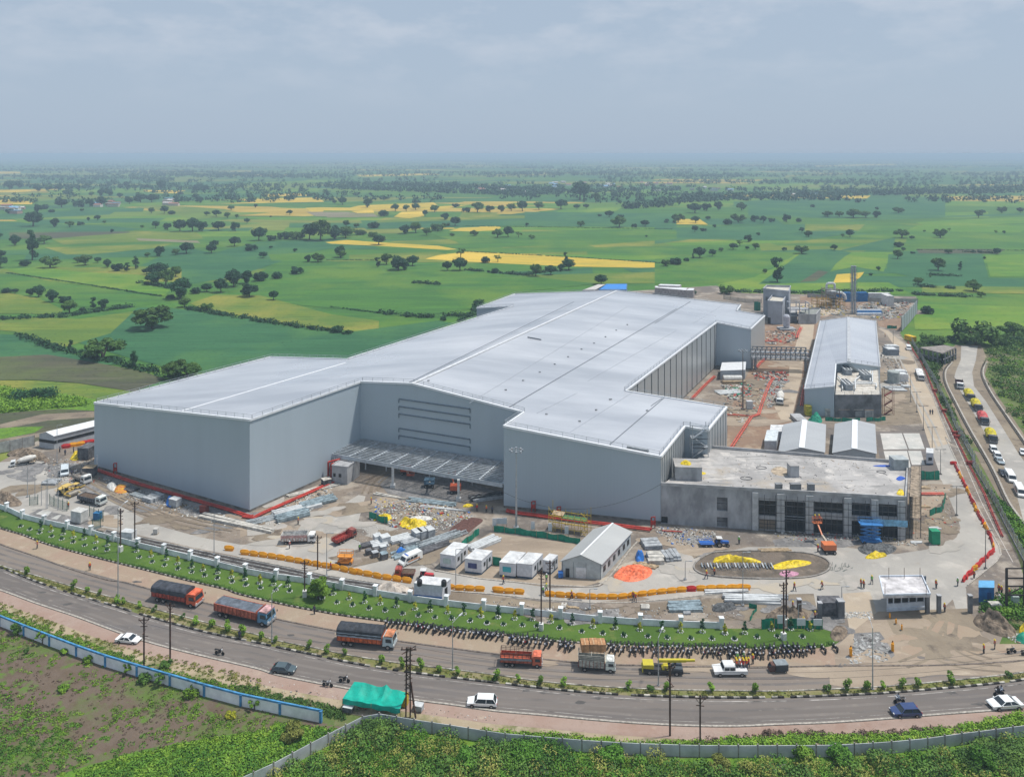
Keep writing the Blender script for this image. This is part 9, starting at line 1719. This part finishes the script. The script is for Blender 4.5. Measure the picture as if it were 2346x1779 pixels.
for i in range(24):
 bb=MB();x=p.x-7.6+i*.66;bb.tube((x,p.y+random.uniform(-.4,.2),.55),(x,p.y+1.5,.8),.17,k=8);bb.build('pipe',(RB_,DKM,WHM)[i%3],t,world=True)
p0=G('t4',150,1308);rk=thing('frame_rack','row of upright grey frames before the pipe rack on the roundabout','rack',p0)
for i in range(22):bb=MB();x=-4.6+i*.42;bb.beam((x,0,0),(x,.2,1.3),.07);bb.beam((x,.2,1.3),(x+.3,.8,1.2),.06);bb.build('frame',GRM,rk)
p0=G('t4',850,1290);rk=thing('frame_rack','tangle of grey steel frames at the right tip of the roundabout','rack',p0)
for i in range(14):bb=MB();x=-2.6+i*.4;yy=random.uniform(-1,1.5);bb.beam((x,yy,0),(x+.3,yy+.2,1.0),.06);bb.beam((x,yy,.1),(x+1.0,yy-.3,.5),.06);bb.build('frame',mat('frame_gg',(.18,.22,.20)),rk)
for k in range(5):
 ln=smooth(path([('t1',[(900,1172+k*12),(1300,1262+k*13),(1700,1350+k*12)]),('t2',[(-20,1412+k*14),(400,1497+k*14),(750,1572+k*14),(1100,1624+k*13),(1400,1672+k*10)])]),4);b=MB();b.poly([Vector((q.x,q.y,.52))for q in ln],.10,5);o=b.build('conduit_pipe',mat('rail_rust' if k%2 else 'conduit_pale',(.12,.10,.09)if k%2 else(.42,.41,.39),var=.3));tag(o,('first','second','third','fourth','fifth')[k]+' long pipe, counted from the back, lying along the road behind the wall','pipe','long pipes behind the wall')
def board(label,t_,x,y,w_,h,m_,legs=1.0,rz=0):
 p=G(t_,x,y);t=thing('notice_board',label,'sign',(p.x,p.y,.3),rz);MB().box(0,0,legs,w_,.08,h).build('panel',m_,t)
 for s in(-1,1):MB().beam((s*w_*.4,.08,0),(s*w_*.4,.08,legs+h*.5),.07).build('leg',WD,t)
for i,(t_,x,y,w_,h,lab)in enumerate((('b4',445,455,1.5,1.6,'white notice board at the end of the white wall'),('b4',590,470,1.6,1.3,'white notice board on the green netting, middle'),('b4',710,470,1.6,1.2,'white notice board on the green netting, right'),('t3',120,1170,.9,1.9,'tall white banner at the left end of the long green screen'),('t3',165,1150,1.6,1.4,'white board with dark picture left of the mast'),('t3',210,1150,.9,1.5,'white banner just left of the floodlight mast'),('t3',445,1195,.9,1.8,'white banner on the green screen left of the scaffold'),('t3',590,1210,.9,1.8,'white banner on the green screen under the scaffold'),('t3',730,1235,.9,1.8,'white banner at the right end of the green screen'))):board(lab,t_,x,y,w_,h,mat('board_white',(.66,.67,.68),var=.15,scale=3,col2=(.55,.57,.6)),1.0)
def litter(name,label,spec,n,size,cols,flat=.5,z=.34,long=1.0):
 f=in_poly(spec)
 for ci,(c_,share)in enumerate(cols):
  b=MB()
  for i in range(int(n*share)):
   p=f();s_=random.uniform(*size)*random.choice((.5,.6,.7,1.0));b.box(p.x,p.y,z,s_*random.uniform(.6,1.5)*long,s_*random.uniform(.4,1),s_*flat*random.uniform(.3,1),random.uniform(0,6.28),random.uniform(-.2,.2),random.uniform(.5,1))
  o=b.build(name,mat('bit_%02d%02d%02d'%tuple(int(v*99)for v in c_),c_,var=.3,scale=2));tag(o,label+(', '+('pale bits','grey bits','dark bits','coloured bits','other bits')[min(ci,4)]),kind='stuff')
W1,G1,D1,Y1,B1,R1,T1=(.52,.51,.48),(.38,.38,.37),(.10,.095,.09),(.62,.48,.05),(.05,.15,.45),(.50,.08,.05),(.40,.31,.22)
litter('litter','scraps of packaging spread over the litter field before the canopy',[('t2',[(1150,900),(1500,930),(1900,990),(2000,1060),(1850,1120),(1650,1190),(1300,1150),(1100,1080)])],1500,(.15,.75),[(W1,.42),(G1,.2),(D1,.1),(R1,.05),(T1,.15),(Y1,.05),(B1,.03)])
litter('rubble','broken stones and scraps at the foot of the office corner',[('t3',[(1450,1130),(1700,1150),(2000,1180),(1980,1240),(1800,1310),(1620,1290),(1500,1200)])],700,(.15,.6),[(W1,.45),(G1,.3),(D1,.15),(B1,.1)])
litter('rubble','scattered site debris along the left factory wall',[('t1',[(850,720),(1300,870),(1700,980),(2000,1080),(1900,1130),(1400,1020),(1000,870)])],700,(.15,.7),[(W1,.3),(G1,.35),(D1,.2),(T1,.15)])
litter('rubble','scattered debris over the loading strip',[('t2',[(90,1120),(700,770),(800,800),(700,960),(300,1130)])],420,(.15,.7),[(W1,.4),(G1,.35),(D1,.1),(T1,.15)],long=2)
litter('rubble','site debris around the concrete yard at the far left',[('t1',[(330,560),(800,560),(850,780),(600,790),(400,760)])],500,(.15,.7),[(W1,.25),(G1,.3),(D1,.2),(T1,.2),(R1,.05)])
litter('rubble','debris over the rear yard behind the warehouse',[('v1',[(1560,280),(2150,230),(2050,420),(1800,460),(1560,370)])],900,(.4,2.0),[(W1,.42),(G1,.25),(D1,.12),(T1,.12),(Y1,.05),(R1,.04)])
litter('rubble','debris round the process tower and tower block',[('v1',[(900,300),(1350,250),(1480,330),(1400,400),(1150,400),(900,340)])],500,(.4,1.8),[(W1,.3),(G1,.25),(T1,.25),(Y1,.2)])
litter('rubble','debris in the red-soil yard by the back road',[('v1',[(540,1080),(780,1080),(720,1250),(620,1420),(560,1420)])],500,(.25,1.2),[(W1,.35),(G1,.4),(D1,.15),(R1,.1)])
litter('rubble','white, red and green oddments in the factory notch yard',[('v1',[(60,1170),(400,1160),(380,1290),(120,1320)])],320,(.3,1.4),[(W1,.4),(D1,.25),((.02,.25,.15),.2),(R1,.15)])
litter('rubble','dark oddments beside the pipe bridge',[('v1',[(400,1030),(800,1030),(780,1120),(430,1110)])],260,(.3,1.4),[(W1,.2),(D1,.5),(R1,.3)])
litter('rubble','clutter beside the warehouse right wall',[('v1',[(1820,740),(1990,760),(2100,1200),(1980,1260),(1880,1150),(1830,900)])],420,(.2,1.0),[(W1,.4),(G1,.3),(D1,.2),(T1,.1)])
litter('rubble','timber and steel offcuts in the red-soil yard',[('v1',[(60,1180),(500,1160),(540,1380),(300,1620),(140,1480)])],240,(.3,1.3),[(W1,.25),(D1,.35),(T1,.3),(R1,.1)],.4,.34,1.8)
litter('rubble','dark scrap and boards between tower block and pipe bridge',[('v1',[(550,570),(860,570),(850,720),(550,720)])],220,(.3,1.4),[(W1,.3),(D1,.35),(R1,.2),(T1,.15)],.5,.34,1.8)
litter('rubble','mixed debris before the office front',[('t4',[(380,1030),(700,1010),(1340,1060),(1400,1130),(1000,1080),(500,1090)])],420,(.12,.6),[(W1,.3),(G1,.3),(D1,.25),(R1,.08),(Y1,.07)])
litter('rubble','scraps on the soil right of the office',[('t4',[(1420,650),(1640,700),(1720,950),(1600,1080),(1400,1120)])],240,(.12,.6),[(W1,.3),(T1,.3),(D1,.3),(R1,.1)])
litter('rubble','stones and scraps on the strip behind the lawn wall',[('b3',[(0,270),(500,310),(1000,340),(1600,340),(2100,290),(2100,420),(1200,430),(500,370),(0,320)])],420,(.1,.45),[(W1,.3),(G1,.4),(D1,.3)])
litter('rubble','stones along the wall behind the lawn, left half',[('t1',[(900,1190),(1500,1330),(2212,1500),(2212,1540),(1500,1380),(900,1230)]),],380,(.1,.45),[(W1,.3),(G1,.4),(D1,.3)])
litter('broken_slabs','broken grey paving slabs at the gate',[('b4',[(980,500),(1160,490),(1230,600),(1220,690),(900,730),(960,600)])],420,(.3,.8),[(G1,.5),((.28,.285,.28),.4),(D1,.1)],.2)
litter('broken_slabs','broken slabs on the gate drive beside the dark tank',[('t4',[(900,1610),(1100,1600),(1110,1650),(900,1650)])],160,(.2,.6),[(G1,.6),(W1,.4)],.2)
litter('rubble','bits of rubbish along the lower road verge',[('b2',[(0,900),(500,960),(900,1100),(1600,1150),(2100,1220),(2100,1260),(1400,1200),(800,1180),(300,1050)])],260,(.08,.35),[(W1,.4),(D1,.4),(T1,.2)])
litter('rubble','white rubbish heap at the very right by the soil heap',[('b4',[(2080,520),(2212,480),(2260,560),(2150,560)])],160,(.15,.5),[(W1,.7),(T1,.3)])
litter('rubbish','plastic rubbish lying in the undergrowth at the bottom',[('b3',[(100,1590),(260,1560),(650,1610),(600,1677),(150,1640)]),],70,(.2,.6),[(W1,.7),(G1,.3)],.3)
litter('rubbish','pale plastic rubbish in the undergrowth, lower right',[('b4',[(300,1440),(500,1440),(480,1490),(320,1500)])],60,(.3,.9),[(G1,.5),(W1,.3),(B1,.2)],.3)
litter('rubble','stones and scraps over the forecourt dirt',[('t2',[(1000,1120),(1400,1180),(1700,1240),(1300,1420),(1050,1400),(950,1250)])],500,(.08,.35),[(W1,.5),(G1,.3),(D1,.2)])
heap('yellow_tarpaulin','yellow tarpaulin over a shelter at the right picture edge','b4',[(2180,490),(2190,440),(2300,430),(2330,500),(2240,540)],2.2,YLT,seed=12);heap('green_net','green net at the foot of the yellow shelter, right edge','b4',[(2150,540),(2180,500),(2300,520),(2290,570),(2210,570)],1.2,GRN,seed=3)
for i in range(2):
 if i not in ub:
  for ch in list(BPR[i].children):bpy.data.objects.remove(ch)
for o in list(bpy.data.objects):
 if 'L' in o:del o['L']
for ci,(c_,n_)in enumerate(((W1,60),(D1,60),(G1,70),(T1,40))):
 b=MB()
 for i in range(n_):
  q=lerp(lerp(OA,OB,random.uniform(.04,.96)),lerp(OD,OC,random.uniform(.04,.96)),random.uniform(.05,.95));s_=random.uniform(.08,.3);b.box(q.x,q.y,OZ+.004,s_*random.choice((1,1,4)),s_*.6,s_*.3,random.uniform(0,3))
 tag(b.build('litter',mat('bit_%02d%02d%02d'%tuple(int(v*99)for v in c_),c_)),'scraps and timber offcuts lying over the office roof, '+('pale','dark','grey','tan')[ci],kind='stuff')
for i,(x,y,c_,r_)in enumerate(((190,622,D1,.9),(1172,574,D1,.7),(300,545,G1,.8))):
 p=G('t4',x,y,OZ);q=thing('cable_coil',('left','right','middle')[i]+' coil of black hose lying on the office roof','hose',(p.x,p.y,OZ));b=MB();b.poly([Vector((r_*1.6*math.cos(a*.42),r_*math.sin(a*.42),.08))for a in range(16)],.07,5);b.build('hose',DKM,q)
for o in bpy.data.objects:
 if 'label' in o and len(o['label'].split())>16:print('LONG',o.name,o['label'])
 # ================================================================== AIR
hz=MB();hz.box(0,14000,-1,60000,60000,93.2)
m=bpy.data.materials.new('haze');m.use_nodes=True;m.node_tree.nodes.clear();N,L=m.node_tree.nodes,m.node_tree.links
pv=N.new('ShaderNodeVolumePrincipled');pv.inputs['Color'].default_value=(.62,.80,.96,1);pv.inputs['Density'].default_value=.00025;pv.inputs['Anisotropy'].default_value=0
ou=N.new('ShaderNodeOutputMaterial');L.new(pv.outputs[0],ou.inputs['Volume'])
o=hz.build('haze',m);o['kind']='stuff'
